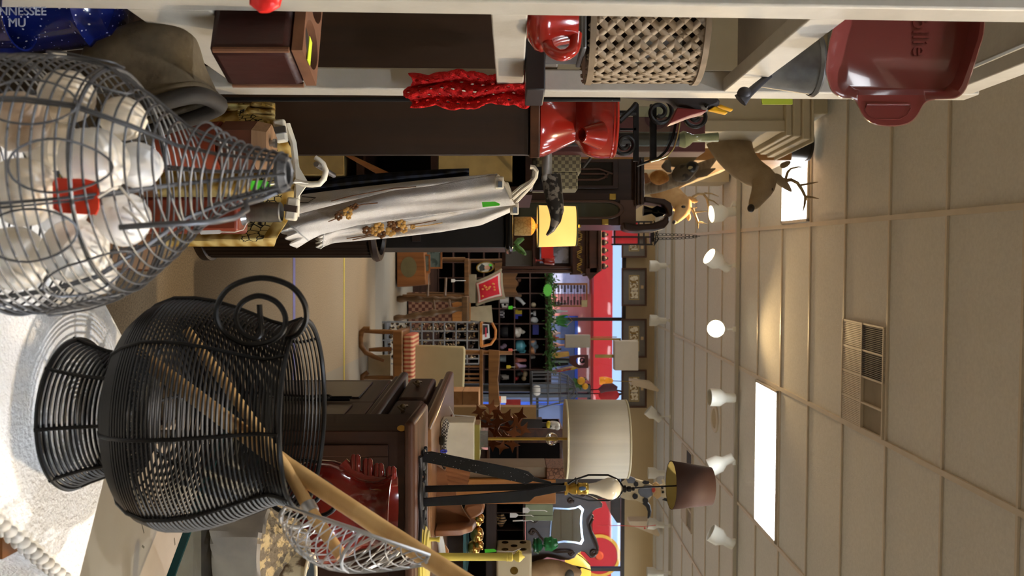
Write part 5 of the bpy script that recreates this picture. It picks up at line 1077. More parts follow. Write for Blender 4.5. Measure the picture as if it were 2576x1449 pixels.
def cu(u,v,s_):
    c=[(1192,712),(1200,768),(1268,748),(1262,676)]
    a=[c[0][i]+(c[3][i]-c[0][i])*u for i in (0,1)]; b=[c[1][i]+(c[2][i]-c[1][i])*u for i in (0,1)]; x,y=a[0]+(b[0]-a[0])*v,a[1]+(b[1]-a[1])*v
    e=1-(2*u-1)**2; g_=1-(2*v-1)**2; return W(x+ (2*u-1)*4*(1-g_)*1.0,y+(2*v-1)*4*(1-e),D3+s_*.085*(max(0,e*g_))**.45)
t.p('body',MB().grid(lambda u,v:cu(u,v,-1),16,16).grid(lambda u,v:cu(u,v,1),16,16),cs)
t.p('white_border',MB().grid(lambda u,v:cu(.10+.8*u,.12+.76*v,-1)+V((0,-.006,0)),14,14),M('cushion_white',(214,196,184),.9)); t.p('red_panel',MB().grid(lambda u,v:cu(.16+.68*u,.18+.64*v,-1)+V((0,-.010,0)),14,14),M('cushion_red',(206,26,46),.7,v=.15,s=14))
f=MB()
for k in range(14): u,v=random.uniform(.25,.75),random.uniform(.3,.7); f.sph(cu(u,v,-1)+V((0,-.014,0)),(.010,.004,.012),8,6)
t.p('embroidery',f,M('emb_gold',(226,150,80),.8)); t.p('piping',MB().grid(lambda u,v:cu(.085+.83*u,.105+.79*v,-1)+V((0,-.004,0)),14,14),M('cushion_edge_red',(190,30,40),.8))
one('cushion_block','folded grey cloth stack on the chair seat under the cushion','cloth',MB().pb(1180,1196,690,762,D-.36,.3),cs)
t=T('hanging_tag','white price tag hanging from the chair below the cushion','tag',W(1172,705,D-.4)); t.p('card',MB().pp([(1135,702),(1143,702),(1147,706),(1143,710),(1135,710)],D-.42,.004),paper); t.p('string',MB().tube([W(1147,706,D-.42),W(1172,706,D-.4)],.003,4),string_m)
t=T('wooden_bin','brown wooden slant front box with a faded grey oval','box',(W(0,665,9.0).x,9.0,0)); D=9.0
t.p('body',MB().prism([V((W(0,y,D).x,D-.2*k,zz)) for y,k,zz in ((610,0,.02),(722,0,.02),(716,0,W(1064,0,D).z+.03),(610,0,W(1058,0,D).z+.03))],(0,.5,0)),mid_wood,bev=.006); t.p('faded_oval',MB().pp(el(1028,672,20,26),D-.004,.003),M('grey_oval',(104,96,66),.8))
for (x0,x1,y0,y1,l,dd) in ((1060,1082,640,686,'small wood framed picture resting on the brown slant box',9.1),(1060,1112,610,676,'larger white matted framed picture behind the small one',9.32)):
    t=T('framed_picture',l,'picture',W(x0,(y0+y1)/2,dd)); t.p('frame',MB().ring([(x0,y0),(x1,y0),(x1,y1),(x0,y1)],[(x0+4,y0+4),(x1-4,y0+4),(x1-4,y1-4),(x0+4,y1-4)],dd,.03),mid_wood); t.p('print',MB().pb(x0+4,x1-4,y0+4,y1-4,dd+.012,.008),M('photo_grey',(196,200,200),.5,c2=(130,140,140),kind='patch',s=8)); t.p('glass',MB().pb(x0+4,x1-4,y0+4,y1-4,dd+.006,.003),clear)
D=9.25
t=T('turned_chair','dark turned leg wooden chair lying in shadow under the cushion chair','chair',(W(0,780,D).x,D,0)); dch=M('turned_wood',(74,54,34),.4,kind='wood',c2=(104,78,50),ax='Z',s=12)
for (y,yb,dd) in ((752,748,-.1),(774,802,-.35)):
    p0=V((W(0,y if dd>-.2 else 802,D+dd).x,D+dd,0)); p1=W(1165,754 if dd>-.2 else 776,D+dd)
    pts_=[p0.lerp(p1,q/24) for q in range(25)]; t.p('leg',MB().tube(pts_,[.028+(.010 if q%6 in (1,2) else 0)-(.006 if q%6==4 else 0) for q in range(25)],10),dch)
t.p('stretcher',MB().tube([W(1090,752,D-.1),W(1095,786,D-.35)],.014,8),dch); t.p('stretcher',MB().tube([W(1130,752,D-.1),W(1133,778,D-.35)],.014,8),dch); t.p('seat',MB().bx(W(0,745,D).x,W(0,806,D).x,D-.38,D+.05,W(1165,0,D-.15).z,W(1172,0,D-.15).z+.03),dch,bev=.008)
t.p('rail',MB().tube([W(1078,690,D+.1),W(1076,745,D-.05)],.014,8).tube([W(1122,700,D+.1),W(1120,745,D-.05)],.014,8),dch)
one('cane_panel','reddish brown caned bench front behind the turned chair','bench',MB().bx(W(0,735,10).x,W(0,830,10).x,10.0,10.2,.02,W(1138,0,10).z),M('cane_red',(86,44,30),.6,kind='check',c2=(150,110,84),s=26))
one('wood_stack','short pile of orange brown boards on the caned bench','boards',MB().bx(W(0,742,10).x,W(0,812,10).x,9.98,10.2,W(1138,0,10).z+.001,W(1182,0,10).z),oak)
one('paper_sheet','beige folded paper sheet leaning on the cubby shelf below the cushion','paper',MB().pp([(1184,772),(1236,768),(1240,812),(1184,806)],10.1,.03),M('beige_sheet',(176,164,134),.8))
# ================================================================== right side: glass table, jug, stone
GZ=H-.455
def gp_(x,y,k=1): d=(H-GZ)*F/(1288-x); return W(x,y,d)
A=V((.17,1.459,GZ)); u_=V((.596,-.803,0)); w_=V((.803,.596,0)); B_=A+u_*.80; C_=B_+w_*.62; D_=A+w_*.62
tealg=M('glass_edge_teal',(10,60,64),.08,v=.1,s=4); 
t=T('glass_table','clear glass topped table with a dark teal edge carrying the red jug','table',(.55,1.4,0))
t.p('glass_top',MB().prism([A,B_,C_,D_],(0,0,-.010)),glassm('table_glass',(228,234,232),.10))
e=MB()
for p,q in ((A,B_),(B_,C_),(C_,D_),(D_,A)):
    dv=(q-p).normalized(); n_=V((dv.y,-dv.x,0)); e.prism([p+n_*.001,q+n_*.001,q+n_*.001+V((0,0,-.011)),p+n_*.001+V((0,0,-.011))],n_*-.003)
t.p('edge',e,tealg)
cn=(A+B_+C_+D_)/4
for p in (A,B_,C_,D_): q=p.lerp(cn,.16); zl_=.4505 if (.29<q.x<1.27 and 1.48<q.y<2.16) else 0; t.p('leg',MB().cyl((q.x,q.y,zl_),(q.x,q.y,GZ-.0115),.012,n=12),steel)
gry=M('scuffed_grey',(182,168,152),.5,kind='noise',c2=(200,186,170),s=6,b=.1,bs=30)
t=T('grey_bench','low grey painted bench with scuffed top under the glass table','bench',(.8,1.85,0))
t.p('top',MB().bx(.31,1.25,1.50,2.14,.425,.45),gry,bev=.003)
for x in (.36,1.2):
    for y in (1.55,2.09): t.p('leg',MB().bx(x-.02,x+.02,y-.02,y+.02,0,.424),gry)
f=MB()
for k in range(20): c=V((random.uniform(.36,.8),random.uniform(1.54,2.0),.4505)); a=random.uniform(0,PI); l=random.uniform(.006,.03); f.box(c,(l,random.uniform(.0015,.005),.0006),Matrix.Rotation(a,3,'Z'))
t.p('scuff_mark',f,M('scuff',(128,118,102),.7),kind='stuff')
JD=1.55; c=W(670,1290,JD); c.z=GZ+.001; k_=JD/F
t=T('red_jug','large dark red glazed jug with a knobbed handle standing on the glass table','jug',c)
t.p('body',MB().lathe(c,[(r*k_,h*k_) for r,h in ((86,0),(98,4),(101,14),(97,26),(93,34),(106,64),(124,104),(132,150),(129,185),(118,215),(99,240),(89,256),(85,275),(85,300),(90,318),(98,330),(100,337),(94,338),(80,300),(80,270))],56,caps=False).lathe(c,[(88*k_,.0005),(88*k_,.004)],40),darkred,ang=60)
for i,(x,y0,y1) in enumerate(((894,1208,1142),(925,1212,1152),(953,1214,1164),(984,1214,1172))):
    f=MB()
    for dx in (-5,5): f.tube([W(x+dx,y0+4,JD),W(x+dx,(y0+y1)/2,JD-.004),W(x+dx,y1+6,JD),W(x+dx,y1,JD)],[px(10,JD),px(9,JD),px(8,JD),px(3,JD)],12)
    t.p('handle_knob',f,darkred)
t.p('handle_bar',MB().tube([W(860,1165,JD),W(885,1192,JD),W(920,1208,JD),W(960,1212,JD),W(1000,1210,JD)],[.012,.014,.014,.013,.009],14),darkred)
def rock(c,r,sd):
    rnd=random.Random(sd); pl=[V(q).normalized() for q in ((.1,-.45,.9),(-.9,-.4,.1),(.25,-.95,-.05),(.95,-.1,.15),(-.3,.9,.3),(.6,-.6,.45),(0,0,-1),(-.6,-.2,.75))]; hs=[.50,.60,.62,.64,.66,.66,.5,.56]
    mb=MB().sph((0,0,0),1,60,40); top=set()
    for i,p in enumerate(mb.v):
        n=p.normalized(); k=1; w=-1
        for qi,(q,h) in enumerate(zip(pl,hs)):
            s_=n.dot(q)
            if s_>1e-3 and h/s_<k: k=h/s_; w=qi
        if w in (0,7): k*=1+.035*math.sin(n.x*31+n.y*17)*math.sin(n.y*27+sd)+.02*math.sin(n.x*61)*math.sin(n.y*53); top.add(i)
        p=n*k; mb.v[i]=V((p.x*r[0],p.y*r[1],p.z*r[2]))+V(c)
    lo=min(p.z for p in mb.v)
    for p in mb.v: p.z+=GZ+.001-lo
    return mb,top
rk,top_=rock(W(580,1376,1.36),(.112,.098,.098),5)
o=one('stone','rough grey and tan block of stone on the glass table','stone',rk,M('stone_grey',(112,106,98),.6,kind='noise',c2=(146,138,124),s=14,b=.2,bs=80),ang=30); o.data.materials.append(M('stone_fracture',(110,98,80),.95,kind='patch',c2=(176,154,112),s=60,b=1,bs=160))
for pl_ in o.data.polygons:
    if all(i in top_ for i in pl_.vertices): pl_.material_index=1
c=W(700,1462,1.38); c.z=GZ+.001
t=T('tin_can','white painted open tin with rusty patches beside the red jug','tin',c); tw=M('tin_paint',(206,196,168),.5,kind='patch',c2=(96,78,60),s=22)
t.p('body',MB().lathe(c,[(.042,0),(.043,.002),(.043,.085)],40).lathe(c,[(.0425,.085),(.0425,.13),(.0405,.13),(.0405,.088)],40,caps=False),tw); t.p('rim',MB().tube([c+V((.042*math.cos(TAU*i/40),.042*math.sin(TAU*i/40),.131)) for i in range(40)],.0026,8,closed=True),cream)
t.p('lining',MB().lathe(c,[(.0402,.0895),(.0402,.128)],40,caps=False).lathe(c,[(.040,.0885),(.040,.0895)],40),M('zinc',(104,112,116),.4,m=.5))
one('glass_lump','small yellowish glass lump on the glass table beside the tin','ornament',MB().sph(W(668,1432,1.60)*1.0,(.018,.018,.014),14,10),M('yellow_glass',(214,206,150),.1)).location.z+=0
# sideboard with the rasp lamp
SZ=H-.245
t=T('sideboard','dark brown sideboard with a keyhole plate and rounded top behind the red jug','sideboard',(.95,2.35,0))
t.p('body',MB().bx(.365,1.75,2.205,2.50,.42,SZ-.027),dark_wood,bev=.003); t.p('top',MB().bx(.335,1.78,2.165,2.52,SZ-.026,SZ),M('sideboard_top',(66,40,28),.4,kind='wood',c2=(104,70,54),ax='X',s=8),bev=.011)
t.p('door_rail',MB().bx(.40,.43,2.197,2.206,.5,SZ-.07).bx(.43,.86,2.197,2.206,SZ-.12,SZ-.07),dark_wood,bev=.002)
t.p('keyhole_plate',MB().lathe(W(1010,1077,2.194),[(.011,0),(.011,.003)],18,Matrix.Rotation(R(90),3,'X'),sx=.7),brass); t.p('knob',MB().sph(W(1024,1082,2.185),.007,12,8),brass)
for x in (.4,1.7):
    for y in (2.24,2.47): t.p('leg',MB().bx(x-.025,x+.025,y-.025,y+.025,0,.419),dark_wood)
D=2.36
t=T('rasp_lamp','black lamp made of three farrier rasps with a bare bulb and a brown drum shade','lamp',V((W(0,1228,D).x,D,SZ)))
rasp=M('rasp_black',(14,14,15),.5,m=.3,kind='speck',c2=(150,150,150),s=150)
t.p('leg',MB().pp([(1062,1152),(1068,1138),(1085,1136),(1305,1180),(1330,1187),(1346,1201),(1387,1213),(1387,1219),(1340,1211),(1322,1219),(1310,1215),(1085,1166),(1064,1163)],D-.05,.006),rasp,bev=.001)
t.p('leg',MB().pp([(1062,1223),(1424,1215),(1424,1232),(1062,1239)],D-.03,.007),black_metal,bev=.001)
t.p('leg',MB().pp([(1056,1262),(1062,1254),(1330,1233),(1388,1221),(1424,1222),(1424,1235),(1390,1241),(1345,1250),(1332,1262),(1062,1275)],D-.06,.006),black_metal,bev=.001)
k_=D/F; c=W(1418,1229,D-.04)
t.p('socket',MB().lathe(c,[(r*k_,h*k_) for r,h in ((5,0),(16,2),(16,8),(9,12),(14,20),(15,30),(13,32),(15,36),(15,42),(13.5,46),(14.5,50),(14.5,58),(12,61))],28),brass); t.p('socket_label',MB().sph(W(1465,1229,D-.04-.0165),(.006,.002,.010),12,8),M('label_blue',(60,80,110),.4)); t.p('switch_key',MB().tube([W(1450,1216,D-.05),W(1450,1207,D-.055),W(1446,1203,D-.055)],.0035,8),black_metal)
t.p('bulb',MB().lathe(c,[(r*k_,h*k_) for r,h in ((12,61),(13,70),(16,82),(22,96),(26.5,110),(26.5,120),(23,130),(15,138),(5,142),(.5,142.5))],32),M('bulb_white',(236,228,206),.12,v=.02,trans=.0,coat=.5))
for sgn in (-1,1):
    cy=1229; w=34 if sgn<0 else 30
    t.p('harp',MB().tube([W(1424,cy+sgn*8,D-.03),W(1440,cy+sgn*20,D-.01),W(1480,cy+sgn*w,D),W(1530,cy+sgn*w,D),W(1556,cy+sgn*22,D-.01),W(1568,cy+sgn*4,D-.03)],.0026,8),black_metal)
t.p('finial',MB().lathe(W(1566,1230,D-.03),[(r*k_,h*k_) for r,h in ((6,0),(9,4),(9,8),(5,10),(7,14),(7,20),(4,22),(5,28),(3,30))],16),black_metal)
t.p('riser',MB().tube([W(1590,1228,D-.03),W(1640,1225,D-.03),W(1702,1222,D-.03)],.0022,8),black_metal)
sb=M('shade_brown',(74,50,42),.7,v=.04,s=8); tl=V((.04,.05,1)).to_track_quat('Z','Y').to_matrix(); c=W(1688,1220,D-.03)
sh_=t.p('shade',MB().lathe(c,[(59*k_,0),(46*k_,100*k_)],44,tl,caps=False),sb,sol=.0012); t.p('shade_lining',MB().lathe(c,[(58*k_,.5*k_),(45.2*k_,99*k_)],44,tl,caps=False),M('lining_olive',(176,164,110),.7),par=sh_); t.p('shade_ring',MB().lathe(c,[(7*k_,14*k_),(7*k_,17*k_)],16).tube([W(1703,1164,D-.03),W(1703,1278,D-.03)],.0015,6),brass,par=sh_)
# iron trivet on the sideboard
iro=M('cast_iron',(52,52,54),.5,m=.5,v=.2,s=40)
t=T('iron_trivet','scrolled iron trivet lying on the sideboard under the rasp lamp','trivet',V((.60,2.3,SZ)))
def onsb(x,y): return V((x,y,SZ+.006))
for (cx,cy,r,a0,tn,sg) in ((.47,2.34,.035,0,1.3,1),(.55,2.30,.045,2.4,1.3,-1),(.64,2.34,.04,.4,1.3,1),(.70,2.28,.035,2.,1.3,-1)):
    t.p('scroll',MB().tube([onsb(cx+r*(1-.6*i/36)*math.cos(a0+sg*TAU*tn*i/36),cy+r*(1-.6*i/36)*math.sin(a0+sg*TAU*tn*i/36)) for i in range(37)],.0055,8),iro)
t.p('bar',MB().tube([onsb(.44+.01*q,2.25+.012*math.sin(q*.5)) for q in range(30)],.005,8).tube([onsb(.44+.01*q,2.385+.008*math.sin(q*.6)) for q in range(30)],.005,8),iro)
# yellow candlestick
c=W(1075,1401,2.33); c.z=SZ+.0005; k_=2.33/F; yp=M('yellow_paint',(206,190,92),.5,v=.05)
t=T('yellow_stand','pale yellow turned stand with an urn finial on a round base','stand',c)
t.p('base',MB().lathe(c,[(r*k_,h*k_) for r,h in ((79,0),(80,5),(74,8),(74,11),(66,14),(64,18),(40,21),(14,23))],44),yp); t.p('pole',MB().lathe(c,[(r*k_,h*k_) for r,h in ((10,22),(9.5,120),(9.5,212),(11,214),(11,217),(9.5,218),(11,220),(11,228),(8,230))],24),yp)
t.p('urn_finial',MB().lathe(c,[(r*k_,h*k_) for r,h in ((5,230),(11,238),(13,246),(9,252),(5,255),(3,258),(1,260))],24).tube([c+V((-.008,0,236*k_)),c+V((-.018,0,244*k_)),c+V((-.012,0,252*k_))],.002,6),yp)
t.p('small_pedestal',MB().lathe(c+V((-.047,0,0)),[(r*k_,h*k_) for r,h in ((6,18),(5,24),(4.5,36),(7,44),(7,46))],20),yp)
# chest of drawers seen end on
CX,CY=.476,2.80; CZT=H-.26
def chm(x0,x1,y0,y1,z0,z1): return MB().bx(CX+x0,CX+x1,CY+y0,CY+y1,z0,z1).turn(R(4.1),(CX,CY,0))
def chp(x,y,z): return Matrix.Rotation(R(4.1),3,'Z')@V((x,y,0))+V((CX,CY,z))
cwd=M('chest_wood',(40,26,18),.42,spec=.35,kind='wood',c2=(80,54,38),ax='Y',s=8); cwl=M('chest_top_wood',(98,66,42),.28,kind='wood',c2=(132,94,62),ax='Y',s=7)
t=T('chest','dark carved chest with drawers and doors facing the aisle, behind the sideboard','chest',(CX+.4,CY+.5,0))
t.p('body',chm(.03,.95,.02,1.0,.06,CZT-.05),cwd); t.p('top',chm(-.03,1.0,-.03,1.06,CZT-.035,CZT),cwl,bev=.012); t.p('top_moulding',chm(0,.97,0,1.03,CZT-.06,CZT-.036),cwd,bev=.008)
t.p('waist_moulding',chm(-.03,.97,-.02,1.04,CZT-.235,CZT-.20),cwd,bev=.012); t.p('waist_moulding',chm(-.012,.97,-.01,1.03,CZT-.26,CZT-.236),cwd,bev=.006)
for (y0,y1) in ((.06,.50),(.54,.98)):
    d_=t.p('drawer',chm(-.012,.03,y0,y1,CZT-.185,CZT-.072),cwd,bev=.014); ym=(y0+y1)/2
    t.p('pull',MB().sph(chp(-.03,ym,CZT-.13),(.014,.018,.012),12,8).tube([chp(-.012,ym,CZT-.13),chp(-.035,ym,CZT-.13)],.006,8).tube([chp(-.026,ym-.05,CZT-.12),chp(-.032,ym,CZT-.145),chp(-.026,ym+.05,CZT-.12)],.005,8),oldbrass,par=d_)
    o_=t.p('door',chm(0,.03,y0-.02,y1+.02,.10,CZT-.27),cwd,bev=.006); t.p('door_panel',chm(-.006,.0,y0+.05,y1-.05,.2,CZT-.34),M('chest_panel',(30,18,12),.3,kind='wood',c2=(48,30,20),ax='Z',s=8),par=o_,bev=.005)
    t.p('strap',MB().tube([chp(-.012,y0 if y0>.3 else y1,CZT-.62),chp(-.014,y0 if y0>.3 else y1,CZT-.36)],.006,8).tube([chp(-.016,(y0 if y0>.3 else y1)+.03*math.cos(q*.6),CZT-.47+.03*math.sin(q*.6)) for q in range(9)],.005,6),black_metal,par=o_)
for yy in (.03,.98): t.p('foot',chm(.04,.12,yy-.03+.03,yy+.03,0,.06),cwd); t.p('foot',chm(.84,.92,yy-.03+.03,yy+.03,0,.06),cwd)
# cream lamp with crystal ball
D=3.2; k_=D/F; c=W(1117,1104,D); c.z=CZT+.001; z=lambda x:(x-1288)*k_+H
t=T('cream_lamp','tall brass lamp with a cream drum shade, crystal ball and square cream base','lamp',c)
t.p('base',MB().bx(c.x-.073,c.x+.073,D-.07,D+.07,c.z,z(1195)),M('base_cream',(214,204,178),.5),bev=.003); t.p('base_plate',MB().bx(c.x-.062,c.x+.066,D-.06,D+.06,z(1195)+.0005,z(1208)),M('plate_gold',(164,154,84),.35,m=.7))
t.p('acrylic_block',MB().bx(c.x-.036,c.x+.034,D-.035,D+.035,z(1208)+.0005,z(1228)),M('acrylic',(220,226,230),.04,trans=.9,ior=1.49)); t.p('pole',MB().cyl((c.x,D,z(1228)),(c.x,D,z(1436)),.0052,n=16),brass)
t.p('crystal_ball',MB().sph((c.x,D,z(1388)),16*k_,28,18),M('crystal',(240,244,246),.02,v=.01,trans=1.0,ior=1.5))
shm=M('cream_shade',(228,220,200),.85,v=.05,s=60,st=(1,1,.04)); t.p('shade',MB().lathe((c.x,D,0),[(98*k_,z(1422)),(97*k_,z(1576))],56,caps=False),shm,sol=.002); t.p('shade_trim',MB().lathe((c.x,D,0),[(98.6*k_,z(1421)),(98.6*k_,z(1426))],56,caps=False),M('trim_cream',(236,226,190),.8),sol=.002); t.p('shade_trim',MB().lathe((c.x,D,0),[(97.6*k_,z(1572)),(97.6*k_,z(1577))],56,caps=False),M('trim_cream'),sol=.002)
t.p('spider',MB().tube([(c.x-.14,D,z(1565)),(c.x+.14,D,z(1565))],.002,6).cyl((c.x,D,z(1436)),(c.x,D,z(1584)),.004,n=10).sph((c.x,D,z(1584)),.009,12,8),brass)
t=T('braided_cord','tied black and white braided cord hung over the cream lamp base','cord',W(1122,1100,D-.12)); crd=M('braided_cord',(60,58,54),.8,kind='check',c2=(190,186,176),s=180)
f=MB()
for q in range(4): f.tube([W(1114+3*q,1180+4*q,D-.12-.004*q),W(1112+3*q,1120,D-.10),W(1112+2*q,1080,D-.10),W(1118+2*q,1060-2*q,D-.10),W(1128,1064+2*q,D-.10),W(1124-q,1090,D-.115),W(1118,1140,D-.12),W(1120+2*q,1182-3*q,D-.125)],.0038,6)
t.p('loops',f,crd); t.p('tie',MB().tube([W(1106+20*math.cos(q*.7)*.4+10,1135+3*math.sin(q*.7),D-.13) for q in range(10)],.003,6,closed=True),M('tie_blue',(60,70,190),.5)); t.p('plug',MB().bx(c.x-.03,c.x+.0,D-.13,D-.09,CZT+.001,CZT+.02),black_gloss,bev=.003)
t=T('white_string','thin white forked string hanging near the copper cut outs','string',W(1142,1044,3.5)); t.p('strand',MB().tube([W(1130,1022,3.5),W(1142,1044,3.5),W(1195,1048,3.5)],.0018,5),string_m); t.p('strand',MB().tube([W(1142,1044,3.5),W(1142,1060,3.5)],.0026,5),string_m)
# copper star sculpture
D=3.66; cop=M('copper',(126,76,46),.32,m=.75,v=.25,s=10); rn=random.Random(4)
t=T('copper_sculpture','openwork copper sculpture of curved pointed stars behind the cream lamp','sculpture',V((W(0,1070,D).x,D,CZT+.001)))
def star4(mb,c,r,rot):
    o=[]
    for k in range(4):
        a0=TAU*k/4
        o.append(V((r*math.cos(a0),r*math.sin(a0),0)))
        for q in (1,2,3): a=a0+TAU/4*q/4; rr=r*(.40 if q==2 else .50); o.append(V((rr*math.cos(a),rr*math.sin(a),0)))
    mb.prism([rot@p+c for p in o],rot@V((0,0,.003)))
cs_=[(1205,1035),(1200,1062),(1225,1050),(1222,1078),(1250,1036),(1252,1062),(1248,1090),(1275,1048),(1276,1076),(1300,1062),(1270,1100),(1292,1090),(1240,1116),(1262,1124),(1288,1118),(1225,1100),(1310,1045),(1208,1086),(1318,1080),(1236,1024)]
for i,(x,y) in enumerate(cs_):
    f=MB(); star4(f,W(x,y,D+rn.uniform(-.09,.09)),px(rn.uniform(20,27),D),Euler((R(90)+rn.uniform(-.7,.7),rn.uniform(-.5,.5),rn.uniform(-.6,.6))).to_matrix()); t.p('star',f,cop)
f=MB()
for (x,y) in cs_[::2]: f.tube([W(x,y,D),W(1245,1072,D)],.003,6)
t.p('wire_core',f,cop); t.p('stem',MB().tube([V((W(0,1072,D).x,D,CZT+.001)),W(1245,1072,D)],.006,8).lathe((W(0,1072,D).x,D,CZT+.001),[(.05,0),(.05,.006)],20),cop)
# cradle shelf, oak box, carved box on the chest
D=2.92
sw=M('cradle_wood',(112,70,40),.35,kind='wood',c2=(148,98,62),ax='Z',s=9)
t=T('scroll_shelf','brown wooden scroll sided doll cradle on the chest behind the rasps','cradle',V((W(0,1270,D).x,D,CZT+.001))); zc=F*(CZT+.001-H)/D+1288
t.p('back_panel',MB().pp([(zc,1168),(zc,1322),(1178,1320),(1183,1308),(1168,1288),(1160,1270),(1148,1262),(1146,1215),(1140,1200),(1120,1185)],D+.06,.012),sw,bev=.002)
t.p('side_panel',MB().prism([V((W(0,1344,D).x,D-.03,CZT+.001)),V((W(0,1344,D).x,D+.12,CZT+.001)),V((W(0,1340,D).x,D+.12,W(1185,0,D).z)),V((W(0,1338,D).x,D+.06,W(1196,0,D).z)),V((W(0,1338,D).x,D,W(1188,0,D).z)),V((W(0,1342,D).x,D-.03,W(1160,0,D).z))],(-.022,0,0)),sw,bev=.004)
t.p('scroll_arm',MB().pp([(1166,1283),(1184,1308),(1200,1301),(1215,1291),(1219,1278),(1216,1266),(1196,1266),(1172,1272)],D+.02,.05),sw,bev=.008)
for q in range(5): y=1178+q*11; t.p('slat',MB().tube([W(1120+q*2,y-10,D),W(1150+q*2,y-4,D),W(1184-q*2,y+4,D)],.010,8,sq=.5),sw)
D=3.45; t=T('oak_box','tall orange oak box standing on the chest behind the rasps','box',V((W(0,1240,D).x,D,CZT+.001)))
t.p('body',MB().bx(W(0,1206,D).x,W(0,1268,D).x,D,D+.25,CZT+.001,W(1398,0,D).z),oak,bev=.003)
t=T('carved_box','brown box with carved leaf pattern on its side, beside the oak box','box',V((W(0,1195,D).x,D,CZT+.001)))
t.p('plinth',MB().bx(W(0,1178,D).x,W(0,1204,D).x,D+.02,D+.2,CZT+.001,W(1374,0,D).z),M('plinth_beige',(150,130,104),.6)); t.p('body',MB().bx(W(0,1178,D).x,W(0,1205.5,D).x,D,D+.2,W(1374,0,D).z+.001,W(1424,0,D).z),M('carved_brown',(96,62,44),.6,kind='crackle',c2=(150,104,76),s=60,b=.8,bs=90),bev=.003)
# glazed cabinet and blocks behind
D=5.6; t=T('glazed_cabinet','brown framed cabinet with black glass panes behind the crystal ball lamp','cabinet',V((W(0,1130,D).x,D,0))); zq=lambda x:W(x,0,D).z
t.p('body',MB().bx(W(0,1078,D).x,W(0,1190,D).x,D+.02,D+.4,0,zq(1412)),dark_wood); t.p('top_rail',MB().pb(1180,1416,1078,1110,D,.42),mid_wood if False else dark_wood_h,bev=.004)
t.p('frame',MB().ring([(1225,1108),(1416,1108),(1416,1190),(1225,1190)],[(1232,1114),(1408,1114),(1408,1180),(1232,1180)],D,.03),dark_wood_h,bev=.003); t.p('mullion',MB().pb(1300,1304,1114,1180,D+.002,.02),dark_wood_h); t.p('pane',MB().pb(1232,1408,1114,1180,D+.014,.004),M('black_pane',(16,17,18),.08,v=.6,s=4))
tz_=D-.02
one('brown_block','tan wooden block before the black panel beside the copper stars','block',MB().pb(1332,1349,1024,1054,5.5,.1).bx(W(0,1024,5.5).x,W(0,1054,5.5).x,5.5,5.6,0,W(1332,0,5.5).z),M('tan_block',(150,116,70),.6)); one('dark_box','small dark box with a green edge under the white skull','box',MB().pb(1333,1364,1055,1077,5.5,.1).bx(W(0,1055,5.5).x,W(0,1077,5.5).x,5.5,5.6,0,W(1333,0,5.5).z),M('darkbox',(40,32,26),.5))
t=T('white_skull','small white and black skull shaped ornament beside the crystal ball','ornament',W(1376,1069,5.55)); t.p('body',MB().sph(W(1392,1069,5.55),(.028,.03,.042),16,10).sph(W(1402,1075,5.53),(.018,.018,.018),10,8),M('bone_white',(216,212,204),.5,kind='patch',c2=(60,60,60),s=16)); t.p('perch',MB().bx(W(0,1064,5.55).x,W(0,1074,5.55).x,5.55,5.58,0,W(1379,0,5.55).z),M('darkbox',(40,32,26),.5)); t.p('beak',MB().sph(W(1380,1068,5.54),(.024,.02,.016),10,8),yellow_tag)
# hutch with compartments, dice, mirror
D=4.3; zq=lambda x:W(x,0,D).z
hb=M('hutch_brown',(46,32,26),.4,kind='wood',c2=(66,48,40),ax='X',s=10)
t=T('compartment_shelf','dark wooden compartment shelf carrying the scrolled mirror','shelf',V((W(0,1360,D).x,D,0)))
t.p('board',MB().pb(1222,1249,1262,1560,D-.12,.42),hb,bev=.003); t.p('side',MB().bx(W(0,1262,D).x,W(0,1266,D).x,D,D+.3,0,zq(1320)),hb); t.p('side',MB().bx(W(0,1556,D).x,W(0,1560,D).x,D,D+.3,0,zq(1320)),hb)
t.p('divider',MB().pb(1250,1316,1289,1291,D+.0,.3),hb); t.p('divider',MB().pb(1250,1316,1333,1335,D,.3),hb); t.p('top_board',MB().pb(1316,1321,1262,1560,D-.02,.33),hb); t.p('back',MB().bx(W(0,1266,D).x,W(0,1556,D).x,D+.301,D+.31,0,zq(1320)),M('hutch_back',(20,16,14),.8)); t.p('lower_board',MB().pb(1170,1174,1266,1556,D,.3),hb)
one('striped_figurine','small tiger striped figurine in the compartment shelf','figurine',MB().tube([W(1251,1312,D+.04),W(1254,1300,D+.04),W(1262,1296,D+.03),W(1265,1306,D+.03),W(1258,1318,D+.03),W(1262,1326,D+.03)],[.012,.018,.016,.02,.018,.008],10),M('tiger',(206,170,120),.5,kind='stripe',c2=(40,30,24),s=24,ax='X'))
D=3.95+.2; s_=px(88,D); gp=M('pip_gold',(150,128,70),.15,m=.95)
c=V((W(0,1424,D).x,D+.05,W(1250,0,D).z)); c.z=W(1249,0,4.18).z+.001
t=T('dice_block','large cream dice shaped block with gold pips beside the scrolled mirror','dice',c); an=R(5); rm_=Matrix.Rotation(an,3,'Z'); cc=c+V((0,0,s_/2))
t.p('body',MB().box(cc,(s_,s_,s_),rm_),M('dice_cream',(216,198,160),.3,v=.03),bev=.010)
def pip(face,u,v):
    n_=rm_@(V((0,-1,0)) if face=='f' else V((-1,0,0))); ux=rm_@(V((1,0,0)) if face=='f' else V((0,-1,0)))
    q=n_.to_track_quat('Z','Y').to_matrix(); p=cc+n_*(s_/2)+ux*(u*s_)+V((0,0,v*s_))
    r=.115*s_ if face=='f' else .10*s_
    t.p('pip',MB().lathe(p,[(r,0.0),(r,.0016),(r*.85,.002),(r*.5,.0012),(r*.05,.0008)],22,q),gp)
pip('f',0.02,0)
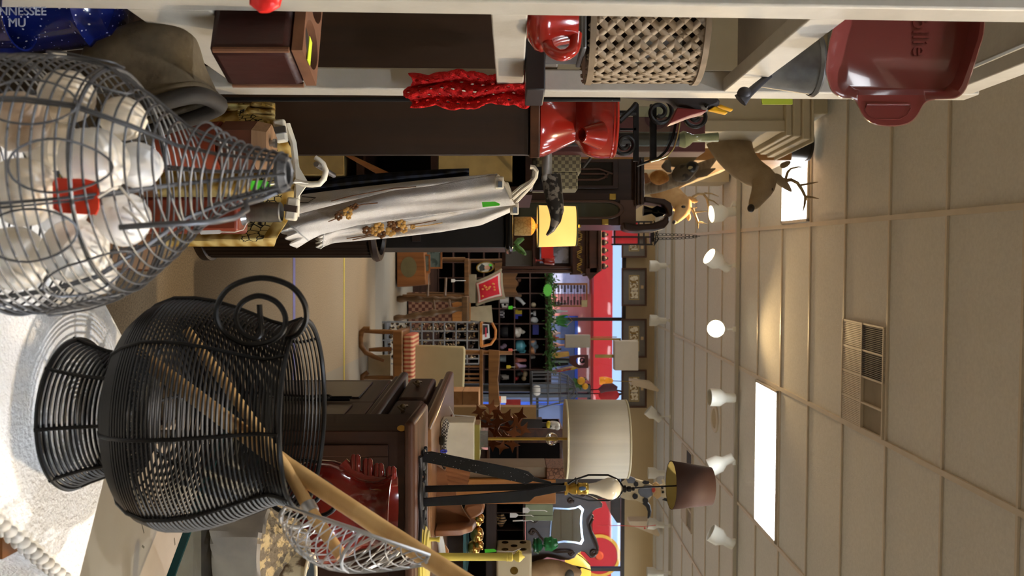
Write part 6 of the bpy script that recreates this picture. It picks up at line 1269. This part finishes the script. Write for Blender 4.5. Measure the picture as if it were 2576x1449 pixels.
for u,v in ((-.26,-.26),(.26,-.26),(0,0),(-.26,.26),(.26,.26)): pip('s',u,v)
tg=T('hanging_tag','green price tag strung at the side of the dice block','tag',W(1230,1385,4.0)); tg.p('card',MB().pp([(1219,1382),(1243,1381),(1249,1385),(1248,1388),(1220,1391)],4.0,.003),green_tag); tg.p('string',MB().tube([W(1249,1386,4.0),W(1290,1388,3.98),W(1310,1380,4.0)],.0016,5),string_m)
D=4.38; mf=M('mirror_frame',(56,42,34),.35,kind='wood',c2=(72,54,44),ax='Z',s=8)
MO=[(1322,1245),(1345,1243),(1400,1241),(1440,1242),(1475,1247),(1503,1260),(1518,1272),(1517,1282),(1502,1285),(1492,1292),(1491,1299),(1497,1304),(1488,1314),(1486,1326),(1492,1342),(1503,1362),(1509,1382),(1507,1398),(1498,1408),(1487,1410),(1479,1402),(1472,1394),(1463,1392),(1454,1397),(1446,1408),(1432,1413),(1410,1412),(1392,1407),(1376,1404),(1362,1412),(1340,1416),(1322,1416)]
MI=[(1390,1290),(1393,1280),(1405,1281),(1430,1283),(1448,1281),(1459,1277),(1468,1287),(1464,1300),(1463,1320),(1465,1345),(1468,1362),(1462,1372),(1445,1368),(1420,1365),(1400,1368),(1388,1370),(1384,1358),(1386,1325)]
t=T('scroll_mirror','mirror in a dark wooden frame with scroll shaped edges','mirror',V((W(0,1330,D).x,D,zq(1321))))
t.p('frame',MB().pp(MO,D,.03),mf,bev=.005)
t.p('bevel',MB().pp([(1425+(x-1425)*1.05,1325+(y-1325)*1.05) for x,y in MI],D-.004,.004),M('mirror_bevel',(120,132,146),.12,m=.9,v=.3,s=30)); t.p('glass',MB().pp([(1425+(x-1425)*.93,1325+(y-1325)*.93) for x,y in MI],D-.007,.004),M('mirror_silver',(190,192,190),.02,m=1.0,v=.01))
for (cx,cy,r,a0,tn,sg) in ((1436,1262,7,0,1.4,1),(1345,1308,8,0,1.4,1),(1340,1337,8,3,1.4,-1),(1438,1394,7,0,1.4,1),(1496,1396,9,2,1.4,1),(1468,1247,5,0,1.2,1)):
    t.p('carved_scroll',MB().tube(curl(cx,cy,r,D-.004,a0,tn,.7,sg),.006,8),mf)
for ch in t.o.children:
    for v_ in ch.data.vertices: v_.co.y+=(v_.co.z)*math.tan(R(5.5))
t.p('carved_line',MB().tube([W(x,y,D-.002) for x,y in ((1492,1304),(1484,1320),(1488,1340),(1500,1365),(1504,1385))],.006,8).tube([W(x,y,D-.002) for x,y in ((1340,1332),(1350,1338),(1360,1352),(1370,1362))],.006,8).tube([W(x,y,D-.002) for x,y in ((1384,1385),(1400,1390),(1420,1388),(1438,1388))],.005,8),mf)
for k,(y0,y1) in enumerate(((1269,1296),(1297,1310))):
    t=T('green_book',['pale green book, thicker of the two before the scrolled mirror','pale green book, thinner of the two before the scrolled mirror'][k],'book',W(1321,(y0+y1)/2,4.28),'pale green books by the mirror')
    t.p('cover',MB().pb(1321.5,1391,y0,y1,4.29,.08),M('pale_green_book',(150,160,128),.7),bev=.002)
for k,(pts,l,sx,sy) in enumerate((([(1315,1278),(1328,1277),(1334,1284),(1328,1291),(1315,1290)],'white price tag lying across the pale green books',1370,1284),([(1283,1291),(1298,1291),(1305,1296),(1298,1302),(1283,1302)],'white price tag hanging below the pale green books',1336,1296),([(1290,1309),(1316,1308),(1317,1311),(1290,1312)],'white price tag seen edge on beside the compartment shelf',1336,1309))):
    t=T('hanging_tag',l,'tag',W(sx,sy,4.2)); t.p('card',MB().pp(pts,4.2,.003),paper); t.p('string',MB().tube([W(pts[2][0],(pts[0][1]+pts[-1][1])/2,4.2),W(sx,sy,4.2),W(sx+6,sy+3,4.25)],.002,5),string_m)
gg=M('green_glass',(60,150,84),.06,v=.3,s=20,trans=.35); zd=c.z+s_+.001
def lump(name,label,x,y,d,r,m,zb):
    mb=MB().sph((0,0,0),1,22,14); rn2=random.Random(x)
    for p in mb.v: k=1+.14*math.sin(p.x*7+x)*math.sin(p.y*6+y)+.1*math.sin(p.z*9); p.x*=r[0]*k; p.y*=r[1]*k; p.z*=r[2]*k
    cc_=W(x,y,d); lo=min(p.z for p in mb.v)
    for p in mb.v: p.x+=cc_.x; p.y+=cc_.y; p.z+=(zb-lo if zb else cc_.z)
    return one(name,label,'candy dish',mb,m)
lump('green_candy_glass','dark green glass sweet resting on the dice block','1358' and 1358,1372,4.12,(.036,.03,.024),M('dark_green_glass',(16,84,46),.08,v=.3),zd)
lump('green_candy_glass','bright green crumpled glass piece before the mirror','' or 1404,1368,4.14,(.034,.024,.035),gg,zd+.05)
# things at the bottom edge
t=T('stained_lamp','glowing yellow leaded glass lamp shade at the bottom edge','lamp',W(1425,1440,5.4)); D=5.4
t.p('shade',MB().lathe(W(1425,1440,D)+V((0,0,0)),[(.16,0),(.15,.03),(.10,.10),(.05,.145),(.02,.15)],24,caps=False),M('stained_yellow',(255,206,80),.4,v=.2,s=4,emis=.7),sol=.003)
f=MB(); cS=W(1425,1440,D)
for k in range(8): a=TAU*k/8+.2; f.tube([cS+V((r*math.cos(a),r*math.sin(a),h)) for r,h in ((.162,0),(.152,.03),(.102,.10),(.052,.146))],.004,5)
t.p('lead_lines',f,black_metal); t.p('post',MB().cyl((cS.x,cS.y,0),(cS.x,cS.y,cS.z+.14),.012),bl)
t=T('animal_statue','tan furry animal figure with a grey muzzle at the bottom edge','figure',W(1344,1440,4.3)); D=4.34
t.p('body',MB().tube([W(1322,1452,D),W(1345,1446,D),W(1375,1434,D),W(1405,1430,D),W(1430,1438,D),W(1452,1440,D),W(1464,1440,D)],[.06,.065,.06,.045,.038,.03,.012],16),M('statue_tan',(158,124,88),.8,kind='noise',c2=(196,164,126),s=10),sub=1); t.p('ear',MB().tube([W(1444,1432,D),W(1462,1428,D)],[.016,.003],8),M('ear_dark',(60,44,30),.9)); t.p('muzzle',MB().sph(W(1432,1447,D-.03),(.03,.03,.024),12,8),M('muzzle_grey',(110,108,104),.8))
t=T('brass_monkeys','shiny brass figure group of round headed animals','figure group',W(1176,1350,3.55)); D=3.5; zs=W(1176,0,D).z
for i,(x,y,r,hx) in enumerate(((1196,1310,18,1207),(1200,1345,22,1204),(1192,1378,20,1206))): t.p('figure',MB().sph(W(x,y,D+.02*i),(px(r,D),px(r,D)*.9,px(17,D)),16,10).sph(W(hx,y-8,D-.03+.02*i),px(11,D),14,9).sph(W(hx-1,y-8,D-.055+.02*i),px(5,D),10,7).sph(W(hx+6,y+2,D-.03+.02*i),px(4,D),8,6),M('polished_brass',(186,140,70),.18,m=.95,v=.2,s=8))
t=T('glass_riser','small glass topped dark riser carrying the brass figures','riser',V((W(0,1360,D).x,D,CZT+.001))); t.p('glass_top',MB().bx(W(0,1290,D).x,W(0,1440,D).x,D-.1,D+.14,zs-.012,zs-.001),M('teal_glass_slab',(70,110,112),.1)); t.p('block',MB().bx(W(0,1300,D).x,W(0,1430,D).x,D-.02,D+.1,CZT+.001,zs-.0125),darker_wood)
t=T('white_tray','white curved enamel tray edge behind the yellow stand','tray',V((W(0,1400,2.62).x,2.62,CZT-.0))); t.p('body',MB().grid(lambda u,v: V((W(0,1345,2.9).x+.22*u,2.9+.02*math.sin(u*6)+.01*v,CZT+.002+.022*v+.012*math.sin(u*PI))),16,4),M('enamel_white',(206,206,200),.3),sol=.006)
one('orange_lath','orange brown bottle shaped wooden piece behind the yellow stand','wood piece',MB().tube([V((W(0,y,3.05).x,3.05,CZT+r_+.001)) for y,r_ in ((1372,.012),(1385,.018),(1410,.018),(1450,.018))],[.012,.018,.018,.018],12),oak)
# rocking chair
D=6.9; rkw=M('rocker_wood',(112,76,40),.4,kind='wood',c2=(142,102,58),ax='Z',s=10)
t=T('rocking_chair','brown spindle back rocking chair with a red striped seat and cream back cushion','rocking chair',V((W(0,920,D).x,D,0)))
t.p('rocker',MB().tube([W(930,826,D-.02),W(918,827,D-.02),W(909,836,D-.02),W(906.5,852,D-.02),W(908,870,D-.02),W(920,886,D-.02),W(940,897,D-.02),W(966,908,D-.02)],[.016,.022,.022,.022,.022,.021,.019,.012],12),rkw)
t.p('rocker',MB().tube([W(926,936,D+.05),W(911,946,D+.05),W(911,965,D+.05),W(916,985,D+.05),W(935,1003,D+.05)],.02,12),rkw)
for (x0,y0,x1,y1,dd,r) in ((912,833,1012,836,-.02,.017),(928,880,985,878,0,.017),(915,950,988,950,.05,.017),(920,985,988,985,.05,.017)): t.p('leg',MB().tube([W(x0,y0,D+dd),W((x0+x1)/2,(y0+y1)/2,D+dd),W(x1,y1,D+dd)],[r*.8,r*1.15,r],12),rkw)
t.p('seat',MB().pb(988,1013,832,1020,D-.06,.5),rkw,bev=.012)
t.p('seat_cushion',MB().pb(1013.5,1039,842,1016,D-.05,.46),M('striped_fabric',(206,170,130),.9,kind='stripe',c2=(176,92,70),s=9.5,ax='X'),bev=.02)
t.p('back_cushion',MB().pp([(1040,868),(1168,872),(1170,885),(1166,1002),(1158,1014),(1036,1010)],D+.12,.07),M('cushion_cream',(176,164,126),.9,v=.04,s=8),bev=.014)
for y in (886,1021): t.p('back_post',MB().tube([W(1012,y-1,D+.28),W(1160,y,D+.24),W(1288,y+2,D+.30)],[.02,.021,.015],10),rkw)
t.p('back_rail',MB().pb(1206,1215,880,1024,D+.22,.03),rkw,bev=.004); t.p('crest_slat',MB().pp([(1229,880),(1257,882),(1256,920),(1253,955),(1256,1000),(1260,1022),(1229,1024)],D+.23,.025),rkw,bev=.004)
for y in (922,941,952,962,978,990): t.p('spindle',MB().cyl(W(1014,y,D+.25),W(1210,y,D+.235),.008,n=8),rkw)
one('cream_board','cream board lying on end on the floor under the rocking chair','board',MB().bx(W(0,893,7.3).x,W(0,975,7.3).x,7.3,7.34,.001,W(982,0,7.3).z),M('cream_board',(196,184,156),.9),bev=.003)
# wire rack with trinkets and magazine
D=8.1; t=T('wire_rack','pale wire grid rack of beaded trinkets behind the rocking chair','rack',V((W(0,845,D).x,D,0))); wr_=M('rack_wire',(150,154,158),.4,m=.5)
f=MB()
for x in (1033,1061,1090,1118,1147,1175,1205): f.tube([W(x,810,D),W(x,915,D)],.007,6).tube([W(x,810,D),W(x,812,D+.3)],.007,6)
for y in (810,833,856,879,902,915): f.tube([V((W(0,y,D).x,D,.0)),W(1205,y,D)],.007,6)
for (x,y) in ((1205,812),(1033,812)): f.tube([W(x,y,D+.3),W(x,915,D+.3)],.007,6)
f.tube([W(1205,812,D+.3),V((W(0,812,D).x,D+.3,0))],.007,6)
t.p('wire_grid',f,wr_); t.p('tray',MB().bx(W(0,811,D).x,W(0,914,D).x,D+.02,D+.29,.02,.04),wr_)
f=MB(); 
for k in range(260): f.sph((random.uniform(W(0,813,D).x,W(0,905,D).x),D+random.uniform(.03,.25),random.uniform(.045,W(1195,0,D).z)),random.uniform(.008,.022),6,5)
o=one('beads','heap of dark and glittering beads and trinkets in the wire rack','beads',f,M('bead_mix',(52,36,26),.25,kind='patch',c2=(176,150,110),s=40,m=.4)); o['kind']='stuff'
t=T('magazine','white bordered magazine with red lettering marks standing in a wicker handled tray','magazine',W(1213,834,D)); t.p('cover',MB().pp([(1213.5,815),(1213.5,856),(1232,850),(1230,816)],D,.012),M('mag_blue_white',(206,216,222),.5)); t.p('dark_panel',MB().pp([(1215,818),(1215,842),(1228,838),(1227,818)],D-.003,.002),M('mag_dark',(50,50,56),.5)); t.p('red_title',MB().pp([(1221,824),(1221,848),(1224,848),(1224,824)],D-.005,.002),M('mag_red',(206,60,84),.5))
t=T('wicker_tray','wicker handled tray on top of the wire rack','tray',W(1206,838,D+.1)); t.p('base',MB().bx(W(0,812,D).x,W(0,872,D).x,D-.02,D+.28,W(1205,0,D).z+.009,W(1205,0,D).z+.03),oak); t.p('handle',MB().tube([W(1210,872,D+.1),W(1235,866,D+.1),W(1246,850,D+.1),W(1247,830,D+.1),W(1238,812,D+.1)],.012,8),oak)
# odds between chair and lamps
one('tan_plank','tan wooden plank end lying between the rocking chair and the copper stars','plank',MB().pb(1164,1204,985,1060,6.2,.3).bx(W(0,985,6.2).x,W(0,1060,6.2).x,6.2,6.5,0,W(1163,0,6.2).z),M('tan_plank',(166,122,78),.5,kind='wood',c2=(190,146,100),ax='Y',s=8)); one('white_carton','white carton standing on the tan plank','box',MB().bx(W(0,1024,6.3).x,W(0,1050,6.3).x,6.3,6.4,W(1204,0,6.2).z+.001,W(1222,0,6.3).z),paper)
t=T('pill_bottle','small orange and white plastic bottle behind the rocking chair crest','bottle',W(1252,1005,8.2)); t.p('body',MB().lathe(W(1252,1005,8.2),[(.032,0),(.032,.03)],16),M('orange_plastic',(226,110,30),.3)); t.p('cap',MB().lathe(W(1252,1005,8.2)+V((0,0,.0305)),[(.032,0),(.032,.05)],16),paper); t.p('stand',MB().bx(W(0,1000,8.2).x,W(0,1010,8.2).x,8.17,8.23,0,W(1252,0,8.2).z-.001),gl)
# tall cabinet with the cow
D=6.3; zq=lambda x:W(x,0,D).z
t=T('display_cabinet','dark cabinet with a projecting cornice carrying the wooden cow','cabinet',V((W(0,1210,D).x,D,0))); t.p('body',MB().bx(W(0,1190,D).x,W(0,1256,D).x,D,D+.4,0,zq(1536)),darker_wood); t.p('cornice',MB().prism([W(1536,1180,D-.05),W(1536,1292,D-.05),W(1552,1316,D-.05),W(1561,1316,D-.05),W(1561,1170,D-.05)],(0,.5,0)),darker_wood,bev=.004)
t=T('cow_cutout','painted wooden cow cutout in a blue bib on top of the dark cabinet','cow figure',W(1562,1240,D)); cc1=M('cow_cream',(214,200,166),.6,kind='patch',c2=(206,190,156),s=8); cb=M('cow_black',(34,34,38),.6); cbl=M('cow_blue',(112,118,132),.6)
t.p('body',MB().pp([(1561.5,1216),(1580,1202),(1598,1205),(1620,1211),(1640,1220),(1644,1240),(1634,1256),(1624,1272),(1612,1264),(1600,1258),(1580,1258),(1561.5,1252)],D,.02),cc1,bev=.002)
t.p('head',MB().pp([(1658,1222),(1668,1218),(1682,1222),(1690,1240),(1684,1256),(1672,1252),(1660,1250)],D-.006,.02),cc1,bev=.002); t.p('muzzle',MB().pp([(1642,1218),(1652,1213),(1660,1220),(1663,1236),(1662,1250),(1654,1256),(1644,1248),(1650,1236)],D-.012,.02),M('cow_muzzle',(200,166,114),.6),bev=.002); t.p('mouth',MB().pp([(1640,1224),(1646,1222),(1649,1234),(1645,1240),(1640,1236)],D-.014,.01),M('cow_red',(196,70,50),.6))
t.p('bib',MB().pp([(1606,1232),(1622,1222),(1640,1222),(1642,1246),(1628,1254),(1612,1248),(1606,1240)],D-.008,.02),cbl,bev=.002); t.p('sleeve',MB().pp([(1574,1203),(1584,1198),(1598,1204),(1598,1216),(1580,1216)],D-.008,.02),cbl,bev=.002)
for (x,y,a,b) in ((1625,1214,9,5),(1598,1249,7,7),(1624,1260,7,8),(1600,1218,6,7)): t.p('patch',MB().pp([(x+a*math.cos(q*.6283),y+b*math.sin(q*.6283)*(1+.2*math.sin(q*3))) for q in range(10)],D-.011,.01),cb)
t.p('tail',MB().tube([W(1620,1262,D+.01),W(1630,1272,D+.01),W(1634,1286,D+.01),W(1633,1298,D+.01),W(1630,1304,D+.01)],[.02,.018,.014,.012,.004],8),cb)
for (x,y) in ((1666,1227),(1668,1238)): t.p('eye',MB().sph(W(x,y,D-.01),(.010,.008,.010),10,8),eyeb)
t.p('ear',MB().pp([(1664,1208),(1670,1206),(1674,1218),(1668,1219)],D-.004,.01),cc1); t.p('ear',MB().pp([(1666,1258),(1674,1252),(1690,1258),(1680,1262)],D-.004,.01),cb)
t=T('hanging_string','thin red string looped over a far track spot','string',W(1520,1322,10.6)); t.p('strand',MB().tube([W(1500,1322,10.6),W(1560,1322,10.6),W(1620,1325,10.6),W(1650,1321,10.6)],.004,5),M('string_red',(226,80,80),.7)); t.p('end',MB().sph(W(1622,1329,10.6),.012,8,6),M('string_red',(226,80,80),.7))
# floor tape
t=one('floor_tape','blue masking tape line across the floor','tape',MB().bx(-.9,.8,4.80,4.85,.0005,.002),M('tape_blue',(120,120,190),.6)); one('floor_tape','yellow tape line across the floor','tape',MB().bx(-1.2,1.5,6.25,6.275,.0005,.002),M('tape_yellow',(226,206,60),.6))
